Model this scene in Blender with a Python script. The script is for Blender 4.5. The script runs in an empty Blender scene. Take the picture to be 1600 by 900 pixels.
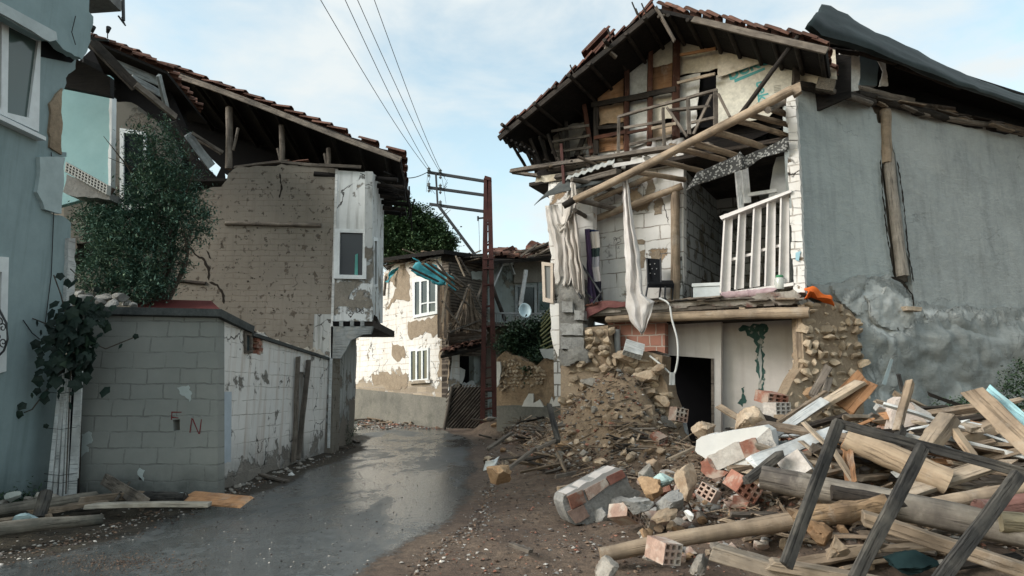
import bpy, bmesh, math, random
from mathutils import Vector, Matrix, noise
from mathutils.geometry import tessellate_polygon
random.seed(7)
SC = bpy.context.scene; COL = SC.collection
# ------------------------------------------------------------------ camera, sky, sun
FL = 1000.0; TH = math.atan(.165); CT, ST = math.cos(TH), math.sin(TH)
CAMP = Vector((0, 0, 1.5))
cd = bpy.data.cameras.new('camera'); cam = bpy.data.objects.new('camera', cd); COL.objects.link(cam)
cam.location = CAMP; cam.rotation_euler = (math.pi/2+TH, 0, 0)
cd.sensor_width = 36; cd.lens = 36*FL/1600; cd.clip_start = .05; cd.clip_end = 3000
SC.camera = cam
SC.view_settings.view_transform = 'Standard'; SC.view_settings.look = 'None'
SC.view_settings.gamma = 1; SC.view_settings.exposure = 0.58; SC.view_settings.use_curve_mapping = False
SUN = Vector((.90, .36, -.55)).normalized()
world = bpy.data.worlds.new('World'); SC.world = world; world.use_nodes = True
wt = world.node_tree; wn = wt.nodes; wl = wt.links
bg = wn['Background']; bg.inputs['Strength'].default_value = .1
sky = wn.new('ShaderNodeTexSky'); sky.sky_type = 'NISHITA'; sky.sun_disc = False
sky.sun_elevation = math.asin(-SUN.z); sky.sun_rotation = math.atan2(-SUN.x, -SUN.y)
sky.air_density = 1.0; sky.dust_density = 2.0
tc = wn.new('ShaderNodeTexCoord'); mp = wn.new('ShaderNodeMapping'); mp.inputs['Scale'].default_value = (1, 1, 2.3)
mp.inputs['Location'].default_value = (.35, .2, .1)
nz = wn.new('ShaderNodeTexNoise'); nz.inputs['Scale'].default_value = 3.0; nz.inputs['Detail'].default_value = 7; nz.inputs['Roughness'].default_value = .56; nz.inputs['Distortion'].default_value = .3
wl.new(tc.outputs['Generated'], mp.inputs[0]); wl.new(mp.outputs[0], nz.inputs['Vector'])
rp = wn.new('ShaderNodeValToRGB'); rp.color_ramp.elements[0].position = .40; rp.color_ramp.elements[1].position = .60
rp.color_ramp.elements[0].color = (.2, .2, .2, 1); rp.color_ramp.elements[1].color = (1, 1, 1, 1)
wl.new(nz.outputs['Fac'], rp.inputs[0])
mx = wn.new('ShaderNodeMix'); mx.data_type = 'RGBA'
ms = wn.new('ShaderNodeMix'); ms.data_type = 'RGBA'; ms.blend_type = 'MULTIPLY'; ms.inputs[0].default_value = 1
ms.inputs[7].default_value = (2.7, 2.65, 2.05, 1)
wl.new(sky.outputs[0], ms.inputs[6]); wl.new(rp.outputs[0], mx.inputs[0]); wl.new(ms.outputs[2], mx.inputs[6])
mx.inputs[7].default_value = (5.7, 6.15, 6.25, 1)
wl.new(mx.outputs[2], bg.inputs[0])
sd = bpy.data.lights.new('sun', 'SUN'); sd.energy = 2.6; sd.angle = math.radians(24); sd.color = (1, .985, .955)
so = bpy.data.objects.new('sun', sd); COL.objects.link(so); so.rotation_euler = SUN.to_track_quat('-Z', 'Y').to_euler()
so.location = (-20, -10, 20)

# ------------------------------------------------------------------ pixel geometry (where a sight line meets a real plane)
def ray(px, py):
    dx = (px-800)/FL; dy = (450-py)/FL
    return Vector((dx, CT-dy*ST, ST+dy*CT))
def W(px, py, d):
    r = ray(px, py); return CAMP + r*(d/r.y)
GS = .025
def gz(x, y): return GS*min(max(y, -40), 30)
def G(px, py, h=0.0):
    r = ray(px, py); return CAMP + r*((1.5-h)/(GS*r.y-r.z))
class Plane:
    def __init__(s, pxa, da, pxb, db, xy=None):
        if xy: a, b = xy
        else:
            a = W(pxa, 615, da); b = W(pxb, 615, db)
        s.o = Vector((a[0], a[1], 0)); t = Vector((b[0]-a[0], b[1]-a[1], 0)).normalized()
        s.t = t; s.n = Vector((-t.y, t.x, 0)); s.ang = math.atan2(t.y, t.x)
        s.M = Matrix.Translation(s.o) @ Matrix.Rotation(s.ang, 4, 'Z')
    def uv(s, px, py, off=0):
        r = ray(px, py); k = (s.o + s.n*off - CAMP).dot(s.n)/r.dot(s.n)
        p = CAMP + r*k; return ((p-s.o).dot(s.t), p.z)
    def P(s, px, py, off=0):
        u, z = s.uv(px, py, off); return s.w(u, z, off)
    def w(s, u, z, off=0): return s.o + s.t*u + s.n*off + Vector((0, 0, z))

# ------------------------------------------------------------------ objects
WM = {}
def put(o, parent, M):
    WM[o.name] = M
    if parent is not None:
        o.parent = parent; M = WM[parent.name].inverted() @ M
    o.matrix_basis = M
    return o
def mk(name, bm, mat, parent=None, M=None, smooth=False, center=False):
    M = M or Matrix()
    if center and bm.verts:
        c = sum((v.co for v in bm.verts), Vector())/len(bm.verts); c.z = min(v.co.z for v in bm.verts)
        bmesh.ops.translate(bm, verts=bm.verts, vec=-c); M = M @ Matrix.Translation(c)
    me = bpy.data.meshes.new(name); bm.to_mesh(me); bm.free()
    if smooth:
        for p in me.polygons: p.use_smooth = True
        me.set_sharp_from_angle(angle=math.radians(32 if smooth == 2 else 55))
    for m in (mat if isinstance(mat, (list, tuple)) else [mat]): me.materials.append(m)
    o = bpy.data.objects.new(name, me); COL.objects.link(o)
    return put(o, parent, M)
def thing(name, label, cat, loc, group=None):
    o = bpy.data.objects.new(name, None); COL.objects.link(o); o.empty_display_size = .2
    o['label'] = label; o['category'] = cat
    if group: o['group'] = group
    return put(o, None, Matrix.Translation(Vector(loc)))
def tag(o, label=None, cat=None, group=None, kind=None):
    if label: o['label'] = label
    if cat: o['category'] = cat
    if group: o['group'] = group
    if kind: o['kind'] = kind
    return o
def N3(p, s=1.0, k=0.0): return noise.noise(Vector((p[0]*s+k, p[1]*s-k*.7, p[2]*s+k*1.3)))

def jagify(pts, amp, step):
    out = []; n = len(pts)
    for i in range(n):
        a = pts[i]; b = pts[(i+1) % n]; out.append((a[0], a[1]))
        if a[2]:
            L = math.hypot(b[0]-a[0], b[1]-a[1]); m = max(1, int(L/step)); 
            if m > 1:
                nx, nz_ = -(b[1]-a[1])/L, (b[0]-a[0])/L; w = 0
                for k in range(1, m):
                    f = k/m + random.uniform(-.3, .3)/m; w = w*.45 + random.uniform(-1, 1)*amp*a[2]
                    out.append((a[0]+(b[0]-a[0])*f+nx*w, a[1]+(b[1]-a[1])*f+nz_*w))
    return out
def prism(outline, holes, y0, y1, bm=None):
    bm = bm or bmesh.new()
    loops = [outline]+list(holes)
    flat = [p for l in loops for p in l]
    tris = tessellate_polygon([[Vector((p[0], p[1], 0)) for p in l] for l in loops])
    F_ = [bm.verts.new((p[0], y0, p[1])) for p in flat]; B_ = [bm.verts.new((p[0], y1, p[1])) for p in flat]
    for t in tris:
        for V in (F_, B_):
            try: bm.faces.new([V[i] for i in t])
            except ValueError: pass
    k = 0
    for l in loops:
        n = len(l)
        for i in range(n):
            a, b = k+i, k+(i+1) % n
            try: bm.faces.new((F_[a], F_[b], B_[b], B_[a]))
            except ValueError: pass
        k += n
    bmesh.ops.recalc_face_normals(bm, faces=bm.faces)
    return bm
def slab(name, pl, outline, mat, parent=None, t=.25, holes=(), amp=.05, step=.1, off=0.0):
    def cv(l): return jagify([(*pl.uv(p[0], p[1], off), p[2] if len(p) > 2 else 0) for p in l], amp, step)
    return mk(name, prism(cv(outline), [cv(h) for h in holes], off, off+t), mat, parent, pl.M)
def cornice(name, pl, u0, u1, z0, z1, o0, o1, mat, parent=None):   # box in plane coordinates
    return mk(name, prism([(u0, z0), (u1, z0), (u1, z1), (u0, z1)], [], o0, o1), mat, parent, pl.M)
def axes(a, b, roll=0):
    x = (b-a).normalized(); up = Vector((0, 0, 1)) if abs(x.z) < .97 else Vector((0, 1, 0))
    y = up.cross(x).normalized(); z = x.cross(y)
    R = Matrix((x, y, z)).transposed().to_4x4()
    return Matrix.Translation(a) @ R @ Matrix.Rotation(roll, 4, 'X')
def sweep(bm, pts, rad, sides=8, w=None, h=None, jit=0.0, seed=0, phase=0, M=None):
    """sweep along pts; round when w is None, else a w x h rectangle"""
    rings = []; n = len(pts)
    for i, p in enumerate(pts):
        d = (pts[min(i+1, n-1)]-pts[max(i-1, 0)]).normalized()
        up = Vector((0, 0, 1)) if abs(d.z) < .95 else Vector((0, 1, 0))
        y = up.cross(d).normalized(); z = d.cross(y); r = rad[i] if rad else 1
        ring = []
        if w is None:
            cs = [(math.cos(phase+2*math.pi*k/sides)*r, math.sin(phase+2*math.pi*k/sides)*r) for k in range(sides)]
        else:
            cp, sp = math.cos(phase), math.sin(phase)
            cs = [(a*cp-b*sp, a*sp+b*cp) for a, b in ((w/2*r, h/2*r), (-w/2*r, h/2*r), (-w/2*r, -h/2*r), (w/2*r, -h/2*r))]
        for k, (a, b) in enumerate(cs):
            q = 1+jit*noise.noise(Vector((i*.9+seed, k*1.7, seed*.37)))
            e = d*(jit*random.uniform(-1, 1)*(w or r*2)*(2.6 if w else .6)) if i in (0, n-1) else Vector()
            v = p+y*a*q+z*b*q+e
            ring.append(bm.verts.new(M @ v if M else v))
        rings.append(ring)
    m = len(rings[0])
    for i in range(n-1):
        for k in range(m):
            bm.faces.new((rings[i][k], rings[i][(k+1) % m], rings[i+1][(k+1) % m], rings[i+1][k]))
    bm.faces.new(rings[0][::-1]); bm.faces.new(rings[-1])
def stick(name, a, b, r, mat, parent=None, r1=None, w=None, h=None, bend=.0, jit=.12, seg=7, sides=10, roll=0, mid=None, smooth=True):
    """a pole (r) or plank (w, h) between two world points, its mesh built along local X"""
    a = Vector(a); b = Vector(b); L = (b-a).length; M = axes(a, b, roll); bm = bmesh.new(); sd_ = random.random()*99
    pts = []; rad = []
    for i in range(seg+1):
        f = i/seg; s = math.sin(math.pi*f)*bend*L
        pts.append(Vector((f*L, noise.noise(Vector((f*2.3, sd_, 0)))*L*.012*(jit*5), s+noise.noise(Vector((f*2.3, 0, sd_)))*L*.012*(jit*5))))
        rad.append((r+((r1 if r1 is not None else r)-r)*f)*(1+jit*.9*noise.noise(Vector((f*5, sd_, 9)))) if w is None else 1)
    sweep(bm, pts, rad, sides, w, h, jit, sd_)
    if w is not None: 
        bmesh.ops.bevel(bm, geom=[e for e in bm.edges], offset=min(w, h)*.08, segments=1, affect='EDGES', clamp_overlap=True)
    bmesh.ops.recalc_face_normals(bm, faces=bm.faces)
    return mk(name, bm, mat, parent, M, smooth=(w is None))
def bundle(name, items, mat, parent=None, jit=.1):
    """many thin sticks as one mesh: items (a, b, r) or (a, b, w, h)"""
    bm = bmesh.new()
    for it in items:
        a, b = Vector(it[0]), Vector(it[1])
        m = (a+b)/2 + Vector((random.uniform(-1, 1), random.uniform(-1, 1), random.uniform(-1, 1)))*(b-a).length*.015
        if len(it) == 3: sweep(bm, [a, m, b], [it[2], it[2]*.95, it[2]*.8], 5, jit=jit, seed=random.random()*50)
        else: sweep(bm, [a, m, b], None, 4, it[2], it[3], jit, random.random()*50, phase=random.uniform(-.3, .3))
    return mk(name, bm, mat, parent, center=True)
def boxbm(bm, c, s, R=None):
    vs = []
    for dx in (-.5, .5):
        for dy in (-.5, .5):
            for dz in (-.5, .5):
                v = Vector((dx*s[0], dy*s[1], dz*s[2]))
                if R: v = R @ v
                vs.append(bm.verts.new(Vector(c)+v))
    for f in ((0, 1, 3, 2), (4, 6, 7, 5), (0, 4, 5, 1), (2, 3, 7, 6), (0, 2, 6, 4), (1, 5, 7, 3)):
        bm.faces.new([vs[i] for i in f])
def rockbm(bm, c, s, seed, sub=2, rough=.28, M=None):
    rnd = random.Random(seed)
    t = bmesh.new(); bmesh.ops.create_icosphere(t, subdivisions=sub, radius=1)
    cuts = [(Vector((rnd.uniform(-1, 1), rnd.uniform(-1, 1), rnd.uniform(-1, 1))).normalized(), rnd.uniform(.38, .80)) for _ in range(12)]
    R = Matrix.Rotation(rnd.uniform(0, 6.28), 3, 'Z') @ Matrix.Rotation(rnd.uniform(-.5, .5), 3, 'X')
    mp_ = {}
    for v in t.verts:
        p = v.co*(1+rough*noise.noise(v.co*1.6+Vector((seed*.37, seed*.11, 0)))+rough*.45*noise.noise(v.co*4.3+Vector((seed, 0, 0))))
        for n_, d_ in cuts:
            q = p.dot(n_)
            if q > d_: p = p-n_*(q-d_)
        p = p*(1+.07*noise.noise(v.co*9+Vector((seed, 3, 0))))
        p = R @ Vector((p.x*s[0], p.y*s[1], p.z*s[2]))+Vector(c)
        mp_[v] = bm.verts.new(M @ p if M else p)
    for f in t.faces: bm.faces.new([mp_[v] for v in f.verts])
    t.free()
def rock(name, c, s, mat, seed=None, sub=4, parent=None, smooth=2):
    bm = bmesh.new(); sd_ = seed if seed is not None else random.randint(0, 9999)
    rockbm(bm, (0, 0, 0), s, sd_, sub, .5 if 'lump' in name else .34)
    return mk(name, bm, mat, parent, Matrix.Translation(Vector(c)), smooth=smooth)
def inpoly(x, y, P_):
    r = False; n = len(P_); j = n-1
    for i in range(n):
        xi, yi = P_[i][0], P_[i][1]; xj, yj = P_[j][0], P_[j][1]
        if (yi > y) != (yj > y) and x < (xj-xi)*(y-yi)/(yj-yi)+xi: r = not r
        j = i
    return r
def edgedist(x, y, P_):
    best = 1e9; n = len(P_)
    for i in range(n):
        ax, ay = P_[i][0], P_[i][1]; bx, by = P_[(i+1) % n][0], P_[(i+1) % n][1]
        dx, dy = bx-ax, by-ay; L = dx*dx+dy*dy
        t = max(0, min(1, ((x-ax)*dx+(y-ay)*dy)/L)) if L else 0
        best = min(best, math.hypot(x-ax-t*dx, y-ay-t*dy))
    return best
def stonework(name, pl, outline, mat, parent, size=.14, off=0.0, depth=.12, dens=1.0, back=None, t=.4, rel=.6):
    """a rubble wall face: stones bedded in a mud core, one mesh each for core and stones"""
    P_ = jagify([(*pl.uv(p[0], p[1], off), p[2] if len(p) > 2 else 0) for p in outline], .05, .12)
    if back: mk('mud_core', prism(P_, [], off, off+t), back, parent, pl.M)
    x0, x1 = min(p[0] for p in P_), max(p[0] for p in P_); z0, z1 = min(p[1] for p in P_), max(p[1] for p in P_)
    bm = bmesh.new(); z = z0
    while z < z1:
        rh = size*random.uniform(.6, 1.0); x = x0+random.uniform(0, size)
        while x < x1:
            rw = size*random.uniform(.6, 1.5)
            cx, cz = x+rw/2, z+rh/2+random.uniform(-.1, .1)*size
            if inpoly(cx, cz, P_) and random.random() < dens:
                rockbm(bm, (cx, off+depth*random.uniform(-.3, .35), cz), (rw*.56, size*rel*random.uniform(.7, 1.2), rh*.58), random.randint(0, 9999), 2, .5)
            x += rw*.98
        z += rh*.95
    return mk(name, bm, mat, parent, pl.M)

# ------------------------------------------------------------------ materials
class MB:
    def __init__(s, name):
        s.m = bpy.data.materials.new(name); s.m.use_nodes = True; s.t = s.m.node_tree; s.n = s.t.nodes; s.l = s.t.links
        s.b = s.n['Principled BSDF']; s.tc = s.n.new('ShaderNodeTexCoord'); s.oi = s.n.new('ShaderNodeObjectInfo')
    def add(s, t, **kw):
        x = s.n.new(t)
        for k, v in kw.items():
            if k in x.inputs: x.inputs[k].default_value = v
            else: setattr(x, k, v)
        return x
    def co(s, scale=(1, 1, 1), rnd=False, src='Object'):
        mp_ = s.add('ShaderNodeMapping'); mp_.inputs['Scale'].default_value = scale; s.l.new(s.tc.outputs[src], mp_.inputs[0])
        if rnd:
            mu = s.add('ShaderNodeMath', operation='MULTIPLY'); mu.inputs[1].default_value = 37; s.l.new(s.oi.outputs['Random'], mu.inputs[0])
            s.l.new(mu.outputs[0], mp_.inputs['Location'])
        return mp_.outputs[0]
    def noise(s, co, scale, detail=5, rough=.6, dist=0.0):
        x = s.add('ShaderNodeTexNoise', Scale=scale, Detail=detail, Roughness=rough, Distortion=dist); s.l.new(co, x.inputs['Vector']); return x.outputs['Fac']
    def vor(s, co, scale, feature='F1', out='Distance'):
        x = s.add('ShaderNodeTexVoronoi', feature=feature, Scale=scale); s.l.new(co, x.inputs['Vector']); return x.outputs[out]
    def rng(s, v, a, b, c=0.0, d=1.0, smooth=False):
        x = s.add('ShaderNodeMapRange'); x.interpolation_type = 'SMOOTHSTEP' if smooth else 'LINEAR'
        for i, q in enumerate((a, b, c, d)): x.inputs[i+1].default_value = q
        s.l.new(v, x.inputs[0]); return x.outputs[0]
    def math(s, op, a, b=None, clamp=False):
        x = s.add('ShaderNodeMath', operation=op); x.use_clamp = clamp
        for i, q in enumerate((a, b)):
            if q is None: continue
            if isinstance(q, (int, float)): x.inputs[i].default_value = q
            else: s.l.new(q, x.inputs[i])
        return x.outputs[0]
    def mix(s, f, a, b, mode='MIX'):
        x = s.add('ShaderNodeMix'); x.data_type = 'RGBA'; x.blend_type = mode
        for i, q in ((0, f), (6, a), (7, b)):
            if isinstance(q, (int, float)): x.inputs[i].default_value = q
            elif isinstance(q, tuple): x.inputs[i].default_value = (*q, 1)
            else: s.l.new(q, x.inputs[i])
        return x.outputs[2]
    def grey(s, v):
        x = s.add('ShaderNodeCombineColor'); [s.l.new(v, x.inputs[i]) for i in range(3)]; return x.outputs[0]
    def sep(s, co, ax):
        x = s.add('ShaderNodeSeparateXYZ'); s.l.new(co, x.inputs[0]); return x.outputs[ax]
    def bump(s, h, strength=.4, dist=.02):
        x = s.add('ShaderNodeBump', Strength=strength, Distance=dist); s.l.new(h, x.inputs['Height']); s.l.new(x.outputs[0], s.b.inputs['Normal'])
    def out(s, col, rough=.9, spec=.3):
        if isinstance(col, tuple): s.b.inputs['Base Color'].default_value = (*col, 1)
        else: s.l.new(col, s.b.inputs['Base Color'])
        if isinstance(rough, (int, float)): s.b.inputs['Roughness'].default_value = rough
        else: s.l.new(rough, s.b.inputs['Roughness'])
        s.b.inputs['Specular IOR Level'].default_value = spec
        return s.m
def m_wood(name, c1, c2, c3=None, rough=.85, var=.35, isl=False, grain=26, bs=.5):
    b = MB(name); co = b.co((1.3, 1, 1), True)
    st = b.add('ShaderNodeMapping'); st.inputs['Scale'].default_value = (.09, 1, 1); b.l.new(co, st.inputs[0])
    g = b.noise(st.outputs[0], grain, 6, .65, .2); big = b.noise(co, 1.7, 4, .6)
    col = b.mix(b.rng(g, .3, .7), c1, c2)
    if c3: col = b.mix(b.rng(big, .45, .68), col, c3)
    r = b.oi.outputs['Random']
    if isl:
        ge = b.add('ShaderNodeNewGeometry'); r = ge.outputs['Random Per Island']
    k = b.grey(b.rng(r, 0, 1, 1-var, 1+var)); col = b.mix(1.0, col, k, 'MULTIPLY')
    s2 = b.add('ShaderNodeMapping'); s2.inputs['Scale'].default_value = (.035, 1, 1); b.l.new(co, s2.inputs[0]); ck = b.noise(s2.outputs[0], grain*2.3, 4, .6)
    col = b.mix(b.rng(ck, .57, .66, 0, .7), col, tuple(x*.3 for x in c1)); col = b.mix(b.rng(b.noise(co, 6, 7, .7), .45, .75, 0, .55), col, tuple(x*.45 for x in c1))
    col = b.mix(b.math('MULTIPLY', b.rng(b.noise(co, 2.4, 9, .75), .54, .66, 0, .45), min(1, max(c1)*5)), col, (.38, .34, .29))
    b.bump(b.math('SUBTRACT', g, b.rng(ck, .55, .66)), bs*1.3, .014); return b.out(col, rough, .25)
def m_rough(name, c1, c2, scale=2.0, fine=25, rough=.95, bump=.6, dist=.03, var=.0, isl=False, spec=.2, c3=None, stretch=(1, 1, 1), f3=(.55, .7)):
    b = MB(name); co = b.co(stretch, var > 0 and not isl)
    n1 = b.noise(co, scale, 6, .62); n2 = b.noise(co, fine, 6, .7)
    col = b.mix(b.rng(n1, .35, .65), c1, c2); col = b.mix(.55, col, b.grey(b.rng(n2, .25, .75, .35, 1.25)), 'MULTIPLY')
    if c3: col = b.mix(b.rng(b.noise(co, scale*1.7, 5, .6), *f3), col, c3)
    if var > 0:
        r = b.oi.outputs['Random']
        if isl: r = b.add('ShaderNodeNewGeometry').outputs['Random Per Island']
        col = b.mix(1.0, col, b.grey(b.rng(r, 0, 1, 1-var, 1+var)), 'MULTIPLY')
    h = b.math('ADD', b.math('MULTIPLY', n1, .8), b.math('MULTIPLY', n2, .35)); b.bump(h, bump, dist)
    return b.out(col, rough, spec)
def m_plaster(name, top, top2, under, under2, thr=.56, scale=.9, low=None, brick=None, mortar=None, streak=None, crack=True, ustone=20, dirt=None, var=.0):
    """painted plaster that has come away in patches; low=(z, width, gain) loses more below z"""
    b = MB(name); co = b.co(); P = b.noise(co, scale, 8, .66, .25)
    fine = b.noise(co, ustone, 7, .7); big = b.noise(co, .55, 4, .6)
    mask = P
    z = b.sep(co, 2)
    if low: mask = b.math('ADD', P, b.rng(z, low[0]+low[1], low[0], 0, low[2], True))
    gone = b.rng(mask, thr, thr+.012)
    rim = b.rng(mask, thr-.02, thr+.0)
    st = b.co((3.0, 3.0, .22)); sk = b.noise(st, 2.6, 6, .6)
    pc = b.mix(b.rng(big, .35, .65), top, top2)
    pc = b.mix(b.rng(b.noise(co, 3.3, 7, .7), .3, .75, .0, .35), pc, tuple(c*.55 for c in top2))
    if streak: pc = b.mix(b.rng(sk, .5, .72, 0, streak[1]), pc, streak[0])
    if dirt: pc = b.mix(b.math('MULTIPLY', b.rng(z, dirt[0]+dirt[1], dirt[0], 0, 1, True), b.rng(b.noise(co, 2.5, 7, .7), .3, .6, .25, 1)), pc, dirt[2])
    h = b.math('MULTIPLY', b.noise(co, 5, 7, .7), .25)
    uc = b.mix(b.rng(fine, .35, .65), under, under2)
    if brick:
        sx = b.add('ShaderNodeSeparateXYZ'); b.l.new(co, sx.inputs[0]); cx = b.add('ShaderNodeCombineXYZ')
        wob = b.rng(b.noise(co, 3.0, 3), 0, 1, -.035, .035)
        b.l.new(b.math('ADD', sx.outputs[0], wob), cx.inputs[0]); b.l.new(b.math('ADD', sx.outputs[2], wob), cx.inputs[1])
        br = b.add('ShaderNodeTexBrick', Scale=1.0); br.inputs['Brick Width'].default_value = brick[0]; br.inputs['Row Height'].default_value = brick[1]
        br.inputs['Mortar Size'].default_value = brick[2]; br.inputs['Mortar Smooth'].default_value = .3
        br.inputs['Color1'].default_value = (.7, .7, .7, 1); br.inputs['Color2'].default_value = (1.15, 1.15, 1.15, 1)
        b.l.new(cx.outputs[0], br.inputs['Vector'])
        m = b.math('MULTIPLY', br.outputs['Fac'], b.rng(b.noise(co, 2.2, 6, .7), .42, .6, brick[3], 1))
        pc = b.mix(m, pc, mortar)
        uc = b.mix(1.0, uc, br.outputs['Color'], 'MULTIPLY'); uc = b.mix(b.math('MULTIPLY', br.outputs['Fac'], .7), uc, mortar)
        h = b.math('SUBTRACT', h, b.math('MULTIPLY', m, .5))
    if crack:
        cr = b.add('ShaderNodeTexVoronoi', feature='DISTANCE_TO_EDGE', Scale=.75)
        wv = b.add('ShaderNodeMapping'); b.l.new(co, wv.inputs[0]); nn = b.add('ShaderNodeTexNoise', Scale=3.0, Detail=5.0); b.l.new(co, nn.inputs['Vector'])
        ad = b.add('ShaderNodeVectorMath', operation='ADD'); b.l.new(co, ad.inputs[0]); sc_ = b.add('ShaderNodeVectorMath', operation='SCALE'); sc_.inputs['Scale'].default_value = .7
        b.l.new(nn.outputs['Color'], sc_.inputs[0]); b.l.new(sc_.outputs[0], ad.inputs[1]); b.l.new(ad.outputs[0], cr.inputs['Vector'])
        cm = b.math('MULTIPLY', b.rng(cr.outputs['Distance'], .012, .003), b.rng(b.noise(co, 1.1, 3), .48, .56))
        pc = b.mix(cm, pc, (.05, .045, .04)); h = b.math('SUBTRACT', h, b.math('MULTIPLY', cm, .6))
    col = b.mix(gone, pc, uc); col = b.mix(b.math('MULTIPLY', b.math('SUBTRACT', rim, gone, True), .6), col, tuple(c*.25 for c in under))
    h = b.math('SUBTRACT', b.math('ADD', h, b.math('MULTIPLY', b.math('MULTIPLY', gone, fine), .9)), b.math('MULTIPLY', gone, 1.1))
    b.bump(h, .8, .025); return b.out(col, .9, .2)
def m_plain(name, col, rough=.6, spec=.4, metal=0, var=.12):
    b = MB(name); co = b.co(); c = b.mix(b.rng(b.noise(co, 4, 6, .65), .3, .75), tuple(x*(1+var) for x in col), tuple(x*(1-var*1.6) for x in col))
    b.b.inputs['Metallic'].default_value = metal; b.bump(b.noise(co, 30, 4), .12, .004); return b.out(c, rough, spec)
def m_leaf(name, c1, c2, c3):
    b = MB(name); ge = b.add('ShaderNodeNewGeometry'); r = ge.outputs['Random Per Island']
    c = b.mix(b.rng(r, 0, .6), c1, c2); c = b.mix(b.rng(r, .75, 1.0), c, c3)
    c = b.mix(b.rng(b.noise(b.co(), 1.4, 3), .35, .65, 0, .6), c, c1)
    m = b.out(c, .6, .25); return m
def m_net(name, c1, c2, tr=.12):
    b = MB(name); co = b.co(); c = b.mix(b.rng(b.noise(co, 4, 7, .7), .35, .7), c1, c2); b.bump(b.noise(co, 60, 4), .3, .004); b.out(c, .95, .1)
    t = b.add('ShaderNodeBsdfTranslucent'); b.l.new(c, t.inputs[0]); p = b.add('ShaderNodeBsdfTransparent'); m1 = b.add('ShaderNodeMixShader'); m2 = b.add('ShaderNodeMixShader')
    m1.inputs[0].default_value = .3; b.l.new(b.b.outputs[0], m1.inputs[1]); b.l.new(t.outputs[0], m1.inputs[2]); b.l.new(b.rng(b.noise(co, 7, 6, .7), .4, .7, tr*.2, tr*1.3), m2.inputs[0]); b.l.new(m1.outputs[0], m2.inputs[1]); b.l.new(p.outputs[0], m2.inputs[2])
    b.l.new(m2.outputs[0], b.n['Material Output'].inputs[0]); return b.m
def m_cloth(name, c1, c2, rough=.95):
    b = MB(name); co = b.co(); c = b.mix(b.rng(b.noise(co, 3, 6, .65), .35, .7), c1, c2)
    b.bump(b.noise(co, 90, 3), .15, .003); return b.out(c, rough, .1)
WOODG = m_wood('weathered_wood', (.11, .09, .075), (.21, .18, .15), (.07, .06, .052))
WOODD = m_wood('dark_wood', (.022, .018, .015), (.055, .043, .035), (.012, .011, .01))
WOODK = m_wood('unlit_roof_wood', (.005, .0045, .004), (.014, .011, .010), None)  # near-black: the shade of open attics and eaves is put into the colour
WOODB = m_wood('charred_wood', (.022, .021, .021), (.05, .048, .045), (.11, .10, .085), bs=.7, var=.2)
WOODP = m_wood('pale_timber', (.30, .235, .17), (.43, .35, .265), (.20, .165, .13), var=.3)
WOODT = m_wood('tan_pole', (.29, .215, .15), (.41, .32, .23), (.17, .13, .095), var=.22, grain=14)
WOODR = m_wood('red_brown_wood', (.07, .028, .018), (.13, .055, .034), (.05, .025, .02))
WOODO = m_wood('orange_board', (.33, .165, .08), (.43, .24, .125), (.22, .12, .07))
WOODM = m_wood('mixed_wood', (.17, .125, .09), (.34, .26, .185), (.10, .08, .065), var=.55, isl=True)
WHITEP = m_wood('white_painted_wood', (.50, .52, .53), (.66, .66, .64), (.38, .38, .37), var=.12, bs=.25)
MUD = m_rough('mud', (.245, .185, .13), (.34, .265, .19), 1.6, 22, bump=.9, dist=.04, c3=(.19, .13, .085))
STONE = m_rough('field_stone', (.33, .255, .18), (.46, .37, .27), 4, 30, bump=.8, dist=.02, var=.3, isl=True)
STONEG = m_rough('grey_stone', (.17, .165, .15), (.27, .255, .23), 4, 30, bump=.8, dist=.02, var=.3, isl=True)
ROCKT = m_rough('tan_rock', (.34, .255, .18), (.47, .38, .285), 3, 24, bump=.8, dist=.02, var=.25, c3=(.25, .17, .11))
ROCKG = m_rough('grey_rock', (.24, .215, .185), (.37, .34, .30), 3, 24, bump=1, dist=.03, var=.25, c3=(.15, .13, .11))
ROCKO = m_rough('ochre_rock', (.26, .16, .09), (.38, .26, .16), 3, 24, bump=.7, dist=.02, var=.2)
CONC = m_rough('broken_concrete', (.23, .225, .215), (.35, .345, .33), 3.5, 34, bump=1, dist=.03, var=.15, c3=(.14, .13, .12))
BRICK = m_rough('red_brick', (.24, .10, .07), (.33, .16, .115), 4, 30, bump=.9, dist=.015, var=.3, c3=(.36, .28, .23), f3=(.48, .62))
BRICKP = m_rough('dusty_brick', (.30, .20, .16), (.39, .285, .235), 4, 30, bump=.9, dist=.015, var=.25, c3=(.42, .37, .32), f3=(.48, .62))
TILE = m_rough('roof_tile', (.105, .055, .042), (.17, .088, .064), 3, 25, bump=.6, dist=.01, var=.5, isl=True, c3=(.055, .045, .04))
TILED = m_rough('dark_roof_tile', (.06, .03, .024), (.12, .055, .04), 3, 25, bump=.6, dist=.01, var=.5, isl=True, c3=(.03, .028, .026))
BLACK = m_plain('dark_interior', (.006, .006, .007), .9, .1)  # flat black standing in for unlit space behind openings
GLASS = MB('window_glass').out((.03, .045, .05), .08, .6)
PVC = m_plain('white_window_frame', (.62, .65, .66), .45, .4)
IRON = m_plain('rusty_steel', (.06, .021, .017), .75, .3, 0, .4)
DARKM = m_plain('dark_steel', (.035, .037, .04), .6, .4)
WIREM = m_plain('wire', (.02, .02, .022), .6, .2)
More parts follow.
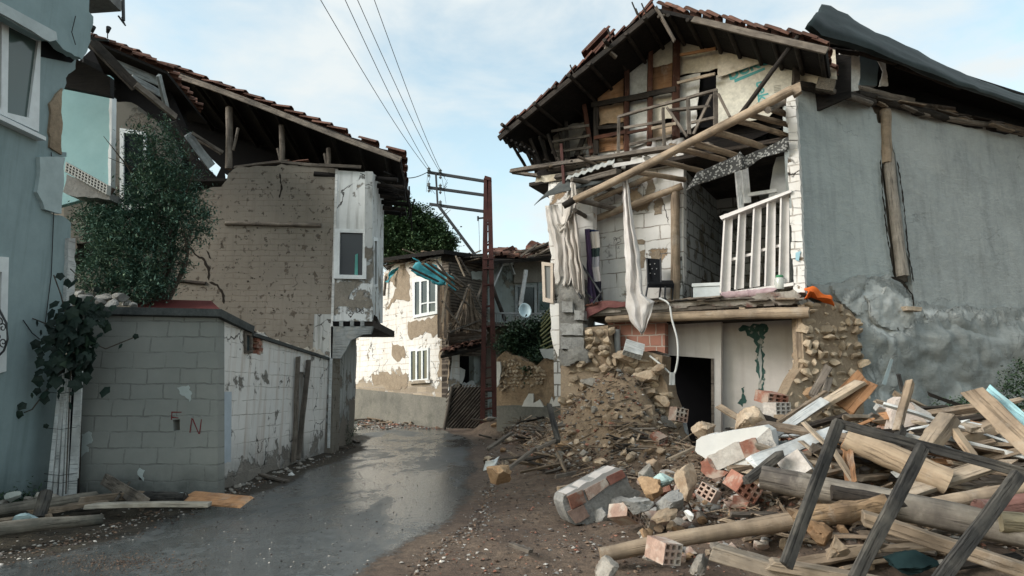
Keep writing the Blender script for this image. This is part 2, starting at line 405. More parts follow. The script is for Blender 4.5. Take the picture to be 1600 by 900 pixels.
# ------------------------------------------------------------------ ground and road
ROADPX = [(-420, 1010), (-220, 925), (0, 868), (130, 843), (240, 803), (345, 778), (410, 754), (490, 724), (548, 699), (556, 685), (520, 671), (500, 663), (560, 657), (625, 661), (700, 671), (752, 684), (766, 710), (770, 745), (757, 790), (745, 822), (700, 847), (655, 890), (560, 990), (300, 1200), (-300, 1200)]
ROAD = [(p.x, p.y) for p in (G(*q) for q in ROADPX)]
HEAPS = [  # x, y, sx_left, sx_right, sy_near, sy_far, h
    (2.9, 6.6, .95, 30, .85, 2.6, .50), (4.3, 6.3, 1.1, 30, .95, 3, .38), (1.72, 10.4, .8, .75, 1.2, 1.2, 1.25), (.95, 11.6, .5, 1.2, 1.6, 1.2, .55),
    (.3, 14.5, .5, 1.6, 1.3, 1.0, .45), (-.6, 17.2, .6, 1.5, 1.0, .8, .35), (-4.6, 20.5, 1.6, 1.2, 1.0, .8, .45), (3.0, 9.0, 1.0, 1.2, .8, 1.2, .35), (-3.35, 13.8, .6, .3, 1.5, 1, .12)]
def heap(x, y):
    z = 0
    for cx, cy, a, b, c, d, h in HEAPS:
        dx = (x-cx)/(a if x < cx else b); dy = (y-cy)/(c if y < cy else d)
        e = dx*dx+dy*dy
        if e < 9: z = max(z, h*math.exp(-e)) if h > 1 else z+h*math.exp(-e)
    return z
def HG(x, y, fine=True):
    z = gz(x, y)
    if abs(x) > 14 or y > 30 or y < 2: return z
    d = edgedist(x, y, ROAD); inside = inpoly(x, y, ROAD)
    if inside: return z+.006-.022*min(1, d/.1)
    k = min(1, d/.5); k = k*k*(3-2*k)
    hh = heap(x, y)
    n = .05*N3((x, y, 0), 1.3)+.03*N3((x, y, 3), 4.1)+(.022*N3((x, y, 5), 10) if fine else 0)
    z += .006*(1-k)+k*(.02+n*(1+hh*1.6)) + hh*k
    if hh > .15: z += min(hh, .8)*(.20*N3((x, y, 0), 1.9, 4)+.16*abs(N3((x, y, 0), 4.3, 8))+.06*N3((x, y, 0), 13, 2))
    return z
def axis(lo, hi, step, far):
    a = []; v = lo
    while v < hi: a.append(v); v += step
    a.append(hi); g = step*2; v = hi
    while v < far: v += g; g *= 1.5; a.append(v)
    g = step*2; v = lo
    while v > -far: v -= g; g *= 1.5; a.insert(0, v)
    return a
XS = axis(-7, 8.5, .085, 900); YS = axis(3.6, 23, .085, 900)
verts = [(x, y, HG(x, y)) for y in YS for x in XS]; nx = len(XS)
faces = [(j*nx+i, j*nx+i+1, (j+1)*nx+i+1, (j+1)*nx+i) for j in range(len(YS)-1) for i in range(nx-1)]
def earth_nodes(b, co):
    n1 = b.noise(co, 1.1, 8, .68); n2 = b.noise(co, 13, 8, .75); n3 = b.noise(co, 45, 5, .7)
    col = b.mix(b.rng(n1, .38, .62), (.12, .083, .063), (.215, .158, .115)); col = b.mix(b.rng(n2, .4, .62, 0, .85), col, (.075, .056, .045))
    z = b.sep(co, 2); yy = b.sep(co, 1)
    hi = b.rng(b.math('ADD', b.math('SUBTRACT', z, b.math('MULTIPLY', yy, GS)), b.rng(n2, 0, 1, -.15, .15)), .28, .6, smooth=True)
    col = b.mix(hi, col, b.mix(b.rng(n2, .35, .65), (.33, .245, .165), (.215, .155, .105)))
    col = b.mix(b.rng(b.vor(co, 38), .11, .07, 0, .45), col, (.36, .33, .29))
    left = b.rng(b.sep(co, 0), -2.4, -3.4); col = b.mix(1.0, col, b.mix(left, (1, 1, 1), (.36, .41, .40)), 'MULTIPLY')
    return col, n1, n2, n3
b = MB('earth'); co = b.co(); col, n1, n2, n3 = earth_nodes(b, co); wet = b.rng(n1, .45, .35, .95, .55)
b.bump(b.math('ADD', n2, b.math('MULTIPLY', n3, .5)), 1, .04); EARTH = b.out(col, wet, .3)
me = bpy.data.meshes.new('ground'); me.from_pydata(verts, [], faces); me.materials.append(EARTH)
for p in me.polygons: p.use_smooth = True
gr = bpy.data.objects.new('ground', me); COL.objects.link(gr); tag(gr, kind='structure'); WM['ground'] = Matrix()
# wet asphalt lane
st = .06; x0, x1 = min(p[0] for p in ROAD), max(p[0] for p in ROAD); y0, y1 = max(3.0, min(p[1] for p in ROAD)), max(p[1] for p in ROAD)
vid = {}; vs = []; fs = []; att = []
def rv(i, j):
    if (i, j) not in vid:
        x, y = x0+i*st, y0+j*st; vid[(i, j)] = len(vs); vs.append((x, y, gz(x, y)+(.004 if inpoly(x, y, ROAD) else -.014)))
        att.append(min(1, edgedist(x, y, ROAD)/.8) if inpoly(x, y, ROAD) else 0)
    return vid[(i, j)]
for i in range(int((x1-x0)/st)+1):
    for j in range(int((y1-y0)/st)+1):
        if inpoly(x0+(i+.5)*st, y0+(j+.5)*st, ROAD): fs.append([rv(i, j), rv(i+1, j), rv(i+1, j+1), rv(i, j+1)])
me = bpy.data.meshes.new('road'); me.from_pydata(vs, [], fs); a_ = me.attributes.new('rim', 'FLOAT', 'POINT'); a_.data.foreach_set('value', att)
b = MB('wet_asphalt'); co = b.co(); at = b.add('ShaderNodeAttribute', attribute_name='rim').outputs['Fac']
ma = b.add('ShaderNodeMapping'); ma.inputs['Scale'].default_value = (.7, .35, 1); b.l.new(co, ma.inputs[0])
p1 = b.noise(ma.outputs[0], 1.5, 7, .62, .4); p2 = b.noise(co, 9, 8, .75); p3 = b.noise(co, 60, 4, .7)
mud = b.rng(b.math('SUBTRACT', b.math('ADD', p1, b.math('ADD', b.math('MULTIPLY', p2, .7), b.math('MULTIPLY', p3, .25))), b.math('MULTIPLY', at, .95)), .52, .66)
grit = b.rng(b.noise(co, .85, 6, .6), .50, .58, 0, .85)
c = b.mix(b.rng(p2, .35, .65), (.038, .044, .046), (.10, .108, .108)); c = b.mix(b.math('MULTIPLY', grit, b.rng(p3, .45, .6)), c, (.105, .098, .09))
c = b.mix(b.rng(b.vor(co, 30), .09, .05, 0, .5), c, (.2, .19, .18))
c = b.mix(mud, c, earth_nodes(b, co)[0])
r = b.rng(b.math('ADD', p1, b.math('MULTIPLY', p2, .25)), .58, .72, .08, .5); r = b.mix(mud, b.grey(r), (.8, .8, .8))
hr = b.math('ADD', b.math('MULTIPLY', p2, .34), b.math('MULTIPLY', p3, .2)); he = b.math('ADD', p2, b.math('MULTIPLY', p3, .5)); m1 = b.add('ShaderNodeMix'); b.l.new(mud, m1.inputs[0]); b.l.new(hr, m1.inputs[2]); b.l.new(he, m1.inputs[3]); b.bump(m1.outputs[0], 1, .04)
cb = b.add('ShaderNodeBump', Strength=1.0, Distance=.04); b.l.new(b.math('ADD', b.math('MULTIPLY', p2, .10), b.math('MULTIPLY', p3, .045)), cb.inputs['Height']); b.l.new(cb.outputs[0], b.b.inputs['Coat Normal'])
wetm = b.math('MULTIPLY', b.rng(b.math('ADD', p1, b.math('MULTIPLY', p2, .25)), .70, .60, .15, 1), b.math('SUBTRACT', 1.0, mud)); b.l.new(wetm, b.b.inputs['Coat Weight']); b.b.inputs['Coat Roughness'].default_value = .14
RM = b.out(c, r, .75); b.l.new(b.rng(mud, 0, 1, .75, .3), b.b.inputs['Specular IOR Level']); me.materials.append(RM)
rd = bpy.data.objects.new('road', me); COL.objects.link(rd); tag(rd, kind='structure'); WM['road'] = Matrix()

def crack(name, pl, pts, w, mat, parent, off=-.003):
    uv = [pl.uv(x, y, off) for x, y in pts]; path = []
    for i in range(len(uv)-1):
        (a, b_), (c_, d) = uv[i], uv[i+1]; L = math.hypot(c_-a, d-b_); m = max(2, int(L/.05))
        for k in range(m): path.append((a+(c_-a)*k/m+random.uniform(-.012, .012), b_+(d-b_)*k/m+random.uniform(-.012, .012)))
    path.append(uv[-1]); L_, R_ = [], []
    for i, p in enumerate(path):
        q = path[min(i+1, len(path)-1)]; o = path[max(i-1, 0)]; dx, dy = q[0]-o[0], q[1]-o[1]; l = math.hypot(dx, dy) or 1
        ww = w*random.uniform(.35, 1.1)*(1 if 0 < i < len(path)-1 else .15)
        L_.append((p[0]-dy/l*ww, p[1]+dx/l*ww)); R_.append((p[0]+dy/l*ww, p[1]-dx/l*ww))
    bm = bmesh.new(); lv = [bm.verts.new((p[0], off, p[1])) for p in L_]; rv_ = [bm.verts.new((p[0], off, p[1])) for p in R_]
    for i in range(len(lv)-1): bm.faces.new((lv[i], rv_[i], rv_[i+1], lv[i+1]))
    return mk(name, bm, mat, parent, pl.M)
CRACKM = m_plain('crack_gap', (.022, .018, .015), .95, .1)
def window(pl, outer, panes, parent, off=-.03, t=.08, frame=None, glass=None, gl=.03, name='window'):
    w = slab(name, pl, outer, frame or PVC, parent, t, holes=panes, amp=0, off=off)
    for p in panes:
        slab('pane', pl, p, glass or GLASS, w, .008, amp=0, off=off+gl)
    return w
def tiles(name, A, U, V, nu, nv, mat, parent, jit=1.0, miss=.04, r=None):
    """roof tiles laid on the plane A + U*u (down the slope) + V*v (along the eave)"""
    bm = bmesh.new(); n = U.cross(V).normalized(); 
    if n.z < 0: n = -n
    lu, lv = U.length/nu, V.length/nv; du, dv = U.normalized(), V.normalized(); r = r or lv*.55
    for i in range(nu):
        for j in range(nv):
            if random.random() < miss: continue
            c = A+U*((i+.5)/nu)+V*((j+.5)/nv)+n*(.02+random.uniform(0, .035)*jit)+du*random.uniform(-.05, .05)*jit+dv*random.uniform(-.02, .02)*jit
            s = random.uniform(-.08, .08)*jit; d1 = (du+dv*s+n*(.09+random.uniform(-.06, .1)*jit)).normalized(); e = d1.cross(n).normalized(); m = e.cross(d1)
            if m.z < 0: m = -m
            L = lu*.62; ring = []
            for sgn, sc in ((-1, .9), (1, 1.05)):
                ring.append([[bm.verts.new(c+d1*L*sgn+(e*math.cos(a)*q+m*math.sin(a)*q*.62)*sc) for a in (0, .6, 1.2, 1.94, 2.54, math.pi)] for q in (r, r-.022)])
            (ao, ai), (bo, bi) = ring
            for k in range(5):
                bm.faces.new((ao[k], ao[k+1], bo[k+1], bo[k])); bm.faces.new((ai[k+1], ai[k], bi[k], bi[k+1]))
                bm.faces.new((ao[k+1], ao[k], ai[k], ai[k+1])); bm.faces.new((bo[k], bo[k+1], bi[k+1], bi[k]))
            for k in (0, 5):
                bm.faces.new((ao[k], bo[k], bi[k], ai[k]))
    bmesh.ops.recalc_face_normals(bm, faces=bm.faces)
    return mk(name, bm, mat, parent)
def deck(name, quad, t, mat, parent):
    """a sloping slab from four world corners"""
    bm = bmesh.new(); q = [Vector(p) for p in quad]; n = (q[1]-q[0]).cross(q[3]-q[0]).normalized(); n = n if n.z > 0 else -n
    a = [bm.verts.new(p) for p in q]; c = [bm.verts.new(p-n*t) for p in q]
    bm.faces.new(a); bm.faces.new(c[::-1])
    for i in range(4): bm.faces.new((a[i], c[i], c[(i+1) % 4], a[(i+1) % 4]))
    bmesh.ops.recalc_face_normals(bm, faces=bm.faces)
    return mk(name, bm, mat, parent, center=True)

# ------------------------------------------------------------------ blue house on the left
BLUE = m_plaster('blue_render', (.27, .345, .36), (.225, .295, .31), (.17, .16, .14), (.24, .22, .19), thr=.80, low=None, crack=False, streak=((.09, .13, .135), .35), dirt=(.0, .9, (.06, .08, .08)))
BLUEP = m_plaster('pale_blue_render', (.27, .35, .365), (.23, .31, .325), (.2, .19, .17), (.26, .24, .21), thr=.8, crack=False, streak=((.12, .16, .16), .3))
TURQ = m_plaster('turquoise_paint', (.30, .47, .48), (.25, .42, .44), (.2, .2, .18), (.26, .25, .22), thr=.78, crack=False)
GREYM = m_plaster('grey_mud_plaster', (.15, .14, .12), (.11, .105, .09), (.09, .085, .07), (.14, .12, .1), thr=.60, scale=1.4)
BL = Plane(0, 0, 0, 0, xy=((-5.98, 7.6), (-5.88, 9.6)))
bh = thing('blue_house', 'pale blue rendered house with a torn open corner at the left edge of the street', 'house', (-6.2, 8, gz(0, 8)))
slab('wall', BL, [(-330, 900), (97, 792), (99, 560), (104, 480), (110, 372), (111, 348, 1), (86, 336, 1), (66, 326, 1), (70, 250, 1), (82, 244), (104, 245, 1), (104, 238, 1), (76, 226, 1), (79, 160, 1), (100, 140, 1), (103, 122, 1), (118, 108, 1), (124, 60), (60, 30), (-330, -180)], BLUE, bh, .22,
     holes=[[(-58, 0), (60, 62), (58, 204), (-58, 148)], [(-50, 398), (8, 405), (4, 575), (-50, 600)]], amp=.03, step=.07)
slab('upper_wall', BL, [(-330, -300), (142, -70), (139, 18, 1), (146, 26, 1), (142, 48, 1), (137, 78, 1), (128, 93, 1), (104, 80, 1), (86, 62, 1), (60, 58), (0, 24), (-330, -140)], BLUEP, bh, .12, amp=.02, step=.06, off=-.22)
slab('plaster_band', BL, [(-100, -52), (88, 50), (90, 62, 1), (78, 65, 1), (0, 20), (-100, -35)], m_plain('pale_plaster', (.42, .47, .48), .9, .1), bh, .03, amp=.01, off=-.255)
slab('corner_plaster', BL, [(62, 245, 1), (102, 246, 1), (98, 300, 1), (96, 334, 1), (70, 327, 1), (58, 300, 1)], m_plain('white_render', (.36, .43, .44), .9, .1), bh, .07, amp=.02, off=-.05)
slab('torn_edge', BL, [(78, 162, 1), (98, 138, 1), (97, 242), (78, 230, 1)], MUD, bh, .05, amp=.02, off=-.03)
slab('edge_moulding', BL, [(108, 372, 1), (118, 372), (118, 392), (116, 402), (119, 415), (116, 432), (117, 455), (112, 481, 1), (104, 478, 1)], WHITEP, bh, .10, amp=.01, off=-.05)
w = window(BL, [(-60, -4), (64, 60), (61, 206), (-60, 150)], [[(-56, 2), (3, 33), (2, 170), (-56, 150)], [(14, 40), (60, 64), (45, 184), (12, 176)]], bh, glass=MB('dull_glass').out((.06, .09, .085), .12, .6))
slab('sill', BL, [(-60, 150), (72, 214), (72, 220), (-60, 158)], PVC, w, .14, amp=0, off=-.12)
slab('painted_overhang_shadow', BL, [(58, 66), (84, 64), (118, 92), (112, 98), (62, 88)], BLACK, bh, .02, amp=0, off=-.012).name = 'overhang_shadow_paint'  # black strip painted on the wall as the shadow under the overhang
w = window(BL, [(-60, 396), (14, 402), (10, 580), (-60, 600)], [[(-50, 420), (3, 425), (-1, 560), (-50, 575)]], bh)
bm = bmesh.new(); o_ = BL.P
for k, dz in enumerate((0,)):
    pts = [o_(-8, 470, -.03), o_(0, 486, -.12), o_(10, 505, -.22), o_(12, 530, -.26), o_(6, 548, -.2), o_(-6, 560, -.04)]
    sweep(bm, pts, [.012]*6, 6)
def spiral(c, r, turns, ph, s=1):
    pts = []
    for i in range(16):
        a = ph+s*turns*2*math.pi*i/15; q = r*(1-i/18); pts.append(c+BL.t*math.cos(a)*q+Vector((0, 0, 1))*math.sin(a)*q)
    sweep(bm, pts, [.007]*16, 5)
for px, py, s in ((-2, 502, 1), (4, 512, -1), (-3, 526, 1), (5, 535, -1)): spiral(o_(px, py, -.14), .055, 1.2, random.random()*6, s)
mk('window_grille', bm, DARKM, w)
ev = W(190, 14, 8.6)
deck('eave', [(-8.5, 5.2, ev.z+.12), (ev.x, 5.2, ev.z+.12), (ev.x, 8.6, ev.z+.12), (-8.5, 8.9, ev.z+.12)], .16, m_rough('eave_concrete', (.16, .16, .16), (.24, .24, .23), 2, 20), bh)
stick('gutter_pipe', W(192, -20, 8.5), W(193, 32, 8.5), .022, DARKM, bh, jit=0)
bundle('broken_bracket', [(W(185, 25, 8.5), W(196, 40, 8.5), .014), (W(196, 40, 8.5), W(190, 27, 8.5), .01)], DARKM, bh)
F96 = Plane(0, 9.7, 800, 9.7)
slab('inner_wall', F96, [(60, 100), (172, 118), (172, 300), (60, 330)], TURQ, bh, .1, amp=.01)
slab('inner_wall_edge', F96, [(171, 150, 1), (175, 150), (173, 298), (169, 298, 1)], PVC, bh, .12, amp=.01, off=-.02)
slab('ceiling_beam', F96, [(60, 60), (172, 120), (172, 150), (60, 128)], WOODK, bh, .1, amp=0, off=-.9)
fl = slab('floor_edge', F96, [(104, 272, 1), (170, 300, 1), (172, 312, 1), (120, 308, 1), (98, 300, 1)], m_rough('slab_grey', (.17, .17, .165), (.25, .25, .24), 3), bh, .3, amp=.02, off=-.5)
bm = bmesh.new(); a0, a1 = W(107, 256, 9.1), W(170, 291, 9.15); hz = Vector((0, 0, .13))
for k in range(14):
    p = a0+(a1-a0)*k/13; boxbm(bm, p-hz*.5, (.016, .1, .15))
for k in range(4):
    sweep(bm, [a0-hz*k/3, a1-hz*k/3], None, w=.1, h=.012)
mk('hollow_brick_edge', bm, m_plain('pale_brick', (.42, .42, .40), .9, .1), bh)
bm = bmesh.new(); sweep(bm, [a0-hz*.5+Vector((0, .09, 0)), a1-hz*.5+Vector((0, .09, 0))], None, w=.06, h=.13)
mk('brick_core', bm, m_plain('brick_core', (.10, .07, .06), .9, .1), bh)
# white boards strapped to the foot of the blue house
tb = thing('strapped_boards', 'bundle of tall white painted boards standing against the blue house corner', 'boards', G(95, 776))
xs = [(72, 99), (82, 104), (91, 108), (99, 112), (106, 123)]
for i, (xa, xb) in enumerate(xs):
    d = 8.12+.01*i; wpx = (6.5, 5, 4.5, 5, 13)[i]
    slab('board', Plane(0, d, 800, d), [(xa, 775), (xa+wpx, 776), (xb-4+wpx*.75, 560), (xb-4, 560)], WHITEP, tb, .03, amp=0)
slab('painted_gap_shade', Plane(0, 8.17, 800, 8.17), [(71, 774), (121, 775), (122, 565), (99, 562)], BLACK, tb, .02, amp=0)  # black sheet behind the boards paints the shade between them
for y in (740, 752, 668, 612):
    bundle('strap_wire', [(W(69, y, 8.09), W(95, y+3, 8.07), .004), (W(95, y+3, 8.07), W(121, y-1, 8.09), .004)], WIREM, tb)
stick('side_post', W(120, 772, 8.2), W(127, 500, 8.25), .03, WOODD, tb)
# small wall lamps on a bracket beside the upper corner
lm = thing('spotlight_bracket', 'dark bracket with two small spotlights against the sky above the roof', 'lamp bracket', W(145, 64, 8.7))
bundle('bracket', [(W(140, 60, 8.7), W(170, 63, 8.75), .03, .03)], DARKM, lm)
for px, py in ((144, 47), (168, 48)):
    bundle('stem', [(W(px, py+12, 8.72), W(px, py, 8.72), .008)], DARKM, lm)
    stick('spotlight', W(px, py+3, 8.72), W(px+2, py-5, 8.65), .02, DARKM, lm, r1=.035, jit=0)
# cables hanging on the blue house
for pts in ([(118, 25), (112, 50), (118, 70)], [(80, 238), (84, 330), (80, 430), (70, 510)], [(36, 500), (50, 520), (62, 530)]):
    bm = bmesh.new(); pp = [BL.P(x, y, -.26 if y < 100 else -.02) for x, y in pts]; sweep(bm, pp, [.006]*len(pp), 5)
    tag(mk('hanging_cable', bm, WIREM, center=True), 'thin black cable hanging loose down the blue house wall', 'cable', 'cables on the blue house')

# ------------------------------------------------------------------ block garage
BLOCK = m_plaster('grey_blocks', (.22, .23, .215), (.285, .29, .27), (.12, .11, .1), (.16, .15, .13), thr=.78, brick=(.42, .203, .011, .1), mortar=(.17, .173, .162), crack=False, dirt=(.1, .7, (.055, .06, .056)), streak=((.26, .25, .23), .25))
GWHITE = m_plaster('lime_washed_blocks', (.64, .63, .61), (.73, .70, .67), (.20, .19, .17), (.28, .25, .22), thr=.62, scale=1.6, low=(.2, .7, .17), brick=(.42, .2, .006, .0), mortar=(.36, .335, .31), dirt=(.1, .9, (.05, .052, .045)), streak=((.42, .33, .27), .75))
FG = Plane(0, 8.4, 800, 8.4); c0 = G(340, 768); c1 = G(516, 706)
SG = Plane(0, 0, 0, 0, xy=((c0.x, 8.4), (c1.x, c1.y)))
ga = thing('block_garage', 'low garage of bare grey blocks in front and whitewashed blocks along the lane', 'garage', (c0.x-1, 9, gz(0, 9)))
slab('front_wall', FG, [(118, 800), (118, 492), (340, 494), (340, 800)], BLOCK, ga, .2, amp=0, holes=[[(270, 656, 1), (281, 655, 1), (281, 672, 1), (271, 673, 1)], [(217, 743, 1), (224, 743, 1), (224, 750, 1), (217, 750, 1)]])
slab('side_wall', SG, [(341, 492), (397, 520), (412, 520), (420, 528), (514, 563), (517, 740), (341, 800)], GWHITE, ga, .2, amp=.01,
     holes=[[(383, 517), (411, 527), (411, 553), (384, 552)], [(466, 580), (476, 582), (474, 715), (458, 722)]])
slab('back_shade', SG, [(380, 510), (500, 560), (500, 730), (380, 760)], BLACK, ga, .02, amp=0, off=.5).name = 'inner_wall'  # black sheet painting the unlit inside seen through window and doorway
wd = window(SG, [(383, 517), (395, 521), (395, 552), (384, 552)], [[(386, 523), (393, 526), (393, 548), (386, 548)]], ga, frame=WOODG)
for k in range(5):
    stick('brick', SG.P(398+k % 2*3, 530+5*k, .03), SG.P(404+k % 2*3, 532+5*k, .03), 0, BRICK, ga, w=.07, h=.06)
stick('door_post', SG.P(466, 557, -.06), SG.P(459, 722, -.06), 0, WOODG, ga, w=.07, h=.06)
stick('door_post', SG.P(482, 563, -.06), SG.P(466, 719, -.1), 0, WOODG, ga, w=.08, h=.05)
CAPM = m_rough('dark_felt', (.045, .05, .05), (.09, .095, .092), 3, 30, bump=.8)
q1, q2 = FG.P(112, 479), FG.P(344, 484); q3 = SG.P(398, 510, -.06); q4 = SG.P(516, 559, -.03)
deck('roof', [q1+Vector((0, -.08, 0)), q2+Vector((.05, -.08, 0)), q3, Vector((q1.x, q3.y, q3.z))], .10, CAPM, ga)
deck('roof', [Vector((q1.x, q3.y, q3.z-.09)), q3-Vector((0, 0, .09)), q4, Vector((q1.x, q4.y, q4.z))], .05, CAPM, ga)
RED = m_plain('faded_red_paint', (.15, .028, .03), .9, .1)
def strokes(name, pl, lines, w, mat, parent, off=-.004):
    bm = bmesh.new()
    for (a, b_, c_, d) in lines:
        u0, z0 = pl.uv(a, b_); u1, z1 = pl.uv(c_, d); L = math.hypot(u1-u0, z1-z0); nx_, nz_ = -(z1-z0)/L*w/2, (u1-u0)/L*w/2
        off -= .0004
        bm.faces.new([bm.verts.new((u, off, z)) for u, z in ((u0+nx_, z0+nz_), (u0-nx_, z0-nz_), (u1-nx_*.7, z1-nz_*.7), (u1+nx_*.7, z1+nz_*.7))])
    return mk(name, bm, mat, parent, pl.M)
strokes('painted_letter', FG, [(268, 656, 269, 643), (268, 644, 284, 644), (269, 652, 279, 653)], .015, RED, ga)
strokes('painted_letter', FG, [(297, 676, 300, 653), (301, 654, 311, 678), (312, 678, 315, 655)], .015, RED, ga)
SPL = m_plain('white_splash', (.38, .42, .41), .9, .1)
for o in ([(276, 606, 1), (294, 602, 1), (300, 615, 1), (296, 628, 1), (284, 618, 1)], [(126, 678, 1), (143, 676, 1), (145, 688, 1), (134, 696, 1), (138, 706, 1), (126, 715, 1)], [(218, 731, 1), (226, 735, 1), (224, 752, 1), (215, 742, 1)]):
    slab('paint_splash', FG, o, SPL, ga, .008, amp=.02, step=.03, off=-.006)
slab('paint_patch', SG, [(347, 612), (362, 612), (361, 722, 1), (350, 724, 1)], m_plain('pale_blue_paint', (.40, .45, .50), .9, .1), ga, .005, amp=.012, step=.04, off=-.004)
# things on the garage roof
rs = deck('metal_sheet', [W(205, 482, 9.3), W(345, 484, 9.3), W(330, 470, 9.8), W(215, 467, 9.8)], .02, m_plain('oxide_red', (.10, .022, .02), .7, .3), None)
tag(rs, 'dark red metal sheet lying on the garage roof', 'metal sheet')
for k, (px, py, s) in enumerate(((130, 470, .16), (150, 474, .14), (165, 466, .15), (175, 476, .12), (188, 464, .15), (197, 475, .13), (210, 478, .1), (120, 462, .14), (140, 462, .12))):
    tag(rock('rubble_lump', W(px, py, 8.9+.15*(k % 3)), (s, s*.8, s*.6), CONC, sub=2, smooth=False), 'pale lump of broken plaster resting on the garage roof', 'rubble', 'plaster lumps on the garage roof')

# ------------------------------------------------------------------ mud brick house with the overhanging roof
MUDW = m_plaster('mud_wall', (.165, .148, .125), (.215, .193, .163), (.085, .07, .056), (.13, .108, .085), thr=.60, scale=6.5, ustone=12, brick=(.36, .12, .006, .0), mortar=(.15, .122, .097), crack=False, streak=((.13, .11, .09), .4))
BAYW = m_plaster('worn_white_lime', (.68, .70, .70), (.60, .62, .62), (.20, .185, .16), (.27, .24, .2), thr=.60, scale=1.3, low=(4.35, .5, .08), streak=((.22, .22, .21), .75))
LOWW = m_plaster('damp_white_lime', (.42, .43, .42), (.34, .35, .34), (.16, .145, .125), (.22, .19, .16), thr=.6, scale=1.5, low=(.6, 1.3, .22), streak=((.10, .10, .09), .9), dirt=(.3, 1.2, (.06, .06, .052)))
mh = thing('mud_brick_house', 'tall mud brick house with a dark open attic and a white bay over the lane', 'house', (-5, 13.2, gz(0, 13)))
M13 = Plane(0, 13, 800, 13)
slab('mud_wall', M13, [(60, 760), (60, 300, 1), (250, 300, 1), (270, 292, 1), (300, 300, 1), (322, 296, 1), (345, 292, 1), (356, 272, 1), (372, 260, 1), (440, 256, 1), (500, 257, 1), (527, 264), (518, 760)], MUDW, mh, .5, amp=.05, step=.12)
slab('corner_lath', M13, [(524, 264), (528, 264), (515, 700), (511, 700)], WHITEP, mh, .03, amp=.0, off=-.03)
slab('plaster_remnant', M13, [(400, 530, 1), (402, 516, 1), (425, 531, 1), (470, 545, 1), (500, 545, 1), (512, 560, 1), (514, 600), (400, 560)], m_plaster('old_white_lime', (.42, .40, .36), (.33, .31, .27), (.17, .14, .11), (.2, .17, .13), thr=.55, scale=3), mh, .02, amp=.05, step=.06, off=-.015)
PITM = m_plain('wall_pit', (.045, .036, .03), .95, .1)
bm = bmesh.new()
for k in range(420):
    px, py = random.uniform(250, 520), random.uniform(262, 545)
    if noise.noise(Vector((px*.012, py*.012, 5))) < -.05 and random.random() < .7: continue
    u, z = M13.uv(px, py); s = random.choice((.005, .007, .009, .012, .02)); a = random.uniform(.5, 1.8)
    n_ = 5; vs_ = [bm.verts.new((u+s*math.cos(i*6.28/n_)*random.uniform(.6, 1.1)*a, -.004-.00001*k, z+s*math.sin(i*6.28/n_)*random.uniform(.6, 1.2))) for i in range(n_)]
    bm.faces.new(vs_)
tag(mk('wall_pits', bm, PITM, mh, M13.M), kind='stuff')
for p, w_ in (([(292, 378), (305, 398), (318, 405), (326, 420), (326, 438)], .035), ([(326, 440), (340, 446), (348, 458), (350, 475)], .03), ([(323, 392), (330, 405)], .02), ([(437, 270), (440, 295), (436, 310)], .02)):
    crack('crack', M13, p, w_, CRACKM, mh)
stick('embedded_beam', M13.P(352, 349, -.01), M13.P(502, 352, -.01), .045, WOODG, mh)
stick('embedded_beam', M13.P(256, 436, -.01), M13.P(321, 443, -.01), .035, WOODD, mh)
# bay
A_ = M13.P(582, 400); B_ = W(598, 400, 15.4)
BS = Plane(0, 0, 0, 0, xy=((A_.x, A_.y), (B_.x, B_.y)))
bay = slab('bay_side_wall', M13, [(528, 266), (583, 270, 1), (581, 502), (518, 502)], BAYW, mh, .15, amp=.02, holes=[[(528, 362), (568, 362), (567, 432), (526, 431)]], off=-.02)
slab('bare_patch', M13, [(521, 440, 1), (560, 440, 1), (553, 452, 1), (544, 468, 1), (572, 470, 1), (577, 448, 1), (580, 478, 1), (560, 481, 1), (530, 478, 1), (520, 485, 1)], m_rough('grey_mortar', (.19, .175, .15), (.25, .225, .19), 3), mh, .01, amp=.03, step=.05, off=-.027)
slab('bay_street_wall', BS, [(582, 268, 1), (600, 292), (598, 505), (581, 505)], BAYW, mh, .15, amp=.02, holes=[[(585, 372), (590, 374), (590, 446), (585, 448)]])
window(M13, [(523, 357), (573, 358), (572, 436), (521, 435)], [[(531, 363), (567, 364), (566, 430), (530, 429)]], mh, off=-.07, t=.1, glass=MB('dark_pane').out((.012, .016, .02), .1, .5), gl=.06)
slab('curtain', M13, [(555, 398), (559, 396), (559, 430), (554, 430)], m_plain('teal_curtain', (.10, .30, .27), .8, .1), mh, .01, amp=0, off=-.03)
window(BS, [(584, 370), (591, 372), (591, 448), (584, 450)], [[(585.5, 376), (589.5, 377), (589.5, 444), (585.5, 446)]], mh, off=-.02)
GRW = m_wood('grey_painted_board', (.24, .26, .26), (.33, .35, .35), (.17, .18, .18), var=.1)
slab('bay_bracket', M13, [(517, 510), (583, 510), (579, 522), (566, 523), (548, 532), (540, 548), (532, 560), (517, 560)], GRW, mh, .1, amp=0, off=-.03)
cornice('bay_floor', M13, M13.uv(518, 505)[0], M13.uv(583, 505)[0], M13.uv(500, 511)[1], M13.uv(500, 500)[1], 0.03, 2.4, WOODD, mh)
for x in (520, 535, 552): slab('joist_end', M13, [(x, 502), (x+10, 502), (x+10, 509), (x, 509)], BLACK, mh, .05, amp=0, off=-.035)
for x in (531, 548, 564): slab('joist_block', M13, [(x-1, 501), (x+5, 501), (x+5, 510), (x-1, 510)], GRW, mh, .05, amp=0, off=-.045)
SW = Plane(0, 0, 0, 0, xy=((M13.P(517, 600).x, 13), (W(556, 600, 15.4).x, 15.4)))
mk('street_wall', prism(jagify([(0, .1, 0), (2.35, .1, 1), (2.35, 2.6, 1), (2.0, 3.1, 0), (0, 3.1, 0)], .05, .1), [], 0, .4), LOWW, mh, SW.M)
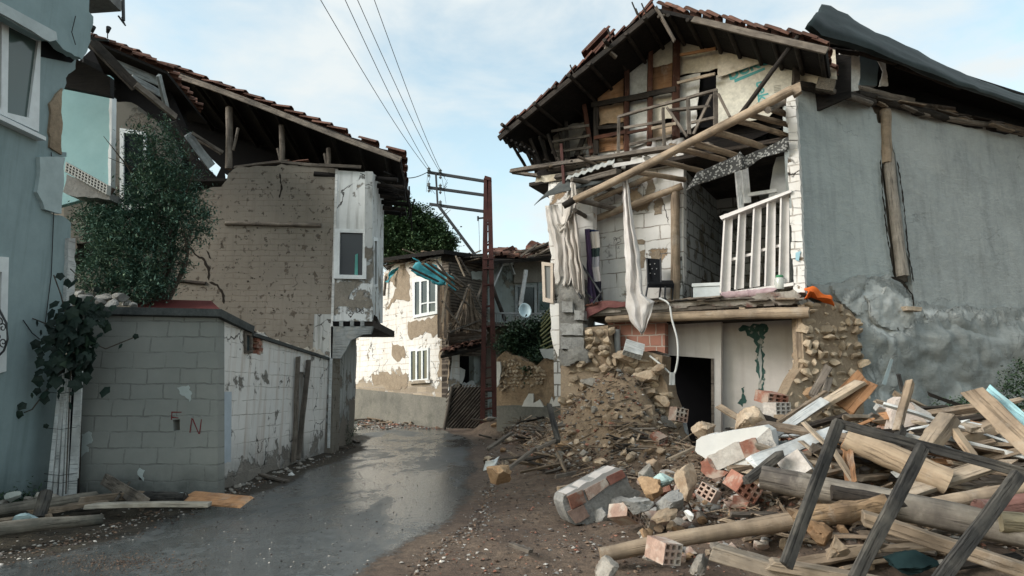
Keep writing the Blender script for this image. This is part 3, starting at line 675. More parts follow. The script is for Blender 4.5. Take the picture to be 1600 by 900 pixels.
stick('bay_corner_corbel', BS.P(581, 500, 0), BS.P(596, 516, 0), .12, WOODD, mh, r1=.07)
# roof
RA, RB = W(120, 52, 12.75), W(627, 244, 12.75); E_ = Vector((-.35, 2.9, -.05))
deck('roof_deck', [RA, RB, RB+E_, RA+E_], .05, WOODK, mh)
tiles('roof_tiles', RA+Vector((0, 0, .03)), RB-RA, E_, 23, 11, TILE, mh, 1.0, .05)
stick('verge_board', RA-Vector((0, .05, .10)), RB-Vector((0, .05, .10)), 0, WOODG, mh, w=.05, h=.11, bend=0, jit=.15)
n1 = (RB-RA)
for k in range(12):
    p = RA+n1*(k+.5)/12-Vector((0, 0, .12)); stick('purlin', p-Vector((0, .05, 0)), p+E_*.96, .05, WOODK, mh, sides=7)
for k in range(7):
    yk = 13.0+.38*k; a = Vector((-4.2, yk, 6.1-.012*k)); stick('eave_joist', a, Vector((-2.35-.12*(yk-13)+random.uniform(-.12, .1), yk+.1, 6.03-.02*k-random.uniform(0, .07))), .055, WOODD if k % 2 else WOODK, mh, sides=7)
bundle('eave_lath', [((RB.x-.05+random.uniform(-.06, .08)-.12*k/5, 12.8+.55*k/1.0*.9, 6.25), (RB.x+.06-.06*k+random.uniform(-.1, .1), 13.1+.5*k, 5.85-random.uniform(.0, .5)), .035, .02) for k in range(6)]+[((RB.x-.9+.1*k, 13+.4*k, 6.1-.08*k), (RB.x-.1-.05*k, 13+.4*k, 5.75+.05*k), .04, .03) for k in range(6)], WOODK, mh)
slab('attic_back_wall', Plane(0, 15.6, 800, 15.6), [(180, 330), (612, 330), (612, 292), (560, 268), (260, 150), (180, 120)], BLACK, mh, .06, amp=0, holes=[[(308, 246), (322, 240), (345, 262), (338, 276)], [(350, 270), (366, 281), (384, 287), (352, 287)]])  # coloured black so the open attic reads as unlit
deck('attic_floor', [(-8.6, 13.15, 6.05), (-3.7, 13.15, 6.05), (-3.7, 15.6, 6.0), (-8.6, 15.6, 6.0)], .06, WOODK, mh)
for (a, b_, r) in (((358, 168), (357, 264), .075), ((372, 200), (364, 235), .03), ((440, 196), (441, 252), .06), ((434, 232), (438, 252), .03), ((513, 232), (514, 258), .05), ((507, 240), (510, 258), .03), ((256, 140), (262, 230), .07), ((300, 215), (345, 240), .03)):
    stick('attic_post', M13.P(*a, .1), M13.P(*b_, .1), r, WOODG, mh, bend=.02)
bundle('wall_plate', [(M13.P(365, 262, .05), M13.P(450, 252, .05), .06, .05), (M13.P(440, 253, 0), M13.P(520, 260, .02), .06, .06), (M13.P(500, 258, -.1), M13.P(565, 261, -.1), .08, .06)], WOODG, mh)
tiles('loose_tiles', M13.P(416, 254, 0), M13.P(480, 252, 0)-M13.P(416, 254, 0), Vector((0, .25, 0)), 4, 1, TILE, mh, 1, 0, r=.06)
# left wing, nearer, behind the garage
M10 = Plane(0, 10.6, 800, 10.6)
slab('wing_wall', M10, [(100, 500), (100, 300), (172, 292), (172, 150, 1), (205, 160, 1), (240, 185, 1), (262, 215, 1), (268, 250, 1), (262, 300, 1), (255, 500)], GREYM, mh, .3, amp=.06, holes=[[(192, 205), (225, 210), (225, 320), (192, 325)], [(119, 380, 1), (180, 385, 1), (178, 408, 1), (119, 425, 1)]])
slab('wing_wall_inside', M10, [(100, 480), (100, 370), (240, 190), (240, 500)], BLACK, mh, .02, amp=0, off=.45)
window(M10, [(187, 200), (228, 206), (228, 326), (187, 330)], [[(193, 207), (224, 211), (224, 318), (193, 322)]], mh, off=-.04, t=.08, frame=PVC, glass=MB('black_pane').out((.01, .012, .014), .15, .4))
slab('wing_dark_fill', Plane(0, 11.6, 800, 11.6), [(108, 110), (146, 74), (262, 134), (292, 200), (285, 262), (108, 270)], BLACK, mh, .05, amp=0)  # black slab added to paint the dark under the wing roof
rk = [((142, 64), (214, 138), 10.0, .10, .16, WOODD), ((158, 82), (250, 116), 10.6, .03, .15, GRW), ((172, 96), (252, 130), 10.55, .03, .15, GRW), ((206, 122), (252, 147), 10.5, .03, .13, GRW), ((212, 132), (275, 184), 10.3, .08, .1, WOODG), ((126, 104), (176, 142), 10.0, .1, .1, WOODD), ((248, 118), (262, 175), 10.6, .05, .14, GRW), ((292, 210), (330, 260), 11.6, .04, .2, GRW), ((300, 208), (348, 238), 11.6, .03, .06, WOODG), ((270, 190), (300, 250), 11.2, .05, .14, WOODD)]
for a, b_, d, w_, h_, m_ in rk: stick('roof_board', W(*a, d), W(*b_, d+.5), 0, m_, mh, w=w_, h=h_)
deck('wing_roof', [W(138, 58, 10.2), W(262, 112, 10.9), W(262, 112, 10.9)+Vector((-.2, 2.0, -.1)), W(138, 58, 10.2)+Vector((-1, 2.6, 0))], .05, WOODK, mh)
tiles('wing_tiles', W(140, 58, 10.2), W(262, 109, 10.9)-W(140, 58, 10.2), Vector((-.2, 2.0, -.05)), 9, 8, TILE, mh, 1.2, .05)
deck('wing_attic_wall', [W(130, 90, 11.2), W(290, 160, 12.4), W(300, 270, 12.4), W(130, 180, 11.2)], .05, WOODK, mh)
# ------------------------------------------------------------------ foliage
def leaves(name, blobs, n, size, mat, parent, aspect=1.9, clump=26, hole=.0):
    """leaf-sized faces in small sprays; blobs are (centre, (rx, ry, rz), weight)"""
    vs, fs = [], []; tot = sum(b_[2] for b_ in blobs)
    for c, r, w_ in blobs:
        for _ in range(int(n*w_/tot/clump)):
            d = Vector((random.gauss(0, 1), random.gauss(0, 1), random.gauss(0, 1))).normalized(); q = random.uniform(.2, 1)**.45*random.choice((1, 1, 1.18))
            q *= 1+.22*noise.noise(d*2.2+Vector(c))
            cc = Vector(c)+Vector((d.x*r[0], d.y*r[1], d.z*r[2]))*q; sp = random.uniform(.5, 1.3)*size*3.2
            ax = (d+Vector((random.uniform(-1, 1), random.uniform(-1, 1), random.uniform(-.6, .9)))).normalized()
            for _k in range(clump):
                p = cc+ax*random.uniform(-1, 1)*sp*1.2+Vector((random.gauss(0, .4), random.gauss(0, .4), random.gauss(0, .4)))*sp
                u = Vector((random.uniform(-1, 1), random.uniform(-1, 1), random.uniform(-.8, .5))).normalized(); v = u.cross(Vector((random.uniform(-.5, .5), random.uniform(-.5, .5), 1))).normalized()
                s = size*random.uniform(.55, 1.25); k = len(vs)
                vs += [p-u*s, p+v*s/aspect+u*s*.1, p+u*s, p-v*s/aspect+u*s*.1]; fs.append((k, k+1, k+2, k+3))
    me = bpy.data.meshes.new(name); me.from_pydata([tuple(v) for v in vs], [], fs); me.materials.append(mat)
    o = bpy.data.objects.new(name, me); COL.objects.link(o); return put(o, parent, Matrix())
def limbs(base, tips, r0, mat, parent, name='branch'):
    for t in tips:
        b_ = Vector(base); t = Vector(t); m = b_.lerp(t, .5)+Vector((random.uniform(-.1, .1), random.uniform(-.1, .1), .05))*(t-b_).length
        bm = bmesh.new(); pts = [b_, b_.lerp(m, .5), m, m.lerp(t, .5), t]; sweep(bm, pts, [r0, r0*.8, r0*.6, r0*.4, r0*.18], 7, jit=.15)
        for _ in range(6):
            s = m.lerp(t, random.random()); e = s+Vector((random.uniform(-1, 1), random.uniform(-1, 1), random.uniform(-.1, 1)))*(t-b_).length*.25
            sweep(bm, [s, s.lerp(e, .5), e], [r0*.35, r0*.22, r0*.08], 5, jit=.2)
        mk(name, bm, mat, parent, smooth=True)
BARK = m_rough('bark', (.05, .042, .034), (.10, .085, .07), 6, 30)
LEAFD = m_leaf('dark_leaves', (.045, .10, .078), (.09, .155, .11), (.18, .25, .15))
LEAFT = m_leaf('tree_leaves', (.03, .062, .03), (.06, .105, .045), (.11, .16, .065))
LEAFB = m_leaf('bush_leaves', (.022, .045, .026), (.045, .08, .04), (.09, .13, .06))
LEAFV = m_leaf('vine_leaves', (.006, .014, .011), (.012, .026, .018), (.03, .055, .03))
# shrub tree behind the garage
def blob(px, py, d, rx, ry, w_, dz=.7): return (W(px, py, d), (rx/FL*d, dz, ry/FL*d), w_)
sh = thing('leafy_tree', 'dark feathery tree growing behind the garage against the mud brick wall', 'tree', (-5.3, 9.9, .25))
bm = bmesh.new(); sweep(bm, [Vector((-5.35, 9.9, .2)), Vector((-5.4, 9.9, 1.4)), Vector((-5.45, 9.85, 2.8))], [.09, .075, .06], 9, jit=.15); mk('trunk', bm, BARK, sh, smooth=True)
limbs((-5.45, 9.85, 2.7), [W(235, 215, 9.8), W(290, 300, 9.8), W(160, 370, 9.7), W(300, 350, 9.6), W(215, 280, 9.8), W(150, 440, 9.6), W(245, 400, 9.6)], .05, BARK, sh)
leaves('crown', [blob(245, 235, 9.8, 38, 50, 1.1, .4), blob(255, 310, 9.8, 60, 55, 2.6, .5), blob(200, 360, 9.7, 60, 45, 2.2, .5), blob(160, 345, 9.7, 38, 36, 1.0, .4), blob(235, 400, 9.6, 55, 50, 2.4, .5), blob(300, 340, 9.7, 34, 40, .8, .4), blob(160, 430, 9.4, 38, 34, 1.0, .3), blob(215, 445, 9.4, 50, 28, 1.3, .3), blob(262, 280, 9.8, 45, 60, 1.0, .4), blob(180, 380, 9.3, 50, 60, 1.0, .3)], 46000, .034, LEAFD, sh, 3.0, 22)
# tree on the hill behind
bt = thing('broad_tree', 'big dark green tree rising behind the peeling house', 'tree', (-5.2, 34, .75))
bm = bmesh.new(); sweep(bm, [Vector((-5.2, 34, .6)), Vector((-5.1, 34, 4)), Vector((-5.2, 34, 7.5))], [.4, .32, .2], 10, jit=.15); mk('trunk', bm, BARK, bt, smooth=True)
limbs((-5.2, 34, 5.5), [W(p[0], p[1], 34) for p in ((610, 345), (640, 330), (670, 345), (695, 370), (630, 390), (670, 392))], .14, BARK, bt)
leaves('crown', [blob(640, 352, 34, 36, 30, 2, 1.6), blob(615, 380, 34, 45, 40, 2, 1.8), blob(668, 368, 34, 34, 28, 1.6, 1.4), blob(690, 378, 33.6, 22, 16, .8, 1), blob(655, 395, 33.5, 60, 24, 1.6, 1.5), blob(575, 370, 34, 40, 40, 1.2, 1.6), blob(630, 330, 34, 18, 14, .5, 1)], 80000, .075, LEAFT, bt, 1.5, 24)
# vine on the blue house corner
vn = thing('climbing_vine', 'dark large-leaved vine hanging over the blue house corner above the white boards', 'vine', G(100, 775))
bm = bmesh.new()
for pts in ([(103, 772), (108, 640), (112, 560), (105, 500)], [(112, 520), (70, 505), (37, 492)], [(112, 560), (80, 600), (50, 640), (8, 656)], [(130, 530), (165, 545), (212, 526)], [(105, 500), (95, 460), (84, 430)], [(120, 500), (150, 460), (110, 420)]):
    sweep(bm, [W(x, y, 8.0-.12*(x > 60)) if i % 2 else W(x, y, 7.95) for i, (x, y) in enumerate(pts)], [.008]*len(pts), 5)
mk('stem', bm, BARK, vn)
def bigleaf(vs, fs, p, s):
    nrm = Vector((random.uniform(-.7, .7), -1, random.uniform(-.3, .8))).normalized(); u = nrm.cross(Vector((random.uniform(-.5, .5), 0, 1))).normalized(); v = u.cross(nrm); k = len(vs)
    prof = [(0, -.9), (.5, -.95), (.75, -.35), (1, .1), (.55, .45), (0, 1.1), (-.55, .45), (-1, .1), (-.75, -.35), (-.5, -.95)]
    vs.append(tuple(p+nrm*s*.15)); vs += [tuple(p+u*a*s+v*b_*-s) for a, b_ in prof]
    for i in range(10): fs.append((k, k+1+i, k+1+(i+1) % 10))
vs, fs = [], []
for _ in range(170):
    a = random.gauss(0, 1); b_ = random.gauss(0, 1); p = W(112+a*19, 535+b_*30+abs(a)*3, 7.9+random.uniform(-.18, .12)); bigleaf(vs, fs, p, random.uniform(.04, .085))
for _ in range(40): p = W(random.gauss(80, 10), random.gauss(565, 28), 7.85); bigleaf(vs, fs, p, random.uniform(.04, .07))
for _ in range(60): p = W(random.gauss(140, 16), random.gauss(492, 12), 7.9); bigleaf(vs, fs, p, random.uniform(.04, .07))
for x, y in ((37, 492), (64, 520), (58, 505), (76, 510), (212, 526), (188, 541), (150, 540), (50, 618), (58, 612), (34, 635), (12, 655), (30, 648), (70, 625), (95, 610), (110, 635), (112, 615), (72, 666), (104, 440), (94, 432), (62, 560), (58, 585)):
    bigleaf(vs, fs, W(x, y, 7.86), random.uniform(.03, .06))
me = bpy.data.meshes.new('foliage'); me.from_pydata(vs, [], fs); me.materials.append(LEAFV); o = bpy.data.objects.new('foliage', me); COL.objects.link(o); put(o, vn, Matrix())

# ------------------------------------------------------------------ peeling house in the background
PEEL = m_plaster('peeling_lime_wash', (.70, .69, .67), (.64, .62, .59), (.27, .22, .165), (.36, .305, .24), thr=.61, scale=1.25, low=(1.5, .9, .19), brick=(.5, .19, .012, .05), mortar=(.46, .40, .34), dirt=(.6, .6, (.3, .24, .18)), streak=((.52, .42, .32), .5))
PLINTH = m_rough('grey_plinth', (.14, .135, .12), (.20, .19, .165), 1.2, 18, c3=(.10, .10, .085))
LATH = m_plaster('bare_lath_wall', (.17, .14, .115), (.13, .11, .09), (.08, .065, .05), (.15, .12, .09), thr=.56, scale=3, brick=(3.0, .09, .02, .8), mortar=(.045, .036, .03), crack=False)
PA = Plane(575, 23.0, 701, 19.2); A2 = PA.P(701, 600)
ph = thing('peeling_house', 'flaking white house at the bend with a torn blue sheet on its roof', 'house', (-3, 22, gz(0, 21)))
slab('wall', PA, [(540, 620), (540, 470, 1), (594, 462, 1), (598, 440, 1), (600, 425, 1), (622, 412), (701, 398), (701, 640)], PEEL, ph, .4, amp=.03, holes=[[(648, 437), (679, 433), (679, 488), (648, 494)], [(641, 546), (667, 544), (667, 592), (641, 595)]])
slab('plinth', PA, [(540, 606), (612, 613), (701, 622), (701, 720), (540, 690)], PLINTH, ph, .45, amp=.02, off=-.05)
window(PA, [(644, 436), (683, 431), (683, 490), (645, 497)], [[(648, 441), (655, 440), (655, 491), (648, 492)], [(658, 440), (667, 438.5), (667, 472), (658, 474)], [(658, 476), (667, 474), (667, 488), (658, 489.5)], [(670, 438), (680, 437), (680, 471), (670, 472)], [(670, 474), (680, 473), (680, 486), (670, 487.5)]], ph, off=-.05, t=.09)
window(PA, [(639, 546), (669, 543), (669, 595), (639, 597)], [[(642, 549), (649, 548), (649, 593), (642, 594)], [(651.5, 549), (658, 548), (658, 592), (651.5, 593)], [(660.5, 548), (667, 547), (667, 591), (660.5, 592)]], ph, off=-.05, t=.09)
slab('sill', PA, [(638, 595), (671, 593), (671, 598), (638, 600)], PEEL, ph, .12, off=-.1)
BAREM = m_rough('bare_mud', (.24, .19, .14), (.32, .26, .195), 5, 25, bump=.9)
for o in ([(638, 502, 1), (684, 492, 1), (684, 520, 1), (676, 528, 1), (668, 520, 1), (640, 530, 1)], [(612, 535, 1), (630, 540, 1), (632, 560, 1), (618, 563, 1), (612, 548, 1)], [(580, 585, 1), (600, 582, 1), (636, 585, 1), (636, 604, 1), (610, 610, 1), (582, 598, 1)], [(686, 540, 1), (700, 535, 1), (700, 600, 1), (684, 590, 1)], [(600, 432, 1), (632, 412, 1), (640, 430, 1), (640, 470, 1), (622, 468, 1), (604, 482, 1), (620, 450, 1)]):
    slab('bare_patch', PA, o, BAREM, ph, .01, amp=.08, step=.12, off=-.012)
slab('corner_boards', PA, [(684, 434), (701, 432), (701, 530), (684, 528)], WOODM, ph, .06, amp=.02, off=-.07)
for k in range(5): stick('corner_board', PA.P(686+3.4*k, 434+k, -.1), PA.P(685+3.6*k, 528+random.uniform(-6, 4), -.1), 0, (WOODG, WOODM, WOODT)[k % 3], ph, w=.07, h=.03)
PB = Plane(0, 0, 0, 0, xy=((A2.x, A2.y), (W(762, 600, 20.5).x, 20.5)))
slab('end_wall', PB, [(701, 398), (762, 398), (762, 680), (701, 690)], LATH, ph, .3, amp=.02, holes=[[(706, 556), (755, 556), (755, 672), (706, 674)]])
slab('end_wall_inside', PB, [(700, 540), (770, 540), (770, 690), (700, 690)], BLACK, ph, .02, amp=0, off=.9)
slab('plaster_patch', PB, [(736, 425, 1), (754, 424, 1), (753, 438, 1), (738, 437, 1)], m_plain('greenish_plaster', (.36, .38, .35), .9, .1), ph, .02, amp=.04, step=.1, off=-.02)
slab('plaster_patch', PB, [(712, 575, 1), (727, 578, 1), (726, 588, 1), (722, 600, 1), (711, 600, 1)], m_plain('white_wash', (.45, .45, .43), .9, .1), ph, .02, amp=.04, step=.1, off=-.02)
slab('plaster_patch', PB, [(722, 600, 1), (740, 595, 1), (745, 612, 1), (728, 612, 1)], m_plain('grey_wash', (.33, .34, .34), .9, .1), ph, .02, amp=.04, step=.1, off=-.02)
it = []
for k in range(170):   # hanging reed and lath curtain
    x = random.gauss(733, 12); top = 455+abs(x-733)*1.4+random.uniform(-8, 15); bot = random.uniform(500, 522)
    it.append((PB.P(733+(x-733)*.5, top, -.25-random.random()*.2), PB.P(733+(x-733)*1.35, bot, -.35-random.random()*.25), random.uniform(.008, .016)))
tag(bundle('hanging_reeds', it, WOODM, ph), kind='stuff')
for a, b_, w_ in (((668, 410), (722, 448), .1), ((660, 412), (716, 452), .08), ((680, 405), (705, 440), .07), ((700, 450), (735, 480), .08), ((705, 428), (740, 455), .05), ((712, 400), (726, 432), .07), ((717, 402), (735, 430), .05), ((690, 470), (716, 505), .06), ((733, 445), (712, 500), .07), ((700, 432), (690, 505), .06), ((757, 435), (745, 470), .08), ((640, 418), (685, 440), .06), ((735, 445), (760, 500), .06), ((700, 520), (750, 500), .1), ((715, 512), (762, 520), .1), ((704, 505), (700, 532), .08)):
    stick('broken_lath', PB.P(*a, -.5), PB.P(*b_, -.6+random.uniform(-.2, .3)), 0, random.choice((WOODG, WOODP, WOODG, WOODM)), ph, w=w_, h=.04)
aw = [W(688, 556, 18.6), W(758, 541, 19.0), W(758, 527, 20.2), W(698, 540, 20.0)]
deck('awning_deck', aw, .08, WOODD, ph)
tiles('awning_tiles', aw[3]+Vector((0, 0, .03)), aw[0]-aw[3], aw[2]-aw[3], 3, 9, TILE, ph, 1.1, .03)
for k in range(3): stick('awning_log', W(702-3*k, 524+5*k, 19.3), W(760, 519+6*k, 19.6), .11, WOODG, ph)
# roof debris of the peeling house
deck('roof_deck', [W(585, 414, 22.6)+Vector((0, -.5, .1)), W(690, 397, 19)+Vector((.1, -.4, .05)), W(775, 403, 20.5), W(640, 398, 27)], .12, WOODK, ph)
it = []
for k in range(60):
    x = random.uniform(590, 765); d = 22.5-(x-590)/175*3; y = 414-(x-590)*.10 if x < 690 else 402; y += random.uniform(-5, 6)
    a = W(x, y, d+random.uniform(-.5, .8)); it.append((a, a+Vector((random.uniform(-1.1, 1.1), random.uniform(-.6, .6), random.uniform(-.25, .2))), random.uniform(.05, .13), .03))
bundle('roof_boards', it, WOODM, ph)
deck('ridge_beam', [W(690, 397, 18.9), W(775, 404, 20.2), W(775, 400, 20.8), W(692, 391, 20)], .2, WOODD, ph)
for k in range(9): stick('roof_board', W(640+12*k, 412-k*1.3, 20.3-.15*k), W(668+13*k, 396+random.uniform(-2, 6), 20.6-.1*k), 0, random.choice((WOODG, WOODD, WOODR)), ph, w=.1, h=.04)
# blue plastic sheet
def sheet(name, grid, mat, thick=.006, parent=None, sub=1, smooth=True, crease=.0):
    """cloth from a grid of world points (rows of equal length), with real thickness"""
    R_, C_ = len(grid), len(grid[0]); U_, V_ = (R_-1)*sub, (C_-1)*sub
    def P_(u, v):
        i, j = min(int(u), R_-2), min(int(v), C_-2); fu, fv = u-i, v-j
        fu2 = fu*fu*(3-2*fu)*.5+fu*.5; fv2 = fv*fv*(3-2*fv)*.5+fv*.5
        p = grid[i][j].lerp(grid[i][j+1], fv2).lerp(grid[i+1][j].lerp(grid[i+1][j+1], fv2), fu2)
        return p+Vector((noise.noise(p*5), noise.noise(p*5+Vector((9, 0, 0))), noise.noise(p*4+Vector((0, 7, 0)))))*crease
    bm = bmesh.new(); vs_ = [[bm.verts.new(P_(i/sub, j/sub)) for j in range(V_+1)] for i in range(U_+1)]
    for i in range(U_):
        for j in range(V_): bm.faces.new((vs_[i][j], vs_[i][j+1], vs_[i+1][j+1], vs_[i+1][j]))
    o = mk(name, bm, mat, parent, smooth=smooth); m = o.modifiers.new('thickness', 'SOLIDIFY'); m.thickness = thick; m.offset = 0
    return o
TARP = m_plain('turquoise_tarp', (.05, .30, .36), .55, .3, 0, .35)
def wpts(rows, d): return [[W(x, y, dd+random.uniform(-.05, .05)) for x, y, dd in [(p[0], p[1], p[2] if len(p) > 2 else d) for p in r]] for r in rows]
tag(sheet('plastic_sheet', wpts([[(644, 403), (652, 412), (640, 422)], [(662, 410), (668, 422), (656, 432)], [(684, 418), (686, 431), (676, 440)], [(698, 426), (704, 442), (690, 446)], [(708, 438), (712, 452), (700, 452)]], 18.8), TARP, sub=4, crease=.12), 'torn turquoise plastic sheet draped over the broken roof edge of the peeling house', 'plastic sheet')
tag(sheet('plastic_sheet', wpts([[(634, 408), (626, 413), (612, 422)], [(624, 417), (616, 427), (606, 431)], [(612, 434), (609, 440), (602, 440)]], 21.6), TARP, sub=4, crease=.12), 'small scrap of turquoise plastic hanging at the left roof corner of the peeling house', 'plastic sheet')
for k, (x0_, y0_, x1_, y1_) in enumerate(((603, 432, 600, 462), (632, 412, 604, 420))): stick('broken_lath', W(x0_, y0_, 22), W(x1_, y1_, 22), .05, WOODG, ph)
rock('torn_hollow', W(606, 452, 22.6), (.35, .25, .5), m_plain('hollow_black', (.035, .028, .022), .95, .1), 5, parent=ph)  # solid near-black lump standing in for the torn hollow
# slanted lattice gate below
FE = Plane(694, 18.2, 757, 18.0); fn = thing('lattice_panel', 'grey panel of slanted laths leaning below the small tiled awning', 'lattice panel', FE.P(722, 668))
it = []
for k in range(26):
    x = 652+5.2*k; a = [max(697, x), None]; t0 = (a[0]-x); p0 = (a[0], 668-t0*1.15); xe = min(756, x+58); p1 = (xe, 668-(xe-x)*1.15)
    if p1[0]-p0[0] < 3: continue
    it.append((FE.P(*p0), FE.P(*p1), .05, .02))
bundle('laths', it, WOODG, fn)
slab('backing', FE, [(696, 668), (704, 606), (757, 604), (757, 670)], WOODD, fn, .03, amp=0, off=.04)
stick('frame_post', FE.P(694, 671, -.04), FE.P(706, 604, -.04), .045, WOODG, fn)

# ------------------------------------------------------------------ second ruin behind the pole
PC = Plane(757, 20.5, 900, 22.5); rh_ = thing('ruined_cottage', 'ruined cottage with blue-grey peeling walls and a heap of red tiles for a roof', 'house', (1, 22, gz(0, 22)))
COT = m_plaster('grey_green_plaster', (.30, .34, .33), (.22, .24, .22), (.15, .14, .115), (.2, .185, .15), thr=.54, scale=1.1, streak=((.34, .40, .42), .4))
slab('wall', PC, [(740, 398), (930, 392), (930, 660), (740, 660)], COT, rh_, .3, amp=.02, holes=[[(808, 448), (836, 448), (836, 490), (808, 492)]])
slab('inside', PC, [(800, 440), (845, 440), (845, 500), (800, 500)], BLACK, rh_, .02, amp=0, off=1.0)
window(PC, [(805, 445), (839, 445), (839, 493), (805, 494)], [[(809, 449), (835, 449), (835, 490), (809, 491)]], rh_, frame=GRW, glass=MB('open_dark').out((.008, .009, .01), .2, .4))
window(PC, [(841, 424), (862, 424), (862, 489), (841, 490)], [[(843, 428), (860, 428), (860, 454), (843, 455)], [(843, 459), (860, 458), (860, 484), (843, 485)]], rh_, frame=GRW, glass=MB('green_pane').out((.06, .09, .08), .12, .5))
slab('timber_strip', PC, [(803, 400), (860, 398), (860, 440), (803, 442)], m_rough('brown_render', (.19, .17, .145), (.26, .235, .2), 2), rh_, .05, amp=.03, off=-.06)
stick('fallen_board', PC.P(785, 410, -.5), PC.P(768, 450, -.5), 0, WHITEP, rh_, w=.22, h=.05)
stick('fallen_board', PC.P(796, 410, -.4), PC.P(803, 428, -.4), 0, WHITEP, rh_, w=.12, h=.05)
stick('fascia_board', PC.P(762, 416, -.4), PC.P(802, 411, -.4), 0, WHITEP, rh_, w=.05, h=.12)
stick('pale_pole', PC.P(822, 422, -.8), PC.P(813, 478, -.8), .07, WHITEP, rh_)
stick('leaning_strut', PC.P(768, 445, -.8), PC.P(790, 502, -.9), .06, WOODD, rh_)
deck('roof_deck', [PC.P(757, 408, -.9), PC.P(925, 398, -.9), PC.P(925, 375, 1.8), PC.P(757, 398, 1.8)], .1, WOODD, rh_)
tiles('tile_heap', PC.P(758, 403, -.6)+Vector((0, 0, .1)), PC.P(815, 408, -.9)-PC.P(758, 400, -.6), Vector((.5, 1.9, .55)), 6, 7, TILE, rh_, 2.6, .1)
rock('tile_mound', PC.P(788, 400, 0), (1.0, .6, .3), TILED, 9, parent=rh_)
rock('tile_mound', PC.P(845, 398, 0), (1.1, .6, .5), TILED, 14, parent=rh_)
tiles('tile_heap', PC.P(835, 385, .1), PC.P(862, 402, -.8)-PC.P(835, 385, .1), Vector((.6, .4, .1)), 3, 5, TILE, rh_, 2, .1)
for k in range(16):
    x = random.uniform(800, 858); a = PC.P(x, 402-(x-800)*.25+random.uniform(-8, 8), -.9+random.uniform(-.3, .4)); stick('roof_timber', a, a+Vector((random.uniform(.5, 1.3), random.uniform(-.4, .5), random.uniform(.1, .5))), 0, random.choice((WOODG, WOODD, WOODM)), rh_, w=.08, h=.05)
stick('brick_patch', PC.P(838, 402, -.6), PC.P(860, 398, -.6), 0, BRICKP, rh_, w=.2, h=.3)
# balcony rail
PR = Plane(757, 19.6, 880, 20.2); it = [(PR.P(770, 489), PR.P(880, 491), .035, .05)]
for k in range(28): it.append((PR.P(772+3.9*k, 490), PR.P(772+3.9*k, 506), .02, .03))
bundle('balcony_rail', it, GRW, rh_)
slab('balcony_floor', PR, [(760, 503), (880, 506), (880, 512), (760, 509)], WOODG, rh_, 1.2, amp=0)
slab('balcony_front', PR, [(760, 512), (880, 512), (880, 600), (760, 600)], m_rough('lower_wall', (.14, .12, .10), (.2, .17, .14), 2), rh_, .2, amp=0, off=.8)
dsh = thing('satellite_dish', 'pale blue round satellite dish on the balcony rail of the ruined cottage', 'satellite dish', W(821, 492, 19.2))
bm = bmesh.new(); DM = Matrix.Translation(W(819.5, 487, 19.1)) @ Matrix.Rotation(math.radians(68), 4, 'X') @ Matrix.Rotation(.2, 4, 'Y')
rings = []
for i in range(7):
    r = .25*i/6; rings.append([bm.verts.new(DM @ Vector((math.cos(a)*r*.75, math.sin(a)*r, .09*(i/6)**2))) for a in [2*math.pi*k/28 for k in range(28)]] if i else [bm.verts.new(DM @ Vector())])
for k in range(28): bm.faces.new((rings[0][0], rings[1][k], rings[1][(k+1) % 28]))
for i in range(1, 6):
    for k in range(28): bm.faces.new((rings[i][k], rings[i+1][k], rings[i+1][(k+1) % 28], rings[i][(k+1) % 28]))
o = mk('reflector', bm, m_plain('dish_grey', (.42, .53, .56), .5, .4), dsh, smooth=True); o.modifiers.new('thickness', 'SOLIDIFY').thickness = .012
bundle('arm', [(W(820, 496, 19.1), W(822, 492, 18.7), .012), (W(820, 490, 19.2), W(823, 506, 19.6), .02)], DARKM, dsh)

# ------------------------------------------------------------------ broken earth wall with bush
PE = Plane(775, 16.5, 884, 15.0); ew = thing('broken_earth_wall', 'low broken wall of brown earth and stone with scraps of white plaster', 'wall', PE.P(830, 640))
EW = m_rough('earth_wall', (.24, .165, .105), (.32, .235, .155), 2.2, 14, bump=1.2, dist=.08, c3=(.12, .085, .06))
slab('wall', PE, [(776, 700), (776, 560, 1), (790, 548, 1), (808, 556, 1), (820, 565, 1), (838, 572, 1), (850, 560, 1), (858, 545, 1), (884, 540), (884, 700)], EW, ew, .5, amp=.08, step=.15)
stonework('stones', PE, [(777, 565), (800, 560), (820, 570), (850, 575), (852, 600), (800, 612), (777, 610)], STONE, ew, .13, 0, .1, .75, rel=.5)
slab('plinth', PE, [(776, 634), (800, 633), (884, 635), (884, 720), (776, 720)], PLINTH, ew, .1, amp=.02, off=-.08)
WS = m_plain('white_scrap', (.58, .56, .52), .9, .1)
for o in ([(815, 635, 1), (817, 632, 1), (826, 615), (833, 615, 1), (833, 630, 1), (843, 624, 1), (850, 636)], [(856, 636), (862, 620, 1), (865, 628), (869, 618, 1), (876, 634)], [(776, 565), (781, 565, 1), (780, 600, 1), (776, 605)]):
    slab('plaster_scrap', PE, o, WS, ew, .03, amp=.03, step=.08, off=-.085)
slab('roof_slab', PE, [(843, 545, 1), (880, 544), (880, 566, 1), (866, 562, 1), (850, 560, 1)], m_plaster('white_flaked', (.45, .47, .46), (.36, .38, .38), (.2, .18, .15), (.25, .22, .19), thr=.6, scale=3), ew, .3, amp=.03, off=-.1)
bu = thing('dark_bush', 'dense dark green bush overhanging the broken earth wall', 'bush', W(825, 600, 16.8))
limbs(W(825, 600, 16.8), [W(x, y, 16.6) for x, y in ((785, 540), (800, 520), (830, 510), (855, 520), (850, 560))], .05, BARK, bu)
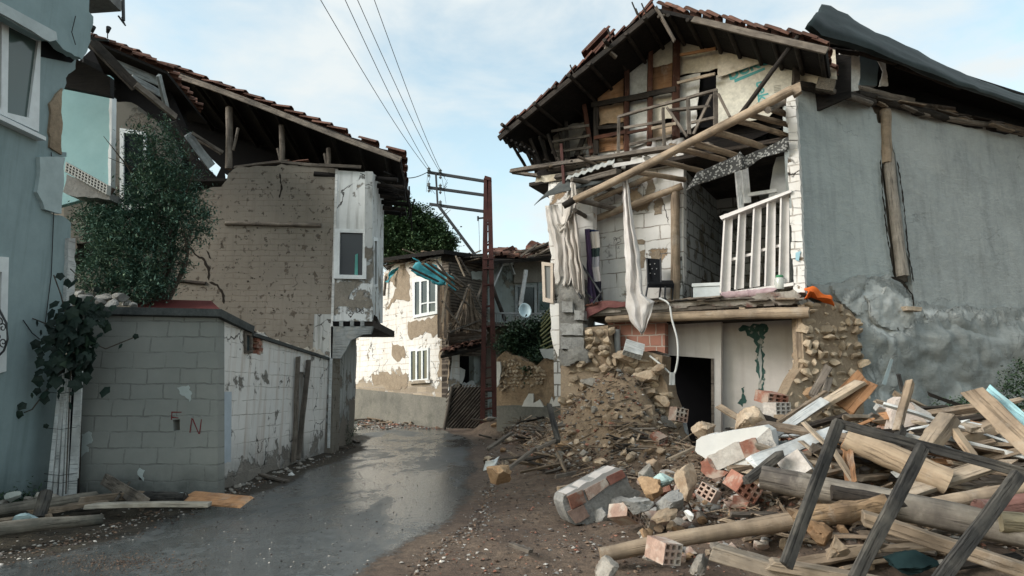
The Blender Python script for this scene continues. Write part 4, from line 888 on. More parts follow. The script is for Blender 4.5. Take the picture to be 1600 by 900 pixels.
leaves('crown', [blob(805, 535, 16.8, 28, 28, 1.6, .5), blob(835, 525, 16.9, 30, 26, 1.6, .5), blob(825, 555, 16.6, 38, 22, 1.8, .45), blob(850, 575, 16.0, 22, 16, 1.0, .3), blob(858, 510, 17, 14, 18, .5, .4), blob(838, 580, 15.9, 20, 10, .6, .2)], 20000, .045, LEAFB, bu, 1.8, 22)
for k in range(9):
    o = stick('green_cane', W(846+random.uniform(-2, 3), 548-6*k+random.uniform(-2, 2), 15.9), W(868, 538-8.5*k, 15.6), .02, m_wood('green_cane', (.17, .18, .09), (.26, .26, .14)) if k == 0 else CANE)
    CANE = o.data.materials[0]; tag(o, 'greenish cane in a stack beside the white wall edge, above the broken earth wall', 'cane', 'greenish canes')

# ------------------------------------------------------------------ utility pole
D = 17.6
up = thing('utility_pole', 'rusty red lattice steel pole with three dark crossarms and insulators', 'utility pole', W(763, 655, D))
for xa, xb in ((754, 759.5), (773, 764.5)):
    bm = bmesh.new(); sweep(bm, [W(xa, 662 if xa < 760 else 652, D), W(xb, 279, D)], None, w=.13, h=.09); mk('leg', bm, IRON, up)
lac = []
for k in range(22):
    y = 640-16*k; h_ = (655-y)/375; xl, xr = 754+5.5*h_, 773-8.5*h_
    if k % 2 == 0 or k < 4: lac.append((W(xl, y, D), W(xr, y-3, D), .05, .04))
    if k > 14: lac.append((W(xl, y, D), W(xr, y-12, D), .04, .02))
for y in (405, 420, 445, 610): lac.append((W(756, y, D), W(771, y, D), .12, .05))
for q in lac: bundle('brace', [q], IRON, up)
bm = bmesh.new(); sweep(bm, [W(757, 278, D), W(767, 281, D)], None, w=.14, h=.1); mk('pole_cap', bm, IRON, up)
INS = m_plain('insulator', (.22, .24, .24), .3, .6)
for (ya, yb, xa) in ((269, 285, 668), (293, 306.5, 669), (319, 332, 671)):
    bm = bmesh.new(); sweep(bm, [W(xa, ya, D+.05), W(768, yb, D)], None, w=.07, h=.075); arm = mk('crossarm', bm, DARKM, up)
    for x in (670, 688):
        if ya > 300 and x == 670: continue
        yy_ = ya+(x-xa)*(yb-ya)/(768-xa)
        bm = bmesh.new(); sweep(bm, [W(x, yy_-1+q, D) for q in (0, -2, -3, -5, -6, -7.5)], [.02, .05, .03, .055, .03, .015], 10); mk('insulator', bm, INS, arm, smooth=True)
        bm = bmesh.new(); sweep(bm, [W(x, yy_+3+q, D) for q in (0, 2, 3, 4.5)], [.02, .045, .03, .015], 10); mk('insulator', bm, INS, arm, smooth=True)
bm = bmesh.new(); sweep(bm, [W(681, 271, D), W(684, 322, D)], None, w=.05, h=.06); mk('upright', bm, DARKM, up)
bm = bmesh.new(); sweep(bm, [W(684, 320, D), W(742, 398, D)], None, w=.08, h=.08); mk('diagonal_strut', bm, DARKM, up)
bundle('small_fittings', [(W(748, 341, D), W(764, 339, D), .03), (W(747, 338, D), W(747, 345, D), .03), (W(757, 337, D), W(766, 337, D), .05), (W(748, 345, D), W(749, 395, D), .006), (W(668, 272, D), W(666, 300, D), .006), (W(690, 276, D), W(697, 318, D), .006)], DARKM, up)
it = []
for i in range(14):
    a = random.uniform(0, 6.28); p = W(683, 285, D)+Vector((math.cos(a)*.25, 0, math.sin(a)*.3)); q = W(683, 285, D)+Vector((math.cos(a+1)*.3, 0, math.sin(a+1)*.35)); it.append((p, q, .006))
bundle('loose_wires', it, WIREM, up)
WL = ['rightmost of the four wires rising across the sky', 'third from the left of the four wires rising across the sky', 'second from the left of the four wires rising across the sky', 'leftmost of the four wires rising across the sky']
for (x, y), (u, v), dd in (((670, 267), (502, -14), 5.5), ((673, 267), (540, -14), 5.7), ((688, 270), (559, -14), 5.9), ((690, 270), (585, -14), 6.1), ((668, 269), (600, 268), 13)):
    a, c_ = W(x, y, D), W(u, v, dd); c_ = c_ if v > 0 else a+(c_-a)*1.25; bm = bmesh.new(); pts = []
    for i in range(25):
        f = i/24; p = a.lerp(c_, f); p.z -= .16*math.sin(math.pi*f); pts.append(p)
    sweep(bm, pts, [.0075-.0045*i/24 if v < 0 else .012 for i in range(25)], 5)
    tag(mk('overhead_wire', bm, WIREM, center=True), WL.pop() if v < 0 else 'short overhead wire between the pole crossarms and the mud brick house', 'wire', 'overhead wires' if v < 0 else None)
# ------------------------------------------------------------------ the torn-open house on the right
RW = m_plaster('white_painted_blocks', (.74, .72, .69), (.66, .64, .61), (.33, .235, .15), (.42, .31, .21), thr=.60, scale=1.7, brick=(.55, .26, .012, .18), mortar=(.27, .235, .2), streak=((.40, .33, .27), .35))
RWD = m_plaster('shaded_blocks', (.46, .46, .45), (.38, .39, .38), (.18, .165, .13), (.25, .22, .18), thr=.55, scale=2.0, brick=(.5, .24, .016, .9), mortar=(.13, .125, .11))  # darker copy of the white blocks, room shade put into the colour
PINK = m_plaster('pinkish_room_paint', (.66, .62, .59), (.60, .56, .53), (.045, .105, .09), (.08, .15, .13), thr=.80, scale=.8, crack=False, streak=((.40, .35, .32), .4))
def m_grey(name, c1, c2, c3, patch=None):
    b = MB(name); co = b.co(); n = b.noise(co, 1.0, 8, .65, .6); f = b.noise(co, 6, 7, .7); st = b.noise(b.co((2.2, 2.2, .3)), 2.0, 6, .65)
    c = b.mix(b.rng(n, .35, .68), c1, c2); c = b.mix(b.rng(f, .35, .75, 0, .5), c, c3); c = b.mix(b.rng(st, .48, .72, 0, .5), c, tuple(x*.5 for x in c1))
    c = b.mix(b.rng(b.noise(co, .45, 5, .6, 1.0), .52, .66, 0, .5), c, c3)
    h = b.math('ADD', f, n)
    if patch:
        cx, cz, rx, rz, pc = patch; du = b.rng(b.sep(co, 0), cx-rx, cx+rx, -1, 1); dz = b.rng(b.sep(co, 2), cz-rz, cz+rz, -1, 1)
        q = b.math('SUBTRACT', b.math('ADD', b.noise(co, 3.2, 9, .72, .8), .42), b.math('ADD', b.math('MULTIPLY', b.math('ABSOLUTE', du), .42), b.math('MULTIPLY', b.math('ABSOLUTE', dz), .42)))
        m_ = b.rng(q, .40, .50); c = b.mix(b.math('MULTIPLY', m_, b.rng(f, .3, .6, .35, 1)), c, pc); h = b.math('ADD', h, b.math('MULTIPLY', m_, .8))
    cr = b.add('ShaderNodeTexVoronoi', feature='DISTANCE_TO_EDGE', Scale=.7); nn = b.add('ShaderNodeTexNoise', Scale=2.5, Detail=6.0); b.l.new(co, nn.inputs['Vector']); sc_ = b.add('ShaderNodeVectorMath', operation='SCALE'); sc_.inputs['Scale'].default_value = .9; b.l.new(nn.outputs['Color'], sc_.inputs[0]); ad = b.add('ShaderNodeVectorMath', operation='ADD'); b.l.new(co, ad.inputs[0]); b.l.new(sc_.outputs[0], ad.inputs[1]); b.l.new(ad.outputs[0], cr.inputs['Vector'])
    cm = b.math('MULTIPLY', b.rng(cr.outputs['Distance'], .007, .002), b.rng(b.noise(co, .9, 3), .50, .58)); c = b.mix(b.math('MULTIPLY', cm, .3), c, (.06, .06, .06)); h = b.math('SUBTRACT', h, b.math('MULTIPLY', cm, .25))
    tw = b.noise(b.co((1, 1, 4)), 3.5, 8, .75, 1.5); c = b.mix(b.rng(tw, .5, .62, 0, .3), c, c3); h = b.math('ADD', h, b.math('MULTIPLY', tw, .5))
    b.bump(h, .7, .04); return b.out(c, .9, .2)
GRAYA = m_grey('blue_grey_cement', (.34, .375, .375), (.28, .315, .315), (.41, .44, .43))
GRAYB = m_grey('blotchy_cement', (.33, .352, .35), (.26, .28, .28), (.43, .45, .44))
FP = Plane(860, 11.44, 1240, 9.5); GA = W(1240, 615, 9.5)
GW = Plane(0, 0, 0, 0, xy=((GA.x, GA.y), (GA.x+2.7, GA.y+1.0)))
GRAYC = m_grey('stained_cement', (.19, .207, .203), (.265, .283, .278), (.36, .375, .365), patch=(GW.uv(1375, 485, -.1)[0], GW.uv(1375, 485, -.1)[1], .95, .42, (.46, .475, .465)))
hs = thing('collapsed_house', 'tall old house with its street front fallen away, open rooms and a sagging tiled gable', 'house', (3.2, 11.5, gz(0, 11)))
def relief(name, pl, outline, mat, parent, step=.07, amp=.03, off=0.0, freq=1.6, t=.22, prof=None, jag_=.04):
    """an uneven wall skin: a displaced grid inside an outline, closed at the back by a slab"""
    P_ = jagify([(*pl.uv(p[0], p[1], off), p[2] if len(p) > 2 else 0) for p in outline], jag_, .1)
    x0, x1 = min(p[0] for p in P_), max(p[0] for p in P_); z0, z1 = min(p[1] for p in P_), max(p[1] for p in P_)
    bm = bmesh.new(); V = {}
    def gv(i, j):
        if (i, j) not in V:
            u, z = x0+i*step, z0+j*step; e = min(1, edgedist(u, z, P_)/.15)
            q = abs(noise.noise(Vector((u*freq, z*freq, off*3+1))))*amp*2+noise.noise(Vector((u*freq*4, z*freq*4, 7)))*amp*.5+(prof(u, z) if prof else 0)
            V[(i, j)] = bm.verts.new((u, off-q*e-.004, z))
        return V[(i, j)]
    for i in range(int((x1-x0)/step)+1):
        for j in range(int((z1-z0)/step)+1):
            if inpoly(x0+(i+.5)*step, z0+(j+.5)*step, P_): bm.faces.new((gv(i, j), gv(i+1, j), gv(i+1, j+1), gv(i, j+1)))
    mk(name, bm, mat, parent, pl.M, smooth=True)
    mk(name+'_core', prism(P_, [], off, off+t), mat, parent, pl.M)
# grey side wall
relief('cement_wall', GW, [(1243, 138), (1300, 150, 1), (1362, 166, 1), (1376, 200, 1), (1378, 250, 1), (1384, 330, 1), (1396, 432, 1), (1340, 452, 1), (1290, 452, 1), (1258, 446)], GRAYA, hs, .08, .010, 0, .8, .3, jag_=.02)
relief('cement_wall', GW, [(1388, 166, 1), (1440, 182, 1), (1500, 196, 1), (1600, 214), (1960, 290), (1960, 505), (1600, 505), (1430, 500, 1), (1424, 440, 1), (1410, 340, 1), (1400, 250, 1), (1390, 210, 1)], GRAYB, hs, .08, .02, 0, .8, .3, jag_=.02)
relief('lower_cement_wall', GW, [(1262, 446, 1), (1300, 440, 1), (1396, 430, 1), (1430, 470, 1), (1520, 485, 1), (1600, 480), (1960, 500), (1960, 800), (1348, 800), (1346, 600, 1), (1341, 500, 1), (1318, 478, 1), (1300, 470, 1), (1275, 460, 1)], GRAYC, hs, .05, .065, -.06, 1.9, .3,
       prof=lambda u, z: (.13+.07*noise.noise(Vector((u*1.6, 3, 0))))*math.exp(-((z-2.38-.16*noise.noise(Vector((u*1.3, 0, 5))))/(.16 if z > 2.38 else .5))**2))
relief('plaster_crust', GW, [(1352, 462, 1), (1392, 446, 1), (1424, 470, 1), (1432, 500, 1), (1410, 520, 1), (1372, 506, 1)], GRAYC, hs, .04, .06, -.17, 3.5, .1, jag_=.06)
relief('plaster_crust', GW, [(1300, 446, 1), (1345, 448, 1), (1356, 480, 1), (1340, 492, 1), (1312, 470, 1)], GRAYC, hs, .04, .05, -.14, 3.5, .1, jag_=.05)
relief('plaster_crust', GW, [(1445, 492, 1), (1500, 478, 1), (1545, 500, 1), (1560, 540, 1), (1500, 520, 1), (1460, 530, 1)], GRAYC, hs, .05, .06, -.12, 2.5, .1, jag_=.06)
slab('gap_dark', GW, [(1358, 166), (1395, 168), (1432, 440), (1392, 440)], m_rough('gap_mud', (.10, .085, .07), (.17, .14, .11), 4), hs, .1, amp=.03, off=.06)
stick('exposed_post', GW.P(1383, 172, -.03), GW.P(1386, 255, -.03), .085, WOODT, hs, r1=.09); stick('exposed_post', GW.P(1386, 240, -.02), GW.P(1410, 432, -.03), .09, m_wood('faded_grey_post', (.24, .21, .18), (.33, .30, .26)), hs, r1=.10)
stick('timber_stub', GW.P(1412, 482, -.25), GW.P(1437, 484, -.3), 0, WOODP, hs, w=.1, h=.07)
crack('crack', GW, [(1392, 432), (1410, 440), (1426, 460), (1428, 480)], .03, CRACKM, hs, -.20)
crack('crack', GW, [(1376, 250), (1379, 300), (1388, 380), (1398, 434)], .02, CRACKM, hs, -.05)
crack('crack', GW, [(1402, 252), (1410, 300), (1420, 400), (1428, 440)], .02, CRACKM, hs, -.05)
slab('plaster_gash', GW, [(1378, 600), (1392, 560), (1396, 562), (1384, 602)], m_plain('pale_gash', (.36, .42, .43), .9, .1), hs, .01, amp=.01, off=-.2)
# stacked white block end of the wall
bm = bmesh.new(); ya, yb = 140, 458; nrow = 12
for k in range(nrow):
    f0, f1 = k/nrow, (k+1)/nrow; y0_, y1_ = ya+(yb-ya)*f0, ya+(yb-ya)*f1-1; j = random.uniform(-1.5, 2)
    xl0, xr0 = 1228+12*f0*.9+j, 1243+15*f0; xl1, xr1 = 1228+12*f1*.9+j+random.uniform(-.8, .8), 1243+15*f1
    o = jagify([(*FP.uv(x, y, -.04), 1) for x, y in ((xl0, y0_), (xr0, y0_), (xr1, y1_), (xl1, y1_))], .008, .05)
    prism(o, [], -.04+random.uniform(-.02, .02), .35, bm)
mk('block_edge', bm, RW, hs, FP.M)
slab('paint_fleck', FP, [(1243, 395, 1), (1251, 392, 1), (1248, 408, 1), (1243, 406, 1)], m_plain('sky_blue_fleck', (.30, .48, .55), .9, .1), hs, .01, amp=.01, off=-.07)
# stone rubble end below
stonework('stone_core', GW, [(1252, 480), (1300, 470, 1), (1338, 498, 1), (1346, 560, 1), (1349, 720), (1225, 720), (1225, 640, 1), (1232, 610, 1), (1245, 585, 1), (1256, 560)], STONE, hs, .15, -.18, .16, .97, MUD, .2, .7)
relief('mud_bedding', GW, [(1254, 482), (1300, 472, 1), (1336, 498, 1), (1344, 560, 1), (1347, 720), (1222, 720), (1226, 640, 1), (1236, 605, 1), (1247, 580, 1)], MUD, hs, .035, .05, -.12, 3.5, .1)
for k in range(22):
    f = k/22; rock('big_stone', GW.P(1256-34*f*f-random.uniform(-3, 3), 490+170*f, -.02), (random.uniform(.06, .12), .12, random.uniform(.05, .09)), ROCKT, parent=hs)
# floors
zf = FP.uv(1240, 470)[1]; uL = FP.uv(905, 480)[0]; uR = FP.uv(1246, 470)[0]; za = FP.uv(1080, 234)[1]
cornice('upper_floor', FP, uL, uR, zf-.06, zf, -.12, 3.0, WOODG, hs)
cornice('ceiling_boards', FP, uL, uR+.2, zf-.2, zf-.17, .25, 3.0, WOODD, hs)
stick('floor_beam', FP.P(948, 499, -.05), FP.P(1264, 489, -.14), .075, WOODT, hs, r1=.085, bend=.004)
for k, x in enumerate((940, 962, 1036, 1062, 1092, 1125, 1160, 1190, 1216, 1252)):
    a = FP.P(x, 484-.012*(x-940), -.1); stick('joist', a, a+FP.n*.88, 0, WOODD if k % 3 else WOODT, hs, w=.09, h=.09)
stick('prop', FP.P(1250, 495, 0), FP.P(1249, 566, 0), .055, WOODT, hs)
for k in range(26):
    x = random.uniform(915, 1250); a = FP.P(x, 478-.028*(x-915)-random.uniform(0, 6), random.uniform(-.22, .1)); stick('floor_debris', a, a+FP.t*random.uniform(.2, .6)+Vector((0, 0, random.uniform(-.03, .05))), 0, random.choice((WOODG, WOODR if x < 1000 else WOODG, WOODM, WOODD)), hs, w=random.uniform(.08, .16), h=.025)
relief('floor_crust', FP, [(918, 478, 1), (1000, 472, 1), (1120, 470, 1), (1180, 462, 1), (1240, 452, 1), (1252, 462, 1), (1240, 474, 1), (1120, 478, 1), (918, 488, 1)], m_rough('floor_crust_m', (.20, .17, .145), (.34, .31, .27), 3, 20, c3=(.12, .06, .05)), hs, .05, .03, -.14, 2.5, .2, jag_=.03)
slab('red_edging', FP, [(912, 486, 1), (925, 473, 1), (960, 470, 1), (1005, 470, 1), (1002, 478, 1), (950, 480, 1), (915, 500, 1)], m_rough('red_carpet', (.13, .05, .05), (.22, .10, .09), 4), hs, .03, amp=.02, off=-.2)
# ground floor room
slab('door_wall', FP, [(985, 495), (1127, 498), (1126, 760), (985, 760)], PINK, hs, .12, holes=[[(1044, 555), (1113, 560), (1114, 745), (1044, 745)]], amp=.0, off=.55)
slab('back_wall', FP, [(1119, 480), (1262, 480), (1262, 760), (1119, 760)], PINK, hs, .12, amp=0, off=.8)
TEAL = m_rough('dark_green_paint', (.04, .095, .085), (.075, .14, .125), 3, 16, bump=.5, c3=(.40, .39, .36), f3=(.56, .60))
slab('paint_scar', FP, [(1153, 514, 1), (1165, 508, 1), (1198, 507, 1), (1201, 513, 1), (1193, 524, 1), (1192, 560, 1), (1194, 600, 1), (1196, 625, 1), (1186, 628, 1), (1184, 600, 1), (1181, 560, 1), (1178, 530, 1), (1166, 520, 1)], TEAL, hs, .004, amp=.035, step=.035, off=.795)
slab('paint_scar', FP, [(1158, 607, 1), (1164, 604, 1), (1165, 630, 1), (1160, 636, 1), (1152, 630, 1)], TEAL, hs, .004, amp=.035, step=.035, off=.795)
slab('paint_flake', FP, [(1184, 560, 1), (1188, 535, 1), (1190, 560, 1), (1191, 585, 1), (1186, 600, 1), (1187, 575, 1)], m_plain('pale_flake', (.45, .46, .45), .9, .1), hs, .006, amp=.01, step=.06, off=.784)
slab('door_jamb', FP, [(1111, 560), (1115, 560), (1116, 745), (1112, 745)], WOODG, hs, .16, amp=0, off=.53)
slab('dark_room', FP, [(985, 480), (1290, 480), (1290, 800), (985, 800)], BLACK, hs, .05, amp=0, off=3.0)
slab('leaning_board', FP, [(1051, 637), (1067, 636, 1), (1077, 700, 1), (1076, 720), (1052, 720)], WHITEP, hs, .05, amp=.01, off=.4)
bw = slab('brick_partition', FP, [(950, 500), (1039, 498), (1039, 552, 1), (1020, 548, 1), (952, 556)], None or m_plaster('hollow_brick_wall', (.40, .20, .15), (.33, .155, .115), (.3, .15, .1), (.4, .2, .15), thr=.9, brick=(.21, .19, .012, 1.0), mortar=(.42, .34, .29), crack=False), hs, .2, amp=.02, off=.15)
stick('drain_pipe', FP.P(964, 515, -.02), FP.P(965, 556, -.02), .055, m_plain('grey_pipe', (.24, .25, .25), .5, .4), hs, jit=0)
# first floor back and side walls
slab('block_wall', FP, [(912, 225), (1068, 215), (1068, 482), (912, 488)], RW, hs, .2, amp=0, off=.5)
RS = Plane(0, 0, 0, 0, xy=(tuple(FP.P(1066, 400, .5))[:2], tuple(FP.P(1124, 400, 3.0))[:2]))
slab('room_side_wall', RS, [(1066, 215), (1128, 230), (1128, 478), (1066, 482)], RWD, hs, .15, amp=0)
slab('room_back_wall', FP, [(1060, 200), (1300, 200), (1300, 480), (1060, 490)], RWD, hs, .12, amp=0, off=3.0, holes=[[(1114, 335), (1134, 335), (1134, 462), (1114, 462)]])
slab('room_back_dark', FP, [(1090, 300), (1160, 300), (1160, 490), (1090, 490)], m_plain('navy_dark', (.008, .018, .03), .9, .1), hs, .02, amp=0, off=3.4)
slab('room_window_curtain', FP, [(1208, 262), (1216, 236), (1245, 228), (1245, 318), (1200, 312)], m_plain('net_curtain', (.55, .56, .55), .9, .1), hs, .02, amp=0, off=1.0)  # pale sheet for the whitish curtain at the room window
slab('door_casing', FP, [(1110, 332), (1116, 332), (1116, 462), (1111, 462)], WHITEP, hs, .08, amp=0, off=2.9)
stick('wooden_post', FP.P(1055, 296, .42), FP.P(1056, 470, .42), .075, WOODT, hs, r1=.085, bend=.006)
for o in ([(1025, 312, 1), (1033, 308, 1), (1037, 318, 1), (1034, 334, 1), (1022, 336, 1)], [(1010, 282, 1), (1020, 280, 1), (1022, 300, 1), (1010, 305, 1)], [(992, 374, 1), (1008, 376, 1), (1006, 382, 1), (994, 380, 1)], [(1015, 395, 1), (1030, 390, 1), (1032, 404, 1), (1018, 406, 1)], [(998, 394, 1), (1008, 390, 1), (1006, 418, 1), (999, 420, 1)]):
    slab('bare_patch', FP, o, BAREM, hs, .01, amp=.025, step=.05, off=.49)
# left front stub with window
slab('front_wall_stub', FP, [(857, 285), (926, 280), (926, 480), (912, 480), (911, 435), (874, 432), (873, 560, 1), (864, 540, 1), (860, 480, 1), (862, 400, 1), (856, 340, 1)], RW, hs, .2, amp=.03, off=0.0, holes=[[(870, 350), (897, 348), (898, 428), (872, 430)]])
window(FP, [(868, 348), (899, 346), (900, 430), (870, 432)], [[(872, 352), (882, 351), (883, 426), (873, 427)], [(886, 351), (896, 350), (897, 425), (887, 426)]], hs, off=.02, t=.1)
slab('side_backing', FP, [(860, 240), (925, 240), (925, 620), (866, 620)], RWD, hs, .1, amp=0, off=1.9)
sl = window(FP, [(846, 409), (864, 411), (864, 474), (848, 471)], [[(850.5, 415), (860, 416), (860, 467), (852, 465)]], hs, off=-.15, t=.06, frame=m_plain('cream_sash', (.55, .46, .38), .7, .2), glass=MB('dull_pane').out((.2, .2, .19), .2, .4), name='window_sash')
slab('hanging_board', FP, [(859, 474), (876, 474), (880, 545, 1), (872, 546, 1), (864, 530, 1)], RW, hs, .06, amp=.02, off=-.12)
# stone pillar at the left corner
GP = m_rough('grey_masonry', (.17, .165, .155), (.25, .24, .22), 3, 20, bump=1.1, dist=.05, c3=(.11, .10, .09))
relief('mortar_pillar', FP, [(873, 434, 1), (895, 430, 1), (908, 434, 1), (912, 480, 1), (912, 575), (876, 575)], GP, hs, .04, .05, -.25, 4, .5, jag_=.03)
for (xa, ya_, xb, yb_) in ((876, 505, 911, 524), (876, 526, 893, 546), (878, 470, 895, 488), (897, 484, 912, 500), (893, 527, 912, 545)):
    slab('grey_block', FP, [(xa, ya_, 1), (xb, ya_+1, 1), (xb, yb_, 1), (xa, yb_, 1)], CONC, hs, .2, amp=.012, step=.06, off=-.33)
relief('block_slab', FP, [(874, 548, 1), (914, 545, 1), (920, 566, 1), (880, 572, 1)], GP, hs, .04, .04, -.4, 4, .4)
stonework('stone_pier', FP, [(876, 572, 1), (912, 560, 1), (912, 512, 1), (950, 508, 1), (956, 555, 1), (985, 560, 1), (1000, 548, 1), (1035, 556, 1), (1042, 600, 1), (1052, 650, 1), (1066, 690, 1), (1068, 790), (876, 790)], STONE, hs, .17, -.27, .2, .95, MUD, .5, .8)
relief('mud_bedding', FP, [(914, 556, 1), (952, 530, 1), (956, 560, 1), (1000, 556, 1), (1033, 560, 1), (1040, 600, 1), (1050, 650, 1), (1060, 690, 1), (1062, 790), (880, 790), (880, 578, 1)], MUD, hs, .04, .07, -.2, 3.2, .1)
stonework('small_stones', FP, [(912, 512), (950, 512), (952, 545), (912, 550)], STONE, hs, .17, -.3, .1, .95, None, .5, .6)
for k, (x, y, w_, h_) in enumerate(((1002, 655, .42, .16), (1006, 640, .34, .15), (1000, 672, .5, .16), (1010, 687, .3, .16), (998, 625, .2, .16))):
    a = FP.P(x-18, y, -.62); stick('pale_block', a, a+FP.t*w_, 0, ROCKT, hs, w=.22, h=h_, jit=.08)
for (x, y, s) in ((975, 560, .26), (945, 575, .16), (1010, 590, .24), (1030, 575, .2), (925, 600, .2), (1012, 615, .2), (965, 600, .17), (985, 630, .2), (1035, 625, .2), (1040, 660, .2), (940, 545, .12)):
    rock('big_stone', FP.P(x, y, -.35), (s, s*.7, s*.62), ROCKT if random.random() < .7 else ROCKG, parent=hs)
# attic: panels, posts, rail
AO = .45
slab('attic_backing', FP, [(835, 275), (835, 225), (1030, 45), (1330, 88), (1330, 150), (1240, 190), (1080, 260)], WOODK, hs, .05, amp=0, off=AO+.22)
cornice('attic_floor', FP, FP.uv(815, 268)[0], uR+.1, za-.02, za+.05, .3, 3.6, WOODD, hs)
CREAM = m_rough('cream_board', (.54, .49, .39), (.64, .58, .48), 1.3, 14, rough=.85, bump=.25, c3=(.36, .29, .2))
PALE = m_rough('pale_board', (.56, .55, .52), (.66, .65, .61), 1.5, 14, rough=.85, bump=.25, c3=(.33, .3, .26))
CARD = m_rough('printed_cardboard', (.56, .54, .46), (.64, .61, .53), 1.2, 16, rough=.9, bump=.2, c3=(.40, .35, .27))
pan = [([(934, 162), (934, 128, 1), (974, 110), (974, 153)], WOODO, 0), ([(936, 167, 1), (974, 160), (974, 190, 1), (955, 192, 1), (936, 197, 1)], m_rough('peach_board', (.50, .33, .2), (.60, .43, .29), 1.5, 14, bump=.2), 0), ([(936, 217, 1), (974, 212, 1), (974, 233), (936, 238)], WOODO, .01),
       ([(984, 107, 1), (1012, 84), (1012, 146), (984, 151)], PALE, 0), ([(984, 160), (1012, 154, 1), (1012, 222), (984, 232)], PALE, 0),
       ([(1020, 80, 1), (1051, 58), (1051, 97, 1), (1020, 105)], CREAM, 0), ([(1021, 106), (1051, 98), (1051, 138), (1021, 143, 1)], WOODO, .01), ([(1020, 152, 1), (1051, 146), (1051, 185, 1), (1020, 190, 1)], CREAM, 0), ([(1020, 198, 1), (1051, 192), (1051, 214), (1020, 220)], m_rough('tan_board', (.44, .32, .21), (.54, .42, .3), 1.5, 14, bump=.2), 0),
       ([(1060, 50), (1092, 46), (1124, 60, 1), (1126, 106, 1), (1108, 111), (1083, 114, 1), (1060, 118)], CREAM, 0), ([(1060, 122), (1078, 117, 1), (1094, 114), (1092, 150, 1), (1088, 195, 1), (1060, 208)], PALE, .015),
       ([(1119, 118), (1190, 96), (1189, 82, 1), (1241, 66), (1245, 122, 1), (1238, 142), (1200, 184), (1119, 198)], CARD, .03), ([(1122, 64, 1), (1140, 60), (1162, 57, 1), (1188, 66, 1), (1188, 98), (1122, 121, 1)], CREAM, -.04),
       ([(1249, 66), (1305, 78), (1308, 124, 1), (1284, 119, 1), (1275, 136), (1245, 126)], CREAM, .0), ([(862, 200, 1), (920, 190, 1), (920, 240), (868, 250)], m_rough('dusty_boarding', (.22, .19, .16), (.30, .27, .23), 2, 14), .08)]
for o, m_, dz in pan: slab('wall_panel', FP, o, m_, hs, .015, amp=.02, step=.08, off=AO+dz)
for a, b_, w_, m_ in (((979, 105), (979, 236), .09, WOODR), ((1016, 76), (1015, 226), .085, WOODR), ((1057, 42), (1056, 216), .12, WOODR), ((931, 166), (931, 241), .09, WOODD), ((884, 190), (888, 250), .07, WOODD), ((906, 126), (925, 242), .08, WOODR), ((868, 170), (882, 250), .06, WOODD), ((916, 205), (900, 244), .05, WOODD), ((1247, 70), (1243, 130), .1, WOODD), ((832, 235), (838, 268), .07, WOODD), ((848, 215), (856, 265), .06, WOODD)):
    stick('attic_post', FP.P(*a, AO-.1), FP.P(*b_, AO-.1), 0, m_, hs, w=w_, h=.09)
for a, b_, w_, m_ in (((924, 164), (1056, 139), .1, WOODD), ((928, 216), (978, 206), .07, WOODR), ((980, 208), (1014, 201), .05, WOODR), ((1018, 201), (1056, 193), .06, WOODP), ((1062, 86), (1118, 76), .045, WOODO), ((1058, 130), (1118, 115), .05, WOODP), ((1058, 172), (1100, 168), .05, WOODG), ((934, 200), (975, 196), .07, WOODD), ((980, 156), (1014, 150), .06, WOODD), ((984, 226), (1050, 212), .05, WOODG), ((862, 205), (920, 196), .05, WOODG), ((862, 222), (922, 212), .05, WOODG), ((862, 238), (925, 230), .05, WOODG)):
    stick('attic_batten', FP.P(*a, AO-.15), FP.P(*b_, AO-.15), 0, m_, hs, w=.035, h=w_)
slab('dark_doorway', FP, [(1094, 110), (1119, 108), (1118, 198), (1092, 200)], BLACK, hs, .02, amp=0, off=AO+.09)
def text(s, pl, px, py, off, size, rot, mat, parent, name='printed_word'):
    fc = bpy.data.curves.new(name, 'FONT'); fc.body = s; fc.size = size; fc.extrude = .001; fc.offset = size*.018; fc.align_x = 'CENTER'; fc.align_y = 'CENTER'; fc.materials.append(mat)
    o = bpy.data.objects.new(name, fc); COL.objects.link(o)
    bpy.context.view_layer.update(); me = bpy.data.meshes.new_from_object(o.evaluated_get(bpy.context.evaluated_depsgraph_get())); bpy.data.objects.remove(o)
    o = bpy.data.objects.new(name, me); COL.objects.link(o)
    u, z = pl.uv(px, py, off); return put(o, parent, pl.M @ Matrix.Translation((u, off, z)) @ Matrix.Rotation(math.pi/2, 4, 'X') @ Matrix.Rotation(rot, 4, 'Z'))
INK = m_plain('teal_print', (.10, .33, .33), .8, .1); INK2 = m_plain('grey_print', (.26, .25, .21), .8, .1)
text('beko', FP, 1170, 103, AO+.027, .36, .22, INK, hs)
slab('print_line', FP, [(1147, 124), (1195, 105), (1195, 109), (1148, 129)], INK, hs, .003, amp=0, off=AO+.026)
text('beko', FP, 1191, 147, AO+.027, .24, -math.pi/2+.05, INK, hs)
slab('print_line', FP, [(1183, 143), (1185.5, 142), (1187, 160), (1184.5, 161)], INK, hs, .003, amp=0, off=AO+.026)
for (x, y) in ((1215, 134), (1218, 95), (1226, 92)): 
    for k in range(5): slab('print_line', FP, [(x-6, y+k*2.4), (x+5, y-1.5+k*2.4), (x+5, y-.4+k*2.4), (x-6, y+1.1+k*2.4)], INK2, hs, .002, amp=0, off=AO+.027)
slab('hanging_paper', GW, [(1312, 82, 1), (1344, 78, 1), (1342, 141, 1), (1330, 143, 1), (1312, 138, 1)], PALE, hs, .02, amp=.015, step=.05, off=-.15)
slab('metal_box', GW, [(1343, 86), (1374, 92, 1), (1370, 134), (1343, 133)], m_plain('dark_teal_metal', (.08, .11, .12), .5, .4), hs, .25, amp=.01, off=-.05)
